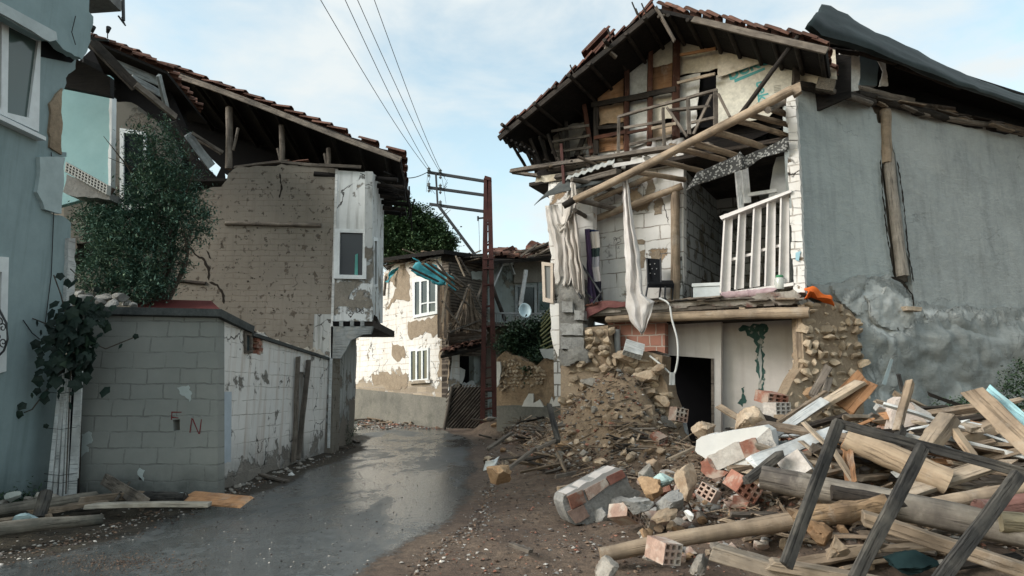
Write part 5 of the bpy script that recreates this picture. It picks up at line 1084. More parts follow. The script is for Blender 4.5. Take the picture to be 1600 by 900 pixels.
slab('torn_paper', GW, [(1370, 94, 1), (1384, 99, 1), (1388, 134, 1), (1373, 135, 1), (1380, 112, 1)], PALE, hs, .01, amp=.01, step=.04, off=-.1)
slab('mesh_box', FP, [(1279, 120), (1306, 124), (1302, 142), (1274, 137)], m_rough('wire_mesh', (.10, .085, .07), (.17, .15, .12), 30, 60), hs, .1, amp=0, off=.3)
rl = [((965, 183), (1121, 140), .05), ((967, 184), (966, 242), .05), ((1036, 168), (1038, 229), .05), ((1075, 152), (1077, 210), .06), ((1118, 142), (1118, 197), .07), ((1042, 168), (1074, 214), .05), ((1112, 148), (1084, 209), .045), ((1122, 146), (1141, 184), .05), ((1046, 172), (1110, 166), .05), ((1080, 192), (1116, 184), .045), ((975, 200), (1036, 190), .03)]
for a, b_, w_ in rl: stick('rail_bar', FP.P(*a, -.12), FP.P(*b_, -.12), 0, WOODG, hs, w=w_, h=.045)
for a, b_, w_, o_ in (((801, 268), (1064, 229), .07, -.15), ((801, 269), (842, 275), .05, -.1), ((860, 266), (985, 247), .06, -.05), ((905, 285), (968, 268), .1, -.2), ((870, 277), (955, 262), .07, -.1), ((1040, 236), (1110, 226), .06, -.1), ((868, 262), (930, 252), .06, -.1)):
    stick('ledge_board', FP.P(*a, o_), FP.P(*b_, o_), 0, WOODG, hs, w=.14, h=w_)
for k in range(34):
    x = random.uniform(862, 950); y = 262-(x-862)*.13+random.uniform(-6, 6); a = FP.P(x, y, random.uniform(-.15, .3)); stick('ledge_debris', a, a+Vector((random.uniform(-.35, .35), random.uniform(-.2, .2), random.uniform(-.12, .12))), 0, random.choice((WOODD, WOODG, WOODM)), hs, w=.06, h=.03)
for x, y in ((1000, 243), (1008, 240), (1012, 248), (970, 250), (975, 262)): rock('mud_lump', FP.P(x, y, -.1), (.07, .06, .06), STONEG, sub=2, parent=hs)
bm = bmesh.new()
for i in range(29):
    f = i/28; a = FP.P(884+76*f, 282-27*f, -.3); b2 = FP.P(890+72*f, 270-28*f, .1); q = .02*math.sin(i*1.6); V_ = [bm.verts.new(a+Vector((0, 0, q))), bm.verts.new(b2+Vector((0, 0, q+.04)))]
    if i: bm.faces.new((P0[0], P0[1], V_[1], V_[0]))
    P0 = V_
o = mk('corrugated_sheet', bm, m_plain('pale_metal', (.30, .31, .30), .6, .4), hs, smooth=True); o.modifiers.new('thickness', 'SOLIDIFY').thickness = .006
o = sheet('hanging_felt', [[FP.P(834, 321, -.5), FP.P(840, 316, -.5), FP.P(850, 308, -.5)], [FP.P(855, 300, -.4), FP.P(868, 298, -.45), FP.P(880, 300, -.5)], [FP.P(878, 284, -.2), FP.P(905, 288, -.35), FP.P(920, 290, -.4)], [FP.P(890, 278, 0), FP.P(915, 275, -.1), FP.P(946, 282, -.2)]], CAPM, .01, hs, 4, crease=.03)
for x in (878, 880): stick('iron_rod', FP.P(x-2, 225, -.1), FP.P(x+3, 300, -.3), .018, IRON, hs, jit=0)
slab('soffit_board', FP, [(836, 285, 1), (838, 276), (880, 270), (884, 280, 1)], CREAM, hs, .03, amp=.02, off=-.05)
# fallen front plate and rafters
stick('long_pole', FP.P(1236, 141, -.55), FP.P(897, 312, -.75), .075, WOODT, hs, r1=.06, bend=-.008); stick('long_pole', FP.P(905, 308, -.72), FP.P(880, 322, -.8), .06, WOODD, hs)
for a, b_, r in (((1145, 187), (1232, 213), .045), ((1117, 207), (1196, 231), .055), ((1082, 222), (1155, 245), .055), ((1058, 233), (1132, 251), .05), ((1024, 250), (1097, 268), .045), ((992, 268), (1070, 281), .045), ((893, 281), (970, 301), .045), ((903, 312), (964, 327), .05), ((898, 328), (925, 345), .04), ((1185, 165), (1232, 180), .05), ((1165, 178), (1235, 196), .045), ((1200, 172), (1230, 160), .05)):
    stick('rafter', FP.P(*a, -.6), FP.P(*b_, .42), r, WOODT if random.random() < .6 else WOODG, hs, bend=random.uniform(-.01, .02))
stick('lower_pole', FP.P(902, 353, .25), FP.P(1066, 291, .4), .062, WOODT, hs, bend=.004)
stick('cross_pole', FP.P(925, 315, .1), FP.P(1026, 272, .42), .05, WOODT, hs); stick('brace', FP.P(896, 300, -.4), FP.P(884, 322, -.4), .03, WOODG, hs)
stick('roof_strut', FP.P(1249, 54, -.5), FP.P(1157, 178, -.5), .035, WOODD, hs)
slab('beam_knot', FP, [(1232, 135, 1), (1250, 128, 1), (1252, 142, 1), (1240, 150, 1)], WOODT, hs, .1, amp=.01, off=-.5)
# gable roof
VO = -.55; rn = FP.n*4.6
Rl, Rp, Rr = FP.P(781, 211, VO), FP.P(1024, 12, VO), FP.P(1292, 72, VO)
Rr2 = Rp+(Rr-Rp)*1.25
deck('roof_deck', [Rl, Rp, Rp+rn, Rl+rn], .06, WOODK, hs); deck('roof_deck', [Rp, Rr, Rr+rn, Rp+rn], .06, WOODK, hs)
tiles('roof_tiles', Rl+Vector((0, 0, .03)), Rp-Rl, rn, 17, 17, TILED, hs, 1.0, .06); tiles('roof_tiles', Rr+Vector((0, 0, .03)), Rp-Rr, rn, 15, 17, TILE, hs, 1.0, .03)
for (x, y) in ((912, 80), (920, 76), (926, 84), (990, 35), (985, 42)):
    p = FP.P(x, y, VO+.05); tiles('loose_tile', p, Vector((.35, -.1, .28)), FP.n*.3, 1, 1, TILED, hs, .6, 0)
stick('verge_board', Rl-FP.n*.03-Vector((0, 0, .08)), Rp-FP.n*.03-Vector((0, 0, .08)), 0, WOODD, hs, w=.06, h=.1, bend=0)
stick('verge_board', FP.P(1082, 31, VO-.03), Rr-FP.n*.03-Vector((0, 0, .09)), 0, WOODG, hs, w=.05, h=.1, bend=0)
for k in range(9):
    p = Rl.lerp(Rp, (k+.5)/9)-Vector((0, 0, .10)); stick('purlin', p-FP.n*random.uniform(.05, .3)+Vector((0, 0, .1*(k % 3 == 0))), p+rn*.5, .035, WOODD, hs, sides=7)
for k in range(8):
    p = Rr.lerp(Rp, (k+.3)/8)-Vector((0, 0, .10)); stick('purlin', p-FP.n*.04, p+rn*.5, .035, WOODD, hs, sides=7)
for (x, y) in ((1010, 12), (1001, 20), (957, 54), (898, 108), (995, 10)): a = FP.P(x, y, VO); stick('nail_stick', a+Vector((0, 0, -.15)), a+Vector((-.08, 0, .08)), .012, WOODD, hs)
for a, b_, w_ in (((1024, 10), (1054, 64), .06), ((1028, 26), (1046, 22), .04), ((945, 75), (963, 90), .08)): stick('dangling_lath', FP.P(*a, VO-.05), FP.P(*b_, VO+.1), 0, WOODG, hs, w=w_, h=.04)
it = [FP.P(x, y, VO+.05) for x, y in ((790, 215), (805, 222), (820, 228), (835, 238))]
bundle('eave_ends', [(p, p+Vector((.1, .1, -.16)), .05, .03) for p in it]+[(FP.P(785+7*k, 212+3.5*k, VO), FP.P(792+7*k, 224+3.2*k, VO+.3), .04, .04) for k in range(8)], WOODK, hs)
for k in range(5):
    stick('corner_strut', FP.P(800+14*k, 225-4*k, -.2), FP.P(822+13*k, 262, .2), .03, WOODD, hs)
# side attic and black sheet along the eave
slab('side_attic_wall', GW, [(1300, 60), (1420, 85), (1990, 300), (1990, 330), (1600, 218), (1385, 160), (1240, 140)], WOODK, hs, .05, amp=0, off=.6)
deck('side_roof', [GW.P(1285, 45, -.1), GW.P(1990, 270, -.1), GW.P(1990, 270, -.1)+GW.n*3, GW.P(1285, 45, -.1)+GW.n*3], .05, WOODK, hs)
top = [(1284, 9), (1298, 9), (1333, 31), (1367, 50), (1433, 80), (1500, 113), (1533, 128), (1600, 150), (1720, 196), (1850, 245)]
bot = [(1258, 44), (1282, 66), (1343, 79), (1372, 88), (1435, 114), (1495, 136), (1530, 147), (1600, 170), (1720, 216), (1850, 262)]
rows = []
for i, (t_, b_) in enumerate(zip(top, bot)):
    r = []
    for j in range(6):
        f = j/5; x = t_[0]+(b_[0]-t_[0])*f; y = t_[1]+(b_[1]-t_[1])*f; r.append(GW.P(x, y, -.35-.22*math.sin(math.pi*f)+.15*math.cos(math.pi*f)))
    rows.append(r)
SHM = MB('black_metal_sheet'); co = SHM.co(); c = SHM.mix(SHM.rng(SHM.noise(co, 1.3, 6, .65), .4, .7), (.006, .012, .013), (.02, .032, .033)); SHM.bump(SHM.noise(co, 3, 4), .4, .03)
sheet('black_roof_sheet', rows, SHM.out(c, .6, .25), .01, hs, 3, crease=.03)
slab('sheet_end', GW, [(1259, 43), (1283, 24), (1284, 44), (1282, 62)], m_plain('pale_sheet_edge', (.2, .21, .2), .6, .3), hs, .02, amp=0, off=-.37)
for a, b_, r, o_, m_ in (((1246, 132), (1366, 160), .07, -.12, WOODD), ((1290, 140), (1360, 162), .05, -.2, WOODG), ((1340, 148), (1480, 184), .06, -.1, WOODD), ((1340, 140), (1425, 160), .07, -.05, WOODG), ((1440, 178), (1600, 204), .05, -.08, WOODG), ((1420, 170), (1560, 200), .05, 0, WOODD), ((1560, 196), (1900, 268), .06, -.05, WOODG), ((1400, 160), (1488, 172), .06, .05, WOODG), ((1480, 182), (1620, 206), .05, .02, WOODG), ((1300, 78), (1340, 84), .04, -.2, WOODD), ((1340, 82), (1420, 104), .04, -.2, WOODD), ((1510, 134), (1640, 180), .06, -.2, WOODG), ((1400, 102), (1500, 138), .04, -.2, WOODD)):
    stick('wall_plate', GW.P(*a, o_), GW.P(*b_, o_), r, m_, hs, jit=.3)
for k in range(40):
    x = random.uniform(1345, 1700); y = 150+(x-1345)*.21; a = GW.P(x, y+random.uniform(-5, 6), random.uniform(-.2, .05)); stick('plate_splinter', a, a+GW.t*random.uniform(.15, .6)+Vector((0, 0, random.uniform(-.06, .03))), 0, random.choice((WOODG, WOODD, WOODM)), hs, w=.08, h=.03, jit=.3)
# cloths
NET = m_net('off_white_net', (.74, .70, .66), (.60, .56, .52))
def cloth(name, pl, rows, off, mat, label, cat, crease=.03, amp=.06, fold=5, n=9, group=None):
    g = []
    for i, (a, b_) in enumerate(rows):
        r = []
        for j in range(n):
            f = j/(n-1); x = a[0]+(b_[0]-a[0])*f+1.6*noise.noise(Vector((i*.7, j*.9, off*9))); y = a[1]+(b_[1]-a[1])*f+(a[2] if len(a) > 2 else 0)*math.sin(math.pi*f)+(random.uniform(-5, 5) if i == len(rows)-1 and len(rows) > 4 else 0)
            r.append(pl.P(x, y, off+amp*(math.sin(f*fold*math.pi*(1+.25*noise.noise(Vector((i*.4, f*2, off))))+i*.35)*.8+.9*noise.noise(Vector((f*4, i*.6, off*5))))*(.35+.65*min(1, i/2))))
        g.append(r)
    o = sheet(name, g, mat, .003, None, 4, crease=crease); return tag(o, label, cat, group)
cloth('curtain', FP, [((852, 322), (872, 320)), ((856, 350), (884, 352)), ((862, 372), (890, 366)), ((868, 395), (892, 400)), ((866, 425), (893, 428)), ((868, 444), (890, 446))], -.28, NET, 'thin torn off-white curtain at the left end of the open upper floor', 'curtain')
cloth('curtain', FP, [((890, 285), (895, 284)), ((884, 320), (900, 318)), ((876, 345), (902, 345)), ((878, 362, 6), (906, 375)), ((886, 385), (908, 400)), ((890, 420), (912, 430)), ((894, 450), (914, 465))], -.4, m_net('cream_net', (.76, .71, .66), (.62, .57, .52)), 'long cream curtain hanging from a point beside the dark felt strip', 'curtain', amp=.08, fold=6)
cloth('curtain', FP, [((868, 352), (872, 350)), ((872, 366), (880, 352)), ((876, 366), (892, 340)), ((882, 352), (899, 318)), ((891, 310), (900, 296)), ((892, 285), (897, 284))], -.5, m_net('swag_net', (.6, .56, .51), (.46, .42, .38)), 'knotted curtain swag looped across the top of the cream curtain', 'curtain', amp=.03, fold=3)
b = MB('striped_blanket'); co = b.co(); zz = b.sep(co, 2); br = b.add('ShaderNodeValToRGB'); br.color_ramp.interpolation = 'CONSTANT'; e = br.color_ramp.elements
e[0].position = 0; e[0].color = (.02, .02, .03, 1); e[1].position = .24; e[1].color = (.45, .42, .42, 1)
for p_, c_ in ((.44, (.28, .28, .31, 1)), (.58, (.03, .045, .045, 1)), (.70, (.46, .42, .38, 1)), (.93, (.02, .03, .07, 1))): q = e.new(p_); q.color = c_
zb, zt = FP.uv(925, 470)[1], FP.uv(925, 358)[1]
b.l.new(b.rng(zz, zb, zt), br.inputs[0]); STR = b.out(br.outputs[0], .95, .1)
o = cloth('striped_cloth', FP, [((920, 357), (935, 360)), ((921, 385), (938, 388)), ((922, 415), (938, 415)), ((923, 445), (940, 445)), ((926, 470), (940, 472))], -.12, STR, 'dark and cream striped cloth hanging beside the white block wall', 'cloth', amp=.03, fold=4, crease=.02)
cloth('purple_cloth', FP, [((914, 358), (921, 357)), ((916, 390), (924, 390)), ((917, 420), (925, 420)), ((918, 450), (929, 450)), ((921, 474), (932, 474))], -.16, m_cloth('purple_fabric', (.10, .06, .11), (.055, .05, .10)), 'narrow purple cloth hanging along the left edge of the striped cloth', 'cloth', amp=.03, fold=3, crease=.02)
cloth('curtain', FP, [((971, 274), (981, 273)), ((973, 310), (985, 312)), ((975, 350), (992, 352)), ((976, 390), (999, 392)), ((978, 425), (1003, 425)), ((977, 455), (1007, 460)), ((978, 480), (1022, 473)), ((984, 500), (1020, 482)), ((992, 512), (1012, 500)), ((999, 522), (1002, 521))], -.6, m_net('white_curtain', (.82, .79, .77), (.66, .62, .59), .03), 'long white curtain hanging from the slanting pole down past the floor edge', 'curtain', amp=.07, fold=4)
PAT = MB('patterned_fabric'); co = PAT.co(); v = PAT.vor(co, 26); c = PAT.mix(PAT.rng(v, .34, .46), (.34, .34, .33), (.07, .07, .07)); PT = PAT.out(c, .95, .1)
pts_t = [(1072, 296), (1090, 270), (1120, 256), (1152, 243), (1157, 238), (1162, 246), (1190, 232), (1215, 222), (1232, 214)]; pts_b = [(1082, 292), (1094, 288), (1120, 280), (1150, 268), (1158, 265), (1165, 262), (1192, 248), (1215, 240), (1232, 236)]
g = [[FP.P(a[0]+(b_[0]-a[0])*f, a[1]+(b_[1]-a[1])*f, -.12-.06*math.sin(i*1.7+f*2)) for f in (0, .5, 1)] for i, (a, b_) in enumerate(zip(pts_t, pts_b))]
tag(sheet('patterned_cloth', g, PT, .006, None, 3, crease=.03), 'grey and black patterned cloth strip hanging under the open ceiling', 'cloth')
# white slatted cot side
ct = thing('slatted_panel', 'tilted white wooden panel of tall slats standing on the open upper floor', 'slatted panel', FP.P(1185, 460, .05))
tops = [(1134, 334, 15), (1157, 325, 13), (1180, 318, 14), (1201, 311, 15), (1222, 303, 15)]; bots = [(1127, 458), (1150, 452), (1174, 449), (1197, 447), (1219, 443)]
for (x, y, w_), (xb, yb_) in zip(tops, bots):
    slab('slat', FP, [(x, y), (x+w_-4, y-2), (xb+w_-1, yb_-2), (xb, yb_)], m_plain('white_gloss', (.60, .57, .55), .5, .4) if x == 1134 else WG, ct, .03, amp=0, off=.04)
    WG = bpy.data.materials['white_gloss']
    slab('slat_edge', FP, [(x-3, y+1), (x-.5, y), (xb-.5, yb_), (xb-3, yb_)], WG, ct, .16, amp=0, off=-.05)
slab('top_rail', FP, [(1124, 338), (1236, 296), (1237, 300), (1127, 343)], WG, ct, .25, amp=0, off=-.08)
slab('bottom_rail', FP, [(1126, 458), (1240, 441), (1240, 446), (1127, 463)], WG, ct, .2, amp=0, off=-.06)
for x, y in ((1146, 404), (1168, 398), (1191, 390), (1214, 384)): slab('cross_bar', FP, [(x-6, y), (x+6, y-3), (x+6, y+1), (x-6, y+4)], WG, ct, .04, amp=0, off=.08)
fr = thing('window_frame', 'broken white window frame hanging under the patterned cloth', 'window frame', FP.P(1160, 320, .4))
for a, b_, w_ in (((1152, 264), (1158, 326), .09), ((1163, 262), (1168, 318), .11), ((1166, 305), (1214, 298), .05)): stick('frame_bar', FP.P(*a, .4), FP.P(*b_, .4), 0, WHITEP, fr, w=w_, h=.06, jit=.02)
# chair
ch = thing('chair', 'black padded chair with dark metal legs standing on the open upper floor', 'chair', FP.P(1030, 474, .35))
SEATM = m_plain('black_padding', (.008, .009, .011), .8, .1)
def cp(x, y, o_=0): return FP.P(x, y, .0+o_)
bk = slab('backrest', FP, [(1009, 403), (1031, 405), (1032, 439), (1012, 441)], SEATM, ch, .04, amp=0, off=.20)
for x, y in ((1016, 413), (1023, 412), (1019, 420), (1026, 420), (1016, 427), (1023, 428)):
    bm = bmesh.new(); bmesh.ops.create_icosphere(bm, subdivisions=1, radius=.011); mk('button', bm, m_plain('button', (.4, .4, .4), .3, .6) if 'button' not in bpy.data.materials else bpy.data.materials['button'], bk, Matrix.Translation(FP.P(x, y, .195)))
deck('seat', [cp(1012, 444, -.08), cp(1053, 444, -.08), cp(1051, 438, .3), cp(1014, 438, .3)], .06, SEATM, ch)
for a, b_, oa, ob in (((1013, 441), (1007, 475), -.05, -.1), ((1040, 444), (1038, 474), -.05, -.08), ((1052, 443), (1050, 470), .2, .22), ((1033, 440), (1030, 468), .3, .34)): stick('leg', cp(*a, oa), cp(*b_, ob), .016, DARKM, ch, jit=0)
stick('back_tube', FP.P(1011, 403, .18), FP.P(1012, 445, .12), .014, DARKM, ch, jit=0); stick('back_tube', FP.P(1032, 404, .18), FP.P(1033, 445, .12), .014, DARKM, ch, jit=0)
tf = thing('tubular_frame', 'bent dark metal tube frame leaning over the grey stone pillar', 'metal frame', FP.P(915, 470, -.2))
for a, b_ in (((908, 412), (893, 436)), ((908, 412), (939, 458)), ((893, 438), (925, 466)), ((939, 458), (927, 474)), ((893, 442), (908, 466))): stick('tube', FP.P(*a, -.2), FP.P(*b_, -.3), .018, DARKM, tf, jit=0)
# white box, jar, orange cloth, loose cable
bx = thing('white_box', 'small white plastic box on the open floor below the slatted panel', 'box', FP.P(1104, 472, .2))
slab('body', FP, [(1083, 447), (1124, 445), (1125, 468), (1083, 470)], m_plain('white_plastic', (.50, .54, .55), .5, .4), bx, .3, amp=0, off=.2)
slab('lid', FP, [(1081, 443), (1126, 441), (1126, 446), (1081, 448)], m_plain('white_plastic_lid', (.55, .58, .58), .5, .4), bx, .34, amp=0, off=.18)
jr = thing('plastic_jar', 'clear plastic jar with a green lid beside the white block edge', 'jar', FP.P(1218, 452, -.05))
for nm, y0_, y1_, r, m_ in (('body', 452, 434, .075, m_plain('cloudy_plastic', (.42, .43, .40), .2, .6)), ('lid', 434, 430, .055, m_plain('green_lid', (.06, .24, .12), .4, .4))):
    bm = bmesh.new(); a, b_ = FP.P(1218, y0_, -.02), FP.P(1218, y1_, -.02); sweep(bm, [a, a.lerp(b_, .15), a.lerp(b_, .8), b_], [r*.9, r, r, r*.75], 18); mk(nm, bm, m_, jr, smooth=True)
o = sheet('orange_cloth', [[GW.P(x0_+dx, y0_+dy, -.25-.12*(j == 1)) for j, (dx, dy) in enumerate(((0, 0), (2, 8), (1, 16)))] for x0_, y0_ in ((1259, 449), (1268, 448), (1278, 454), (1288, 458), (1300, 462))], m_cloth('orange_fabric', (.72, .16, .03), (.45, .09, .02)), .02, None, 4, crease=.07)
tag(o, 'crumpled bright orange cloth on the edge where the floor meets the grey wall', 'cloth')
bm = bmesh.new(); pts = [FP.P(x, y, -.35) for x, y in ((1030, 466), (1045, 475), (1050, 500), (1058, 530), (1059, 560), (1054, 583), (1048, 584), (1035, 572), (1015, 556))]
sm = []
for i in range(len(pts)-1):
    for k in range(4):
        f = k/4; p0, p1, p2, p3 = pts[max(i-1, 0)], pts[i], pts[i+1], pts[min(i+2, len(pts)-1)]
        sm.append(.5*((2*p1)+(p2-p0)*f+(2*p0-5*p1+4*p2-p3)*f*f+(3*p1-p0-3*p2+p3)*f**3))
sm.append(pts[-1]); sweep(bm, sm, [.016]*len(sm), 7)
hc = thing('hanging_cable', 'white cable with plug box dangling from the floor edge before the dark doorway', 'cable', pts[-1])
mk('cable', bm, m_plain('white_cable', (.6, .6, .58), .5, .4), hc, smooth=True); stick('plug_box', FP.P(1050, 582, -.38), FP.P(1050, 602, -.38), 0, WHITEP, hc, w=.08, h=.06, jit=.03)
bk2 = [(1082, 470, 'patterned rug fold'),]
for k, (x, w_) in enumerate(((1150, .5), (1190, .5))):
    o = stick('folded_rug', FP.P(x-22, 462-k*3, -.05), FP.P(x+22, 459-k*3, -.05), .06, m_cloth('rug_fabric', (.48, .38, .38), (.22, .14, .16)) if k == 0 else RUGM, jit=.4); RUGM = o.data.materials[0]
    tag(o, ('pinkish patterned rug folded on the floor edge below the white slatted panel', 'pale rolled rug on the floor edge left of the plastic jar')[k], 'rug')
# ------------------------------------------------------------------ loose things on the ground
def gp(px, py):
    """where the sight line meets the built ground"""
    r = ray(px, py); t = 3.5
    while t < 30:
        p = CAMP+r*t
        if p.z < HG(p.x, p.y, False): return p
        t += .04
    return G(px, py)
def log_(name, a, b_, r, mat, label, cat='log', **kw):
    return tag(stick(name, W(*a), W(*b_), r, mat, **kw), label, cat)
def plank(a, b_, w, h, mat, label, cat='plank', group=None, **kw):
    return tag(stick('plank', W(*a), W(*b_), 0, mat, w=w, h=h, **kw), label, cat, group)
# left timber pile
GREYLOG = m_wood('mossy_log', (.10, .09, .075), (.19, .17, .14), (.05, .05, .043))
log_('log', (-60, 808, 6.4), (150, 776, 7.5), .07, GREYLOG, 'dark log lying furthest back in the left timber pile, against the blue wall', r1=.06)
log_('log', (-60, 838, 5.7), (160, 812, 6.4), .075, GREYLOG, 'thick weathered log at the front of the left timber pile', r1=.05, bend=.02)
plank((60, 800, 6.8), (150, 786, 7.2), .14, .04, WOODM, 'split grey plank with frayed end in the left timber pile', jit=.4)
plank((140, 790, 7.05), (322, 788, 7.2), .14, .045, m_wood('bleached_plank', (.34, .30, .25), (.46, .42, .36), (.25, .22, .18)), 'long pale bleached plank lying along the foot of the block garage', jit=.15)
plank((292, 776, 7.7), (384, 785, 7.4), .26, .02, WOODO, 'flat orange-brown board pointing into the lane at the garage corner', roll=.3)
plank((163, 748, 8.2), (225, 788, 7.2), .14, .03, WOODG, 'grey plank leaning crosswise against the block wall', roll=1.2)
plank((200, 757, 8.25), (178, 786, 7.3), .08, .03, WOODG, 'short crossed plank below the leaning grey plank', roll=1.1)
plank((120, 783, 7.3), (222, 772, 7.8), .12, .08, WOODM, 'worn beam behind the bleached plank')
log_('log', (225, 777, 7.6), (290, 779, 7.6), .07, WOODB, 'short charred log end beside the garage wall')
plank((-40, 820, 6.2), (80, 806, 6.6), .12, .05, WOODM, 'grey board between the two long logs')
log_('timber_stub', (72, 770, 6.7), (60, 812, 6.5), .06, WOODB, 'black upright timber stub standing in the left timber pile', 'timber')
o = rock('rag', W(42, 812, 6.3), (.16, .12, .06), m_cloth('blue_white_rag', (.35, .45, .47), (.2, .28, .3)), 31); tag(o, 'pale blue crumpled rag in the left timber pile', 'rag')
o = rock('white_scrap', W(281, 775, 7.6), (.09, .06, .05), m_cloth('white_scrap_m', (.55, .62, .64), (.4, .46, .48)), 33); tag(o, 'small white crumpled scrap beside the orange-brown board', 'scrap')
LB = ['stone at the foot of the blue house wall', ]
for k, (x, y, s) in enumerate(((20, 775, .11), (45, 781, .10), (72, 779, .12), (90, 781, .1), (60, 775, .07), (135, 774, .07), (5, 788, .08))):
    p = W(x, y, 7.5); tag(rock('stone', p, (s, s*.8, s*.7), ROCKG if k else m_plain('pale_stone', (.4, .42, .38), .9, .1), sub=2), 'dull grey stone at the foot of the blue house wall' if k else 'palest stone at the foot of the blue house wall', 'stone', 'stones below the blue wall' if k else None)
# clutter along the lane's left edge
for k in range(34):
    f = random.random(); x = 345+200*f; y = 770-75*f+random.uniform(-2, 9); p = gp(x, y); s = random.uniform(.03, .10)
    tag(rock('stone', p, (s, s*.8, s*.55), random.choice((ROCKG, STONEG, ROCKG)), sub=2), 'grey stone in the damp dirt under the whitewashed garage wall', 'stone', 'stones under the garage wall')
for k, (a, b_) in enumerate((((408, 748), (448, 757)), ((530, 684), (560, 694)), ((500, 700), (540, 702)))):
    pa, pb = gp(*a), gp(*b_); tag(stick('plank', pa+Vector((0, 0, .06)), pb+Vector((0, 0, .04)), 0, WOODG, w=.09, h=.03), ('short grey plank lying at the foot of the garage door posts', 'thin grey plank on the weeds at the corner of the street wall', 'small board below the white bay')[k], 'plank')
o = rock('white_scrap', gp(457, 745), (.07, .05, .07), m_plain('white_bit', (.6, .6, .58), .9, .1), 35); tag(o, 'white scrap at the lane edge below the garage', 'scrap')
# ---- hero pieces of the right-hand heap
def slabpiece(name, pl, outline, t, parent, mat, **kw): return slab(name, pl, outline, mat, parent, t, **kw)
WPL = m_plaster('chunk_white_plaster', (.66, .66, .65), (.58, .575, .55), (.3, .2, .14), (.4, .3, .22), thr=.7, scale=2.5, crack=False)
CP = Plane(1085, 6.75, 1215, 6.35); ck = thing('wall_chunk', 'large fallen wall chunk with a white plaster top and one red brick showing', 'wall chunk', CP.P(1150, 735))
slab('plaster_top', CP, [(1088, 688, 1), (1096, 682, 1), (1130, 675), (1194, 665, 1), (1206, 672), (1214, 706, 1), (1198, 716, 1), (1150, 736, 1), (1112, 730, 1), (1104, 718, 1), (1086, 704, 1)], WPL, ck, .3, amp=.012, step=.04)
slab('dirty_face', CP, [(1104, 713, 1), (1154, 690), (1164, 716), (1122, 735, 1), (1112, 730, 1)], m_rough('dirty_mortar', (.42, .38, .34), (.52, .49, .45), 4, 25, bump=.6), ck, .02, amp=.01, step=.04, off=-.02)
slab('red_brick', CP, [(1155, 691, 1), (1180, 684), (1189, 707, 1), (1164, 716)], BRICK, ck, .03, amp=.006, step=.03, off=-.03)
slab('mortar_end', CP, [(1182, 686), (1202, 668, 1), (1214, 702, 1), (1192, 709)], m_rough('pitted_mortar', (.33, .31, .29), (.45, .43, .4), 8, 30, bump=1, c3=(.08, .08, .09)), ck, .02, amp=.01, step=.04, off=-.022)
slab('broken_brick', CP, [(1094, 722, 1), (1106, 714, 1), (1120, 734, 1), (1138, 738, 1), (1122, 746, 1), (1104, 745, 1), (1095, 736, 1)], BRICK, ck, .2, amp=.02, step=.04, off=-.02)
BP = Plane(878, 6.75, 1000, 7.1); ck = thing('wall_chunk', 'fallen slab of rendered hollow bricks tilted on its side at the edge of the dirt', 'wall chunk', BP.P(940, 825))
slab('render_body', BP, [(881, 776, 1), (886, 771), (960, 731, 1), (976, 738, 1), (984, 758, 1), (1002, 770, 1), (985, 800, 1), (958, 818, 1), (925, 822, 1), (898, 820, 1), (884, 800, 1)], CONC, ck, .22, amp=.02, step=.05)
slab('top_crust', BP, [(884, 772, 1), (962, 730, 1), (974, 733), (890, 778, 1)], m_plain('pale_crust', (.44, .41, .39), .9, .1), ck, .18, amp=.01, step=.05, off=-.015)
slab('red_brick', BP, [(886, 776), (910, 765, 1), (917, 784), (894, 796, 1)], BRICK, ck, .02, amp=.006, step=.03, off=-.025)
slab('red_brick', BP, [(948, 745), (972, 734, 1), (978, 745), (954, 758, 1)], m_rough('dull_red_brick', (.22, .09, .07), (.3, .14, .11), 5, 25), ck, .02, amp=.006, step=.03, off=-.025)
slab('dusty_brick', BP, [(913, 765), (946, 748, 1), (952, 758), (920, 782, 1)], BRICKP, ck, .02, amp=.006, step=.03, off=-.02)
slab('dusty_brick', BP, [(887, 800), (912, 788, 1), (922, 806, 1), (900, 818)], m_rough('brown_brick', (.24, .16, .13), (.34, .24, .2), 5, 25), ck, .02, amp=.01, step=.03, off=-.02)
rock('mortar_lump', BP.P(966, 790, .0), (.2, .16, .17), CONC, 71, parent=ck); rock('mortar_lump', BP.P(942, 805, -.02), (.14, .12, .12), CONC, 72, parent=ck)
def hollow_brick(loc, yaw, pitch, roll, size, mat, label, group=None, holes=(3, 3)):
    L, w_, h_ = size; H = []; nx_, nz_ = holes
    for i in range(nx_):
        for j in range(nz_):
            x0_, z0_ = -w_/2+w_*(i+.18)/nx_, -h_/2+h_*(j+.18)/nz_; a, c_ = w_*.64/nx_, h_*.64/nz_
            H.append([(x0_, z0_), (x0_+a, z0_), (x0_+a, z0_+c_), (x0_, z0_+c_)])
    O = jagify([(-w_/2, -h_/2, 1), (w_/2, -h_/2, 1), (w_/2, h_/2, 1), (-w_/2, h_/2, 1)], .004, .05)
    M = Matrix.Translation(Vector(loc)) @ Matrix.Rotation(yaw, 4, 'Z') @ Matrix.Rotation(pitch, 4, 'X') @ Matrix.Rotation(roll, 4, 'Y')
    return tag(mk('hollow_brick', prism(O, H, -L/2, L/2), mat, None, M), label, 'brick', group)
BW = m_rough('plastered_brick', (.45, .40, .36), (.56, .52, .48), 5, 30, bump=.6)
hollow_brick(W(1037, 860, 4.95), .5, .1, .15, (.2, .17, .15), BRICKP, 'pinkish hollow brick resting against the long front log')
hollow_brick(W(1108, 770, 6.0), -.55, -.2, .5, (.2, .15, .12), BRICKP, 'hollow brick with dusty face below the large wall chunk')
hollow_brick(W(1214, 638, 7.9), .45, 0, 0, (.2, .25, .14), BW, 'white-topped hollow brick on the crest of the heap below the green scar')
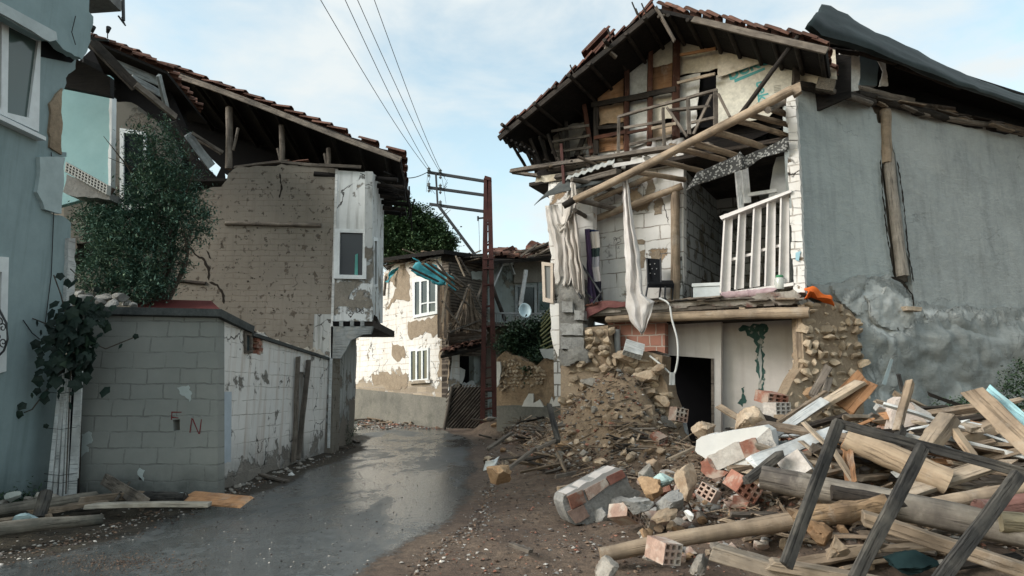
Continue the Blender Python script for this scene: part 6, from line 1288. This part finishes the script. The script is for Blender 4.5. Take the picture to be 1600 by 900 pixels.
hollow_brick(W(1205, 622, 8.1), .3, .2, .1, (.25, .3, .14), BRICK, 'red-brown brick lying above the white-topped hollow brick')
hollow_brick(W(975, 803, 6.3), .8, -.2, .5, (.22, .2, .13), BRICKP, 'small hollow brick half under the grey mortar lumps')
hollow_brick(W(1245, 730, 5.9), 1.1, -.6, .3, (.22, .2, .2), BW, 'pale hollow brick end showing between the planks behind the charred frame')
hollow_brick(W(1160, 760, 6.1), .2, .2, .6, (.24, .22, .16), BRICK, 'broken red brick between the wall chunk and the grey logs')
hollow_brick(W(990, 546, 10.2), -.5, .9, .5, (.24, .3, .12), WHITEP, 'white perforated block balanced on top of the stone pier', holes=(5, 3))
hollow_brick(W(1060, 648, 9.6), .3, 0, .2, (.2, .2, .2), BRICKP, 'hollow brick in the broken pier edge beside the doorway')
hero = [((778, 742, 8.0), (.2, .18, .15), ROCKO, 'ochre boulder at the lane edge'), ((1010, 738, 6.75), (.13, .1, .13), ROCKG, 'grey-green stone highest in the row beside the tilted brick slab'), ((1022, 726, 6.9), (.11, .1, .09), ROCKT, 'rounded tan stone behind the grey-green stone'), ((1013, 762, 6.45), (.13, .11, .13), ROCKO, 'orange-brown stone in front of the grey-green stone'), ((1036, 752, 6.6), (.14, .1, .09), m_plain('turquoise_stone', (.36, .47, .45), .9, .1, 0, .3), 'stone with a turquoise painted face'), ((1073, 760, 6.3), (.16, .14, .19), ROCKT, 'tall tan stone below the large wall chunk'), ((998, 792, 6.1), (.17, .12, .11), CONC, 'lump of grey concrete with holes beside the tilted brick slab'), ((1048, 785, 6.1), (.18, .14, .12), CONC, 'pale grey concrete lump below the turquoise stone'), ((1042, 806, 6.0), (.16, .12, .08), MUD, 'brown clay lump under the pale grey concrete lump'), ((950, 890, 4.9), (.13, .1, .08), ROCKG, 'smooth grey stone below the end of the long front log'), ((1092, 883, 4.9), (.14, .1, .06), ROCKG, 'flat pale stone in front of the long front log'), ((1100, 672, 7.4), (.22, .16, .12), ROCKT, 'tan stone on the edge of the dark doorway'), ((1172, 655, 7.3), (.26, .2, .2), ROCKT, 'big tan boulder above the large wall chunk'), ((1265, 618, 7.9), (.11, .1, .1), ROCKO, 'small orange stone on the crest beside the stone wall end'), ((912, 708, 8.6), (.10, .07, .05), ROCKG, 'flat pale stone on the brown earth slope'), ((1285, 835, 4.9), (.12, .1, .1), ROCKO, 'orange clay lump behind the first leg of the charred frame'), ((1310, 860, 4.8), (.12, .1, .1), MUD, 'clay lump low behind the charred frame'), ((1078, 805, 5.9), (.06, .05, .05), WPL, 'small white plaster scrap in the rubble'), ((800, 800, 7.0), (.02, .02, .01), ROCKG, None)]
for (c, s, m_, l_) in hero:
    if l_: tag(rock('stone' if 'stone' in l_ or 'boulder' in l_ else 'rubble_lump', W(*c), s, m_), l_, 'stone' if 'stone' in l_ or 'boulder' in l_ else 'rubble')
# logs and beams
log_('log', (938, 868, 5.25), (1255, 812, 5.45), .058, WOODT, 'long tan log lying across the front of the rubble', r1=.07, bend=.012)
log_('log', (1190, 745, 5.6), (1640, 842, 4.7), .10, m_wood('grey_log', (.14, .12, .10), (.27, .24, .20), (.07, .06, .055), grain=14), 'thick weathered grey log crossing the heap behind the charred frame', r1=.115, bend=.005)
log_('beam', (1322, 682, 5.9), (1480, 752, 5.5), .12, m_wood('hewn_beam', (.42, .31, .21), (.58, .46, .33), (.30, .22, .15), grain=16), 'thick pale hewn beam under the top rail of the charred frame', 'beam', r1=.115)
log_('log', (1300, 770, 5.2), (1480, 800, 5.0), .06, WOODD, 'dark log in the shade under the thick grey log')
plank((1340, 806, 4.7), (1640, 905, 4.3), .17, .09, WOODT, 'tan squared beam slanting down behind the charred frame to the right corner', 'beam')
plank((1118, 862, 4.75), (1262, 905, 4.5), .16, .10, m_wood('grey_tan_beam', (.26, .21, .16), (.38, .32, .25), (.18, .15, .12)), 'squared grey-tan beam end in front at the bottom edge', 'beam')
plank((1200, 880, 4.55), (1400, 915, 4.3), .14, .06, WOODP, 'pale beam lying along the bottom edge under the frame', 'beam')
log_('log', (1440, 792, 5.2), (1620, 760, 5.3), .06, WOODT, 'slender tan pole lying over the thick grey log at the right')
log_('log', (1530, 800, 4.9), (1660, 782, 5.0), .085, m_wood('reddish_log', (.24, .11, .09), (.34, .18, .15), (.15, .08, .07), grain=14), 'reddish log at the right edge')
log_('log', (1560, 815, 4.75), (1660, 826, 4.7), .075, m_wood('mossy_tan_log', (.25, .21, .13), (.36, .31, .21), (.15, .13, .09), grain=14), 'mossy tan log below the reddish log')
log_('log', (1380, 790, 5.0), (1240, 812, 5.0), .075, m_wood('rotten_wood', (.20, .13, .075), (.32, .22, .13), (.09, .06, .04)), 'short splintered rotten log end', jit=.4)
plank((1520, 612, 5.6), (1625, 712, 5.0), .16, .06, WOODT, 'broad tan plank sticking up at the right edge', roll=.9)
plank((1543, 612, 5.65), (1640, 695, 5.1), .12, .04, m_wood('turquoise_board', (.25, .46, .50), (.33, .54, .57), (.2, .3, .32), var=.05), 'turquoise painted board leaning beside the broad tan plank', roll=.9)
plank((1355, 790, 5.5), (1545, 727, 5.6), .14, .05, WOODP, 'long tan board rising to the right above the thick grey log', roll=.5)
plank((1448, 700, 5.8), (1482, 655, 5.9), .16, .12, WOODP, 'stub of pale squared timber rising above the top rail', 'timber')
plank((1478, 655, 5.9), (1520, 712, 5.7), .08, .05, WOODT, 'tan slat leaning off the pale timber stub')
plank((1500, 690, 6.1), (1580, 655, 6.2), .14, .12, WOODT, 'tan beam behind the broad tan plank', 'beam')
plank((1175, 722, 6.0), (1320, 668, 6.5), .12, .035, WHITEP, 'long white painted board crossing the heap left of the frame', roll=.8)
plank((1165, 752, 5.8), (1222, 708, 5.8), .10, .06, WOODB, 'dark weathered beam end beside the large wall chunk', 'beam')
plank((1185, 662, 7.0), (1355, 690, 6.2), .12, .05, WOODM, 'long brown plank across the top of the heap', roll=.3)
plank((1256, 660, 6.4), (1330, 735, 6.0), .05, .03, WOODP, 'fresh pale batten slanting down behind the first frame leg')
plank((1250, 688, 6.2), (1300, 728, 6.0), .06, .025, WOODP, 'second fresh pale batten, lower and shorter')
plank((1322, 690, 6.0), (1330, 760, 5.7), .22, .03, WOODO, 'upright orange-brown board between the first frame leg and the hewn beam', roll=1.3)
plank((1300, 700, 5.9), (1345, 770, 5.6), .05, .03, WOODP, 'thin pale strip below the hewn beam')
plank((1402, 672, 6.0), (1422, 596, 6.1), .07, .05, WOODT, 'tan stake standing upright against the pale block fragment', 'stake')
plank((1410, 612, 6.3), (1404, 585, 6.3), .03, .03, WOODB, 'charred spike behind the tan stake', 'stake')
plank((1397, 700, 6.0), (1410, 668, 6.0), .08, .06, WOODB, 'dark stub at the foot of the tan stake')
plank((1245, 655, 7.3), (1345, 597, 7.2), .12, .05, WOODP, 'pale plank rising to a point on the crest before the stone wall end', roll=.5)
plank((1200, 685, 7.0), (1290, 625, 7.2), .10, .03, WHITEP, 'white board on the crest, left of the pointed pale plank', roll=.9)
plank((1310, 640, 7.3), (1354, 592, 7.2), .28, .03, WOODO, 'orange-brown panel standing behind the pointed pale plank', roll=1.2)
plank((1268, 620, 7.8), (1294, 574, 7.8), .09, .03, WOODG, 'grey plank propped against the stone wall end', roll=1)
plank((1282, 640, 7.6), (1296, 590, 7.8), .08, .03, WOODG, 'second grey plank propped beside the first against the stone wall end', roll=1)
plank((1215, 660, 7.2), (1290, 612, 7.4), .06, .03, WOODM, 'thin brown strip lying up the crest')
plank((858, 632, 9.6), (872, 690, 9.0), .07, .07, WOODB, 'black charred post leaning at the foot of the pier', 'post')
plank((790, 735, 8.6), (838, 700, 9.0), .05, .04, WOODG, 'grey stick lying up the small rubble beside the lane', 'stick')
plank((762, 702, 10.5), (800, 676, 11.0), .07, .04, WOODG, 'pale worn board in the rubble beside the lane')
plank((838, 702, 8.9), (868, 688, 9.0), .05, .04, WOODG, 'short grey batten on the earth slope')
plank((868, 745, 8.0), (900, 738, 8.1), .05, .04, WOODG, 'small pale stick at the foot of the earth slope', 'stick')
plank((872, 764, 7.4), (905, 758, 7.5), .06, .05, WOODT, 'brown stub beside the tilted brick slab')
plank((798, 850, 5.6), (830, 862, 5.4), .05, .03, WOODG, 'short stick lying on the dirt between lane and log', 'stick')
plank((1045, 718, 7.2), (1085, 700, 7.3), .05, .03, WOODP, 'thin splinter left of the large wall chunk')
# pale block fragment and stones behind the frame
PF = Plane(1390, 6.5, 1470, 6.4); ck = thing('wall_chunk', 'pale pink fragment of perforated block wall standing behind the top rail', 'wall chunk', PF.P(1430, 690))
slab('block_face', PF, [(1393, 650, 1), (1400, 625, 1), (1410, 620, 1), (1440, 640, 1), (1450, 655, 1), (1468, 680, 1), (1466, 700, 1), (1392, 695, 1)], m_rough('pale_pink_block', (.50, .42, .37), (.58, .51, .46), 3, 25, bump=.5), ck, .25, amp=.01, step=.05)
slab('broken_rim', PF, [(1425, 628, 1), (1448, 642, 1), (1468, 672, 1), (1458, 678, 1), (1440, 648, 1)], m_rough('rim_mortar', (.40, .38, .36), (.5, .48, .46), 6, 25), ck, .3, amp=.02, step=.04, off=-.03)
# charred frame
fr = thing('charred_frame', 'charred black wooden frame of one rail and three legs lying tilted on the heap', 'wooden frame', W(1400, 895, 4.3))
stick('rail', W(1302, 659, 4.75), W(1640, 750, 4.2), 0, WOODB, fr, w=.05, h=.068, jit=.08)
for a, b_ in (((1310, 660, 4.70), (1228, 884, 4.3)), ((1443, 698, 4.48), (1335, 905, 4.15)), ((1592, 742, 4.24), (1462, 915, 3.95))):
    stick('leg', W(*a), W(*b_), 0, WOODB, fr, w=.045, h=.078, jit=.08, roll=.3)
# turquoise cloth under the frame, dark sheet metal
o = rock('blue_crate', W(1425, 876, 4.9), (.19, .16, .10), m_cloth('dark_turquoise', (.02, .042, .044), (.008, .018, .02)), 51); o.name = 'cloth_bundle'; tag(o, 'dark turquoise cloth bundle in the shade under the charred frame', 'cloth bundle')
tag(sheet('crumpled_sheet', [[W(1200+14*i+2*j, 690+9*j-2*i, 6.6-.03*j+.04*math.sin(i*2+j)) for j in range(4)] for i in range(5)], m_plain('crumpled_foil', (.10, .11, .11), .35, .6), .006, None, 3, crease=.12), 'crumpled dark metal sheet between the wall chunk and the brown plank', 'metal sheet')
tag(sheet('plastic_bag', [[W(758+8*i+random.uniform(-1, 1), 722+7*j-2*i, 8.6+random.uniform(-.05, .05)) for j in range(3)] for i in range(4)], m_cloth('white_plastic_bag', (.55, .57, .57), (.38, .4, .4)), .006, None, 3, crease=.12), 'torn white plastic bag at the lane edge beside the ochre boulder', 'plastic bag')
# ---- filler: rubble that one can count
TONE = {'tan_rock': 'tan', 'grey_rock': 'grey', 'broken_concrete': 'concrete-grey', 'ochre_rock': 'ochre', 'dusty_brick': 'dusty pink', 'red_brick': 'brick-red', 'mud': 'earth-brown', 'grey_stone': 'dull grey', 'pale_timber': 'pale', 'tan_pole': 'tan', 'weathered_wood': 'grey', 'mixed_wood': 'brown', 'white_painted_wood': 'white', 'orange_board': 'orange-brown', 'dark_wood': 'dark', 'plastered_brick': 'whitish'}
def tone(o): return TONE.get(o.data.materials[0].name, 'dusty')
def put_stone(px, py, s, mats, label, group, lift=.3):
    p = gp(px, py); p.z = HG(p.x, p.y, False)+s*lift
    o = rock('stone', p, (s*random.uniform(.8, 1.3), s*random.uniform(.7, 1), s*random.uniform(.5, .8)), random.choice(mats), sub=2)
    return tag(o, ('larger ' if s > .075 else 'small ')+tone(o)+' '+label, 'stone', group)
zones = [(120, (1000, 1200), (745, 880), (.03, .10), (ROCKT, ROCKG, CONC, ROCKO, BRICKP), 'broken stone among the rubble in front of the large wall chunk', 'rubble stones in front of the wall chunk'),
         (45, (760, 890), (650, 740), (.04, .14), (ROCKT, ROCKG, STONEG, ROCKO, MUD), 'stone in the rubble bank between the lane and the earth slope', 'stones of the lane-side rubble bank'),
         (40, (880, 1070), (640, 745), (.04, .13), (ROCKT, MUD, ROCKT, ROCKG), 'stone fallen on the brown earth slope below the pier', 'stones on the earth slope'),
         (45, (1150, 1480), (640, 760), (.04, .11), (ROCKT, ROCKG, CONC, BRICKP, BRICK), 'stone wedged among the planks of the big heap', 'stones among the heaped planks'),
         (30, (1200, 1590), (790, 895), (.04, .12), (MUD, ROCKO, ROCKG), 'clay lump in the shade under the charred frame', 'clay lumps under the frame'),
         (26, (560, 700), (655, 668), (.05, .16), (ROCKT, ROCKG, BRICKP), 'stone in the rubble at the foot of the peeling house', 'stones at the foot of the peeling house')]
for n_, xr, yr, sr, ms_, l_, g_ in zones:
    for _ in range(n_):
        x, y = random.uniform(*xr), random.uniform(*yr)
        if n_ == 26: y = 652+(x-560)*.09+random.uniform(-4, 6)
        put_stone(x, y, random.uniform(*sr), ms_, l_, g_)
def put_plank(px, py, L, w_, h_, mats, label, group, tilt=.35, lift=.05, cat='plank'):
    p = gp(px, py); yaw = random.uniform(-.7, .7)+(math.pi/2 if random.random() < .15 else 0); d = Vector((math.cos(yaw), math.sin(yaw)*.8, random.uniform(-tilt, tilt))).normalized()*L/2
    c = Vector((p.x, p.y, HG(p.x, p.y, False)+lift+abs(d.z)*.6))
    o = stick('plank' if cat == 'plank' else 'stick', c-d, c+d, 0, random.choice(mats), w=w_, h=h_, roll=random.uniform(-.8, .8), jit=.25)
    return tag(o, ('long ' if L > .65 else 'short ')+tone(o)+' '+label, cat, group)
for _ in range(150):
    x = random.uniform(1160, 1620); y = random.uniform(640, 790) if x > 1220 else random.uniform(640, 700)
    put_plank(x, y, random.uniform(.25, 1.1), random.uniform(.03, .11), random.uniform(.02, .06), (WOODP, WOODT, WOODG, WOODM, WOODG, WOODP, WHITEP, WOODM, WOODO, WOODD), 'broken plank in the big heap, '+('behind the charred frame' if x > 1330 and y > 690 else 'on the crest' if y < 690 else 'left of the charred frame'), 'planks of the big heap', lift=random.uniform(0, .22))
for _ in range(40):
    put_plank(random.uniform(1150, 1590), random.uniform(780, 895), random.uniform(.25, .8), random.uniform(.03, .09), .03, (WOODG, WOODM, WOODT, WOODD), 'splintered slat in the shade under the charred frame', 'slats under the frame', .2)
for _ in range(34):
    put_plank(random.uniform(755, 880), random.uniform(655, 745), random.uniform(.2, .7), random.uniform(.03, .07), .025, (WOODG, WOODM, WOODD), 'broken slat in the rubble bank between the lane and the earth slope', 'slats of the lane-side rubble bank', .3)
for _ in range(22):
    put_plank(random.uniform(965, 1010), random.uniform(645, 720), random.uniform(.15, .45), .03, .02, (WOODD, WOODG, WOODM), 'splintered stick in the hollow of the broken pier', 'sticks in the pier hollow', .5, cat='stick')
for _ in range(22):
    p = gp(random.uniform(560, 740), 660+random.uniform(0, 8)); put_plank(random.uniform(560, 745), 660+random.uniform(-4, 8), random.uniform(.3, .9), .05, .03, (WOODG, WOODM, WOODT), 'slat in the rubble at the foot of the peeling house', 'slats at the foot of the peeling house', .15)
for _ in range(16):
    x, y = random.uniform(1000, 1330), random.uniform(690, 830); p = gp(x, y)
    hollow_brick((p.x, p.y, HG(p.x, p.y, False)+.06), random.uniform(0, 6), random.uniform(-.6, .6), random.uniform(-.6, .6), (random.uniform(.1, .2), .16, .12), random.choice((BRICK, BRICKP, BW, BRICK)), 'broken hollow brick scattered in the rubble right of the lane', 'broken hollow bricks')
# ---- gravel, chips and splinters nobody could count
def chips(name, n, fn, smin, smax, mats, flat=.5):
    bm = bmesh.new(); k = 0
    while k < n:
        x, y = fn()
        if y < 3.8: continue
        s = smin+(smax-smin)*random.random()**3; z = HG(x, y, False) if not inpoly(x, y, ROAD) else gz(x, y)+.004
        R = Matrix.Rotation(random.uniform(0, 6.28), 3, 'Z') @ Matrix.Rotation(random.uniform(-.5, .5), 3, 'X'); c = Vector((x, y, z+s*flat*.3))
        vs_ = [bm.verts.new(c+R @ Vector((random.uniform(.5, 1)*a*s, random.uniform(.4, 1)*b_*s, random.uniform(.4, 1)*c_*s*flat))) for a, b_, c_ in ((1, 0, .2), (0, 1, 0), (-1, 0, .1), (0, -1, 0), (.2, .2, 1), (.1, -.1, -1))]
        for f in ((0, 1, 4), (1, 2, 4), (2, 3, 4), (3, 0, 4), (1, 0, 5), (2, 1, 5), (3, 2, 5), (0, 3, 5)): bm.faces.new([vs_[i] for i in f]).material_index = k % len(mats)
        k += 1
    return tag(mk(name, bm, mats), kind='stuff')
def dirt(): 
    while True:
        px, py = random.uniform(600, 1300), 700+200*random.random()**1.3; p = G(px, py)
        if not inpoly(p.x, p.y, ROAD): return p.x, p.y
chm = lambda n, a, b_: m_rough(n, a, b_, 5, 30, var=.4, isl=True)
GV = [chm('brown_chips', (.12, .08, .06), (.2, .14, .1)), chm('pale_chips', (.34, .31, .28), (.48, .45, .41)), chm('grey_chips', (.17, .16, .15), (.26, .25, .23)), chm('dark_chips', (.06, .045, .04), (.11, .09, .075)), chm('brick_chips', (.26, .11, .075), (.36, .19, .14))]
chips('gravel', 5200, dirt, .006, .035, [GV[0], GV[3], GV[2], GV[0], GV[3], GV[1], GV[0], GV[2], GV[3], GV[4]])
def heapfn():
    while True:
        x, y = random.uniform(-.6, 7.5), random.uniform(4.6, 15)
        if heap(x, y) > .12 and not inpoly(x, y, ROAD): return x, y
chips('rubble_bits', 15000, heapfn, .01, .06, [GV[0], GV[2], GV[1], GV[0], GV[3], GV[4]], .7)
chips('broken_fragments', 2600, heapfn, .025, .085, [GV[0], GV[1], GV[2], GV[0], GV[3], GV[2], GV[4]], .7)
def leftfn():
    while True:
        p = G(random.uniform(0, 560), 690+random.random()*210)
        if (edgedist(p.x, p.y, ROAD) < .5 or not inpoly(p.x, p.y, ROAD)) and p.x > -5.8: return p.x, p.y
chips('lane_edge_grit', 1500, leftfn, .006, .03, [GV[3], GV[3], GV[2], GV[0], GV[1]])
def patchfn():
    p = G(random.gauss(190, 60), 880+random.gauss(0, 9)); return p.x, p.y
chips('gravel_patch', 1500, patchfn, .004, .014, [GV[0], GV[3], GV[0]])
def roadfn():
    p = G(random.uniform(300, 760), 690+200*random.random()**1.5); return p.x, p.y
chips('road_grit', 1700, roadfn, .004, .018, [GV[3], GV[2], GV[3], GV[1]])
def edgefn():
    while True:
        i = random.randrange(len(ROAD)); a, b_ = ROAD[i], ROAD[(i+1) % len(ROAD)]; f = random.random(); x = a[0]+(b_[0]-a[0])*f+random.gauss(0, .07); y = a[1]+(b_[1]-a[1])*f+random.gauss(0, .07)
        if 4 < y < 16 and x > -5: return x, y
chips('kerb_grit', 3000, edgefn, .006, .035, [GV[0], GV[3], GV[0], GV[2], GV[3], GV[0], GV[1]])
def farfn(): p = G(random.uniform(555, 760), 655+random.uniform(0, 16)); return p.x, p.y
chips('far_rubble', 900, farfn, .03, .12, [GV[0], GV[2], GV[1], GV[4]])
bm = bmesh.new()
for _ in range(2200):
    x, y = heapfn(); z = HG(x, y, False)+random.uniform(0, .1); a = random.uniform(0, 6.28); L = random.uniform(.04, .22); d = Vector((math.cos(a), math.sin(a), random.uniform(-.5, .5)))*L
    c = Vector((x, y, z+.01)); sweep(bm, [c-d, c+d], None, w=random.uniform(.008, .03), h=.008, jit=.3, phase=random.uniform(-.5, .5))
tag(mk('wood_splinters', bm, WOODM), kind='stuff')
# ---- greenery at the foot of the grey wall
for (l_, bl, n_) in (('low dark green bush at the foot of the grey cement wall', [blob(1490, 655, 8.2, 45, 20, 2, .3), blob(1530, 640, 8.6, 30, 22, 1, .3), blob(1455, 665, 8.0, 22, 14, 1, .2)], 9000), ('dark bush at the right edge of the picture against the grey wall', [blob(1605, 610, 8.6, 28, 50, 2, .3), blob(1592, 660, 8.3, 20, 25, 1, .3)], 6000)):
    g_ = thing('ground_bush', l_, 'bush', bl[0][0]-Vector((0, 0, .5))); limbs(bl[0][0]-Vector((0, 0, .6)), [b_[0] for b_ in bl], .02, BARK, g_); leaves('foliage', bl, n_, .022, LEAFB, g_, 1.8, 20)
g_ = thing('weed', 'clump of dark weeds at the corner below the white bay', 'weeds', gp(535, 690)); leaves('foliage', [(gp(530, 692)+Vector((0, 0, .15)), (.35, .3, .2), 1), (gp(545, 682)+Vector((0, 0, .2)), (.2, .3, .25), 1)], 2500, .025, LEAFB, g_, 3, 14)
g_ = thing('weed', 'thin weeds at the foot of the blue house wall', 'weeds', W(40, 785, 7.8)); leaves('foliage', [(W(40, 776, 7.8), (.25, .1, .07), 1), (W(10, 782, 7.7), (.2, .1, .07), 1)], 500, .025, LEAFB, g_, 3, 14)
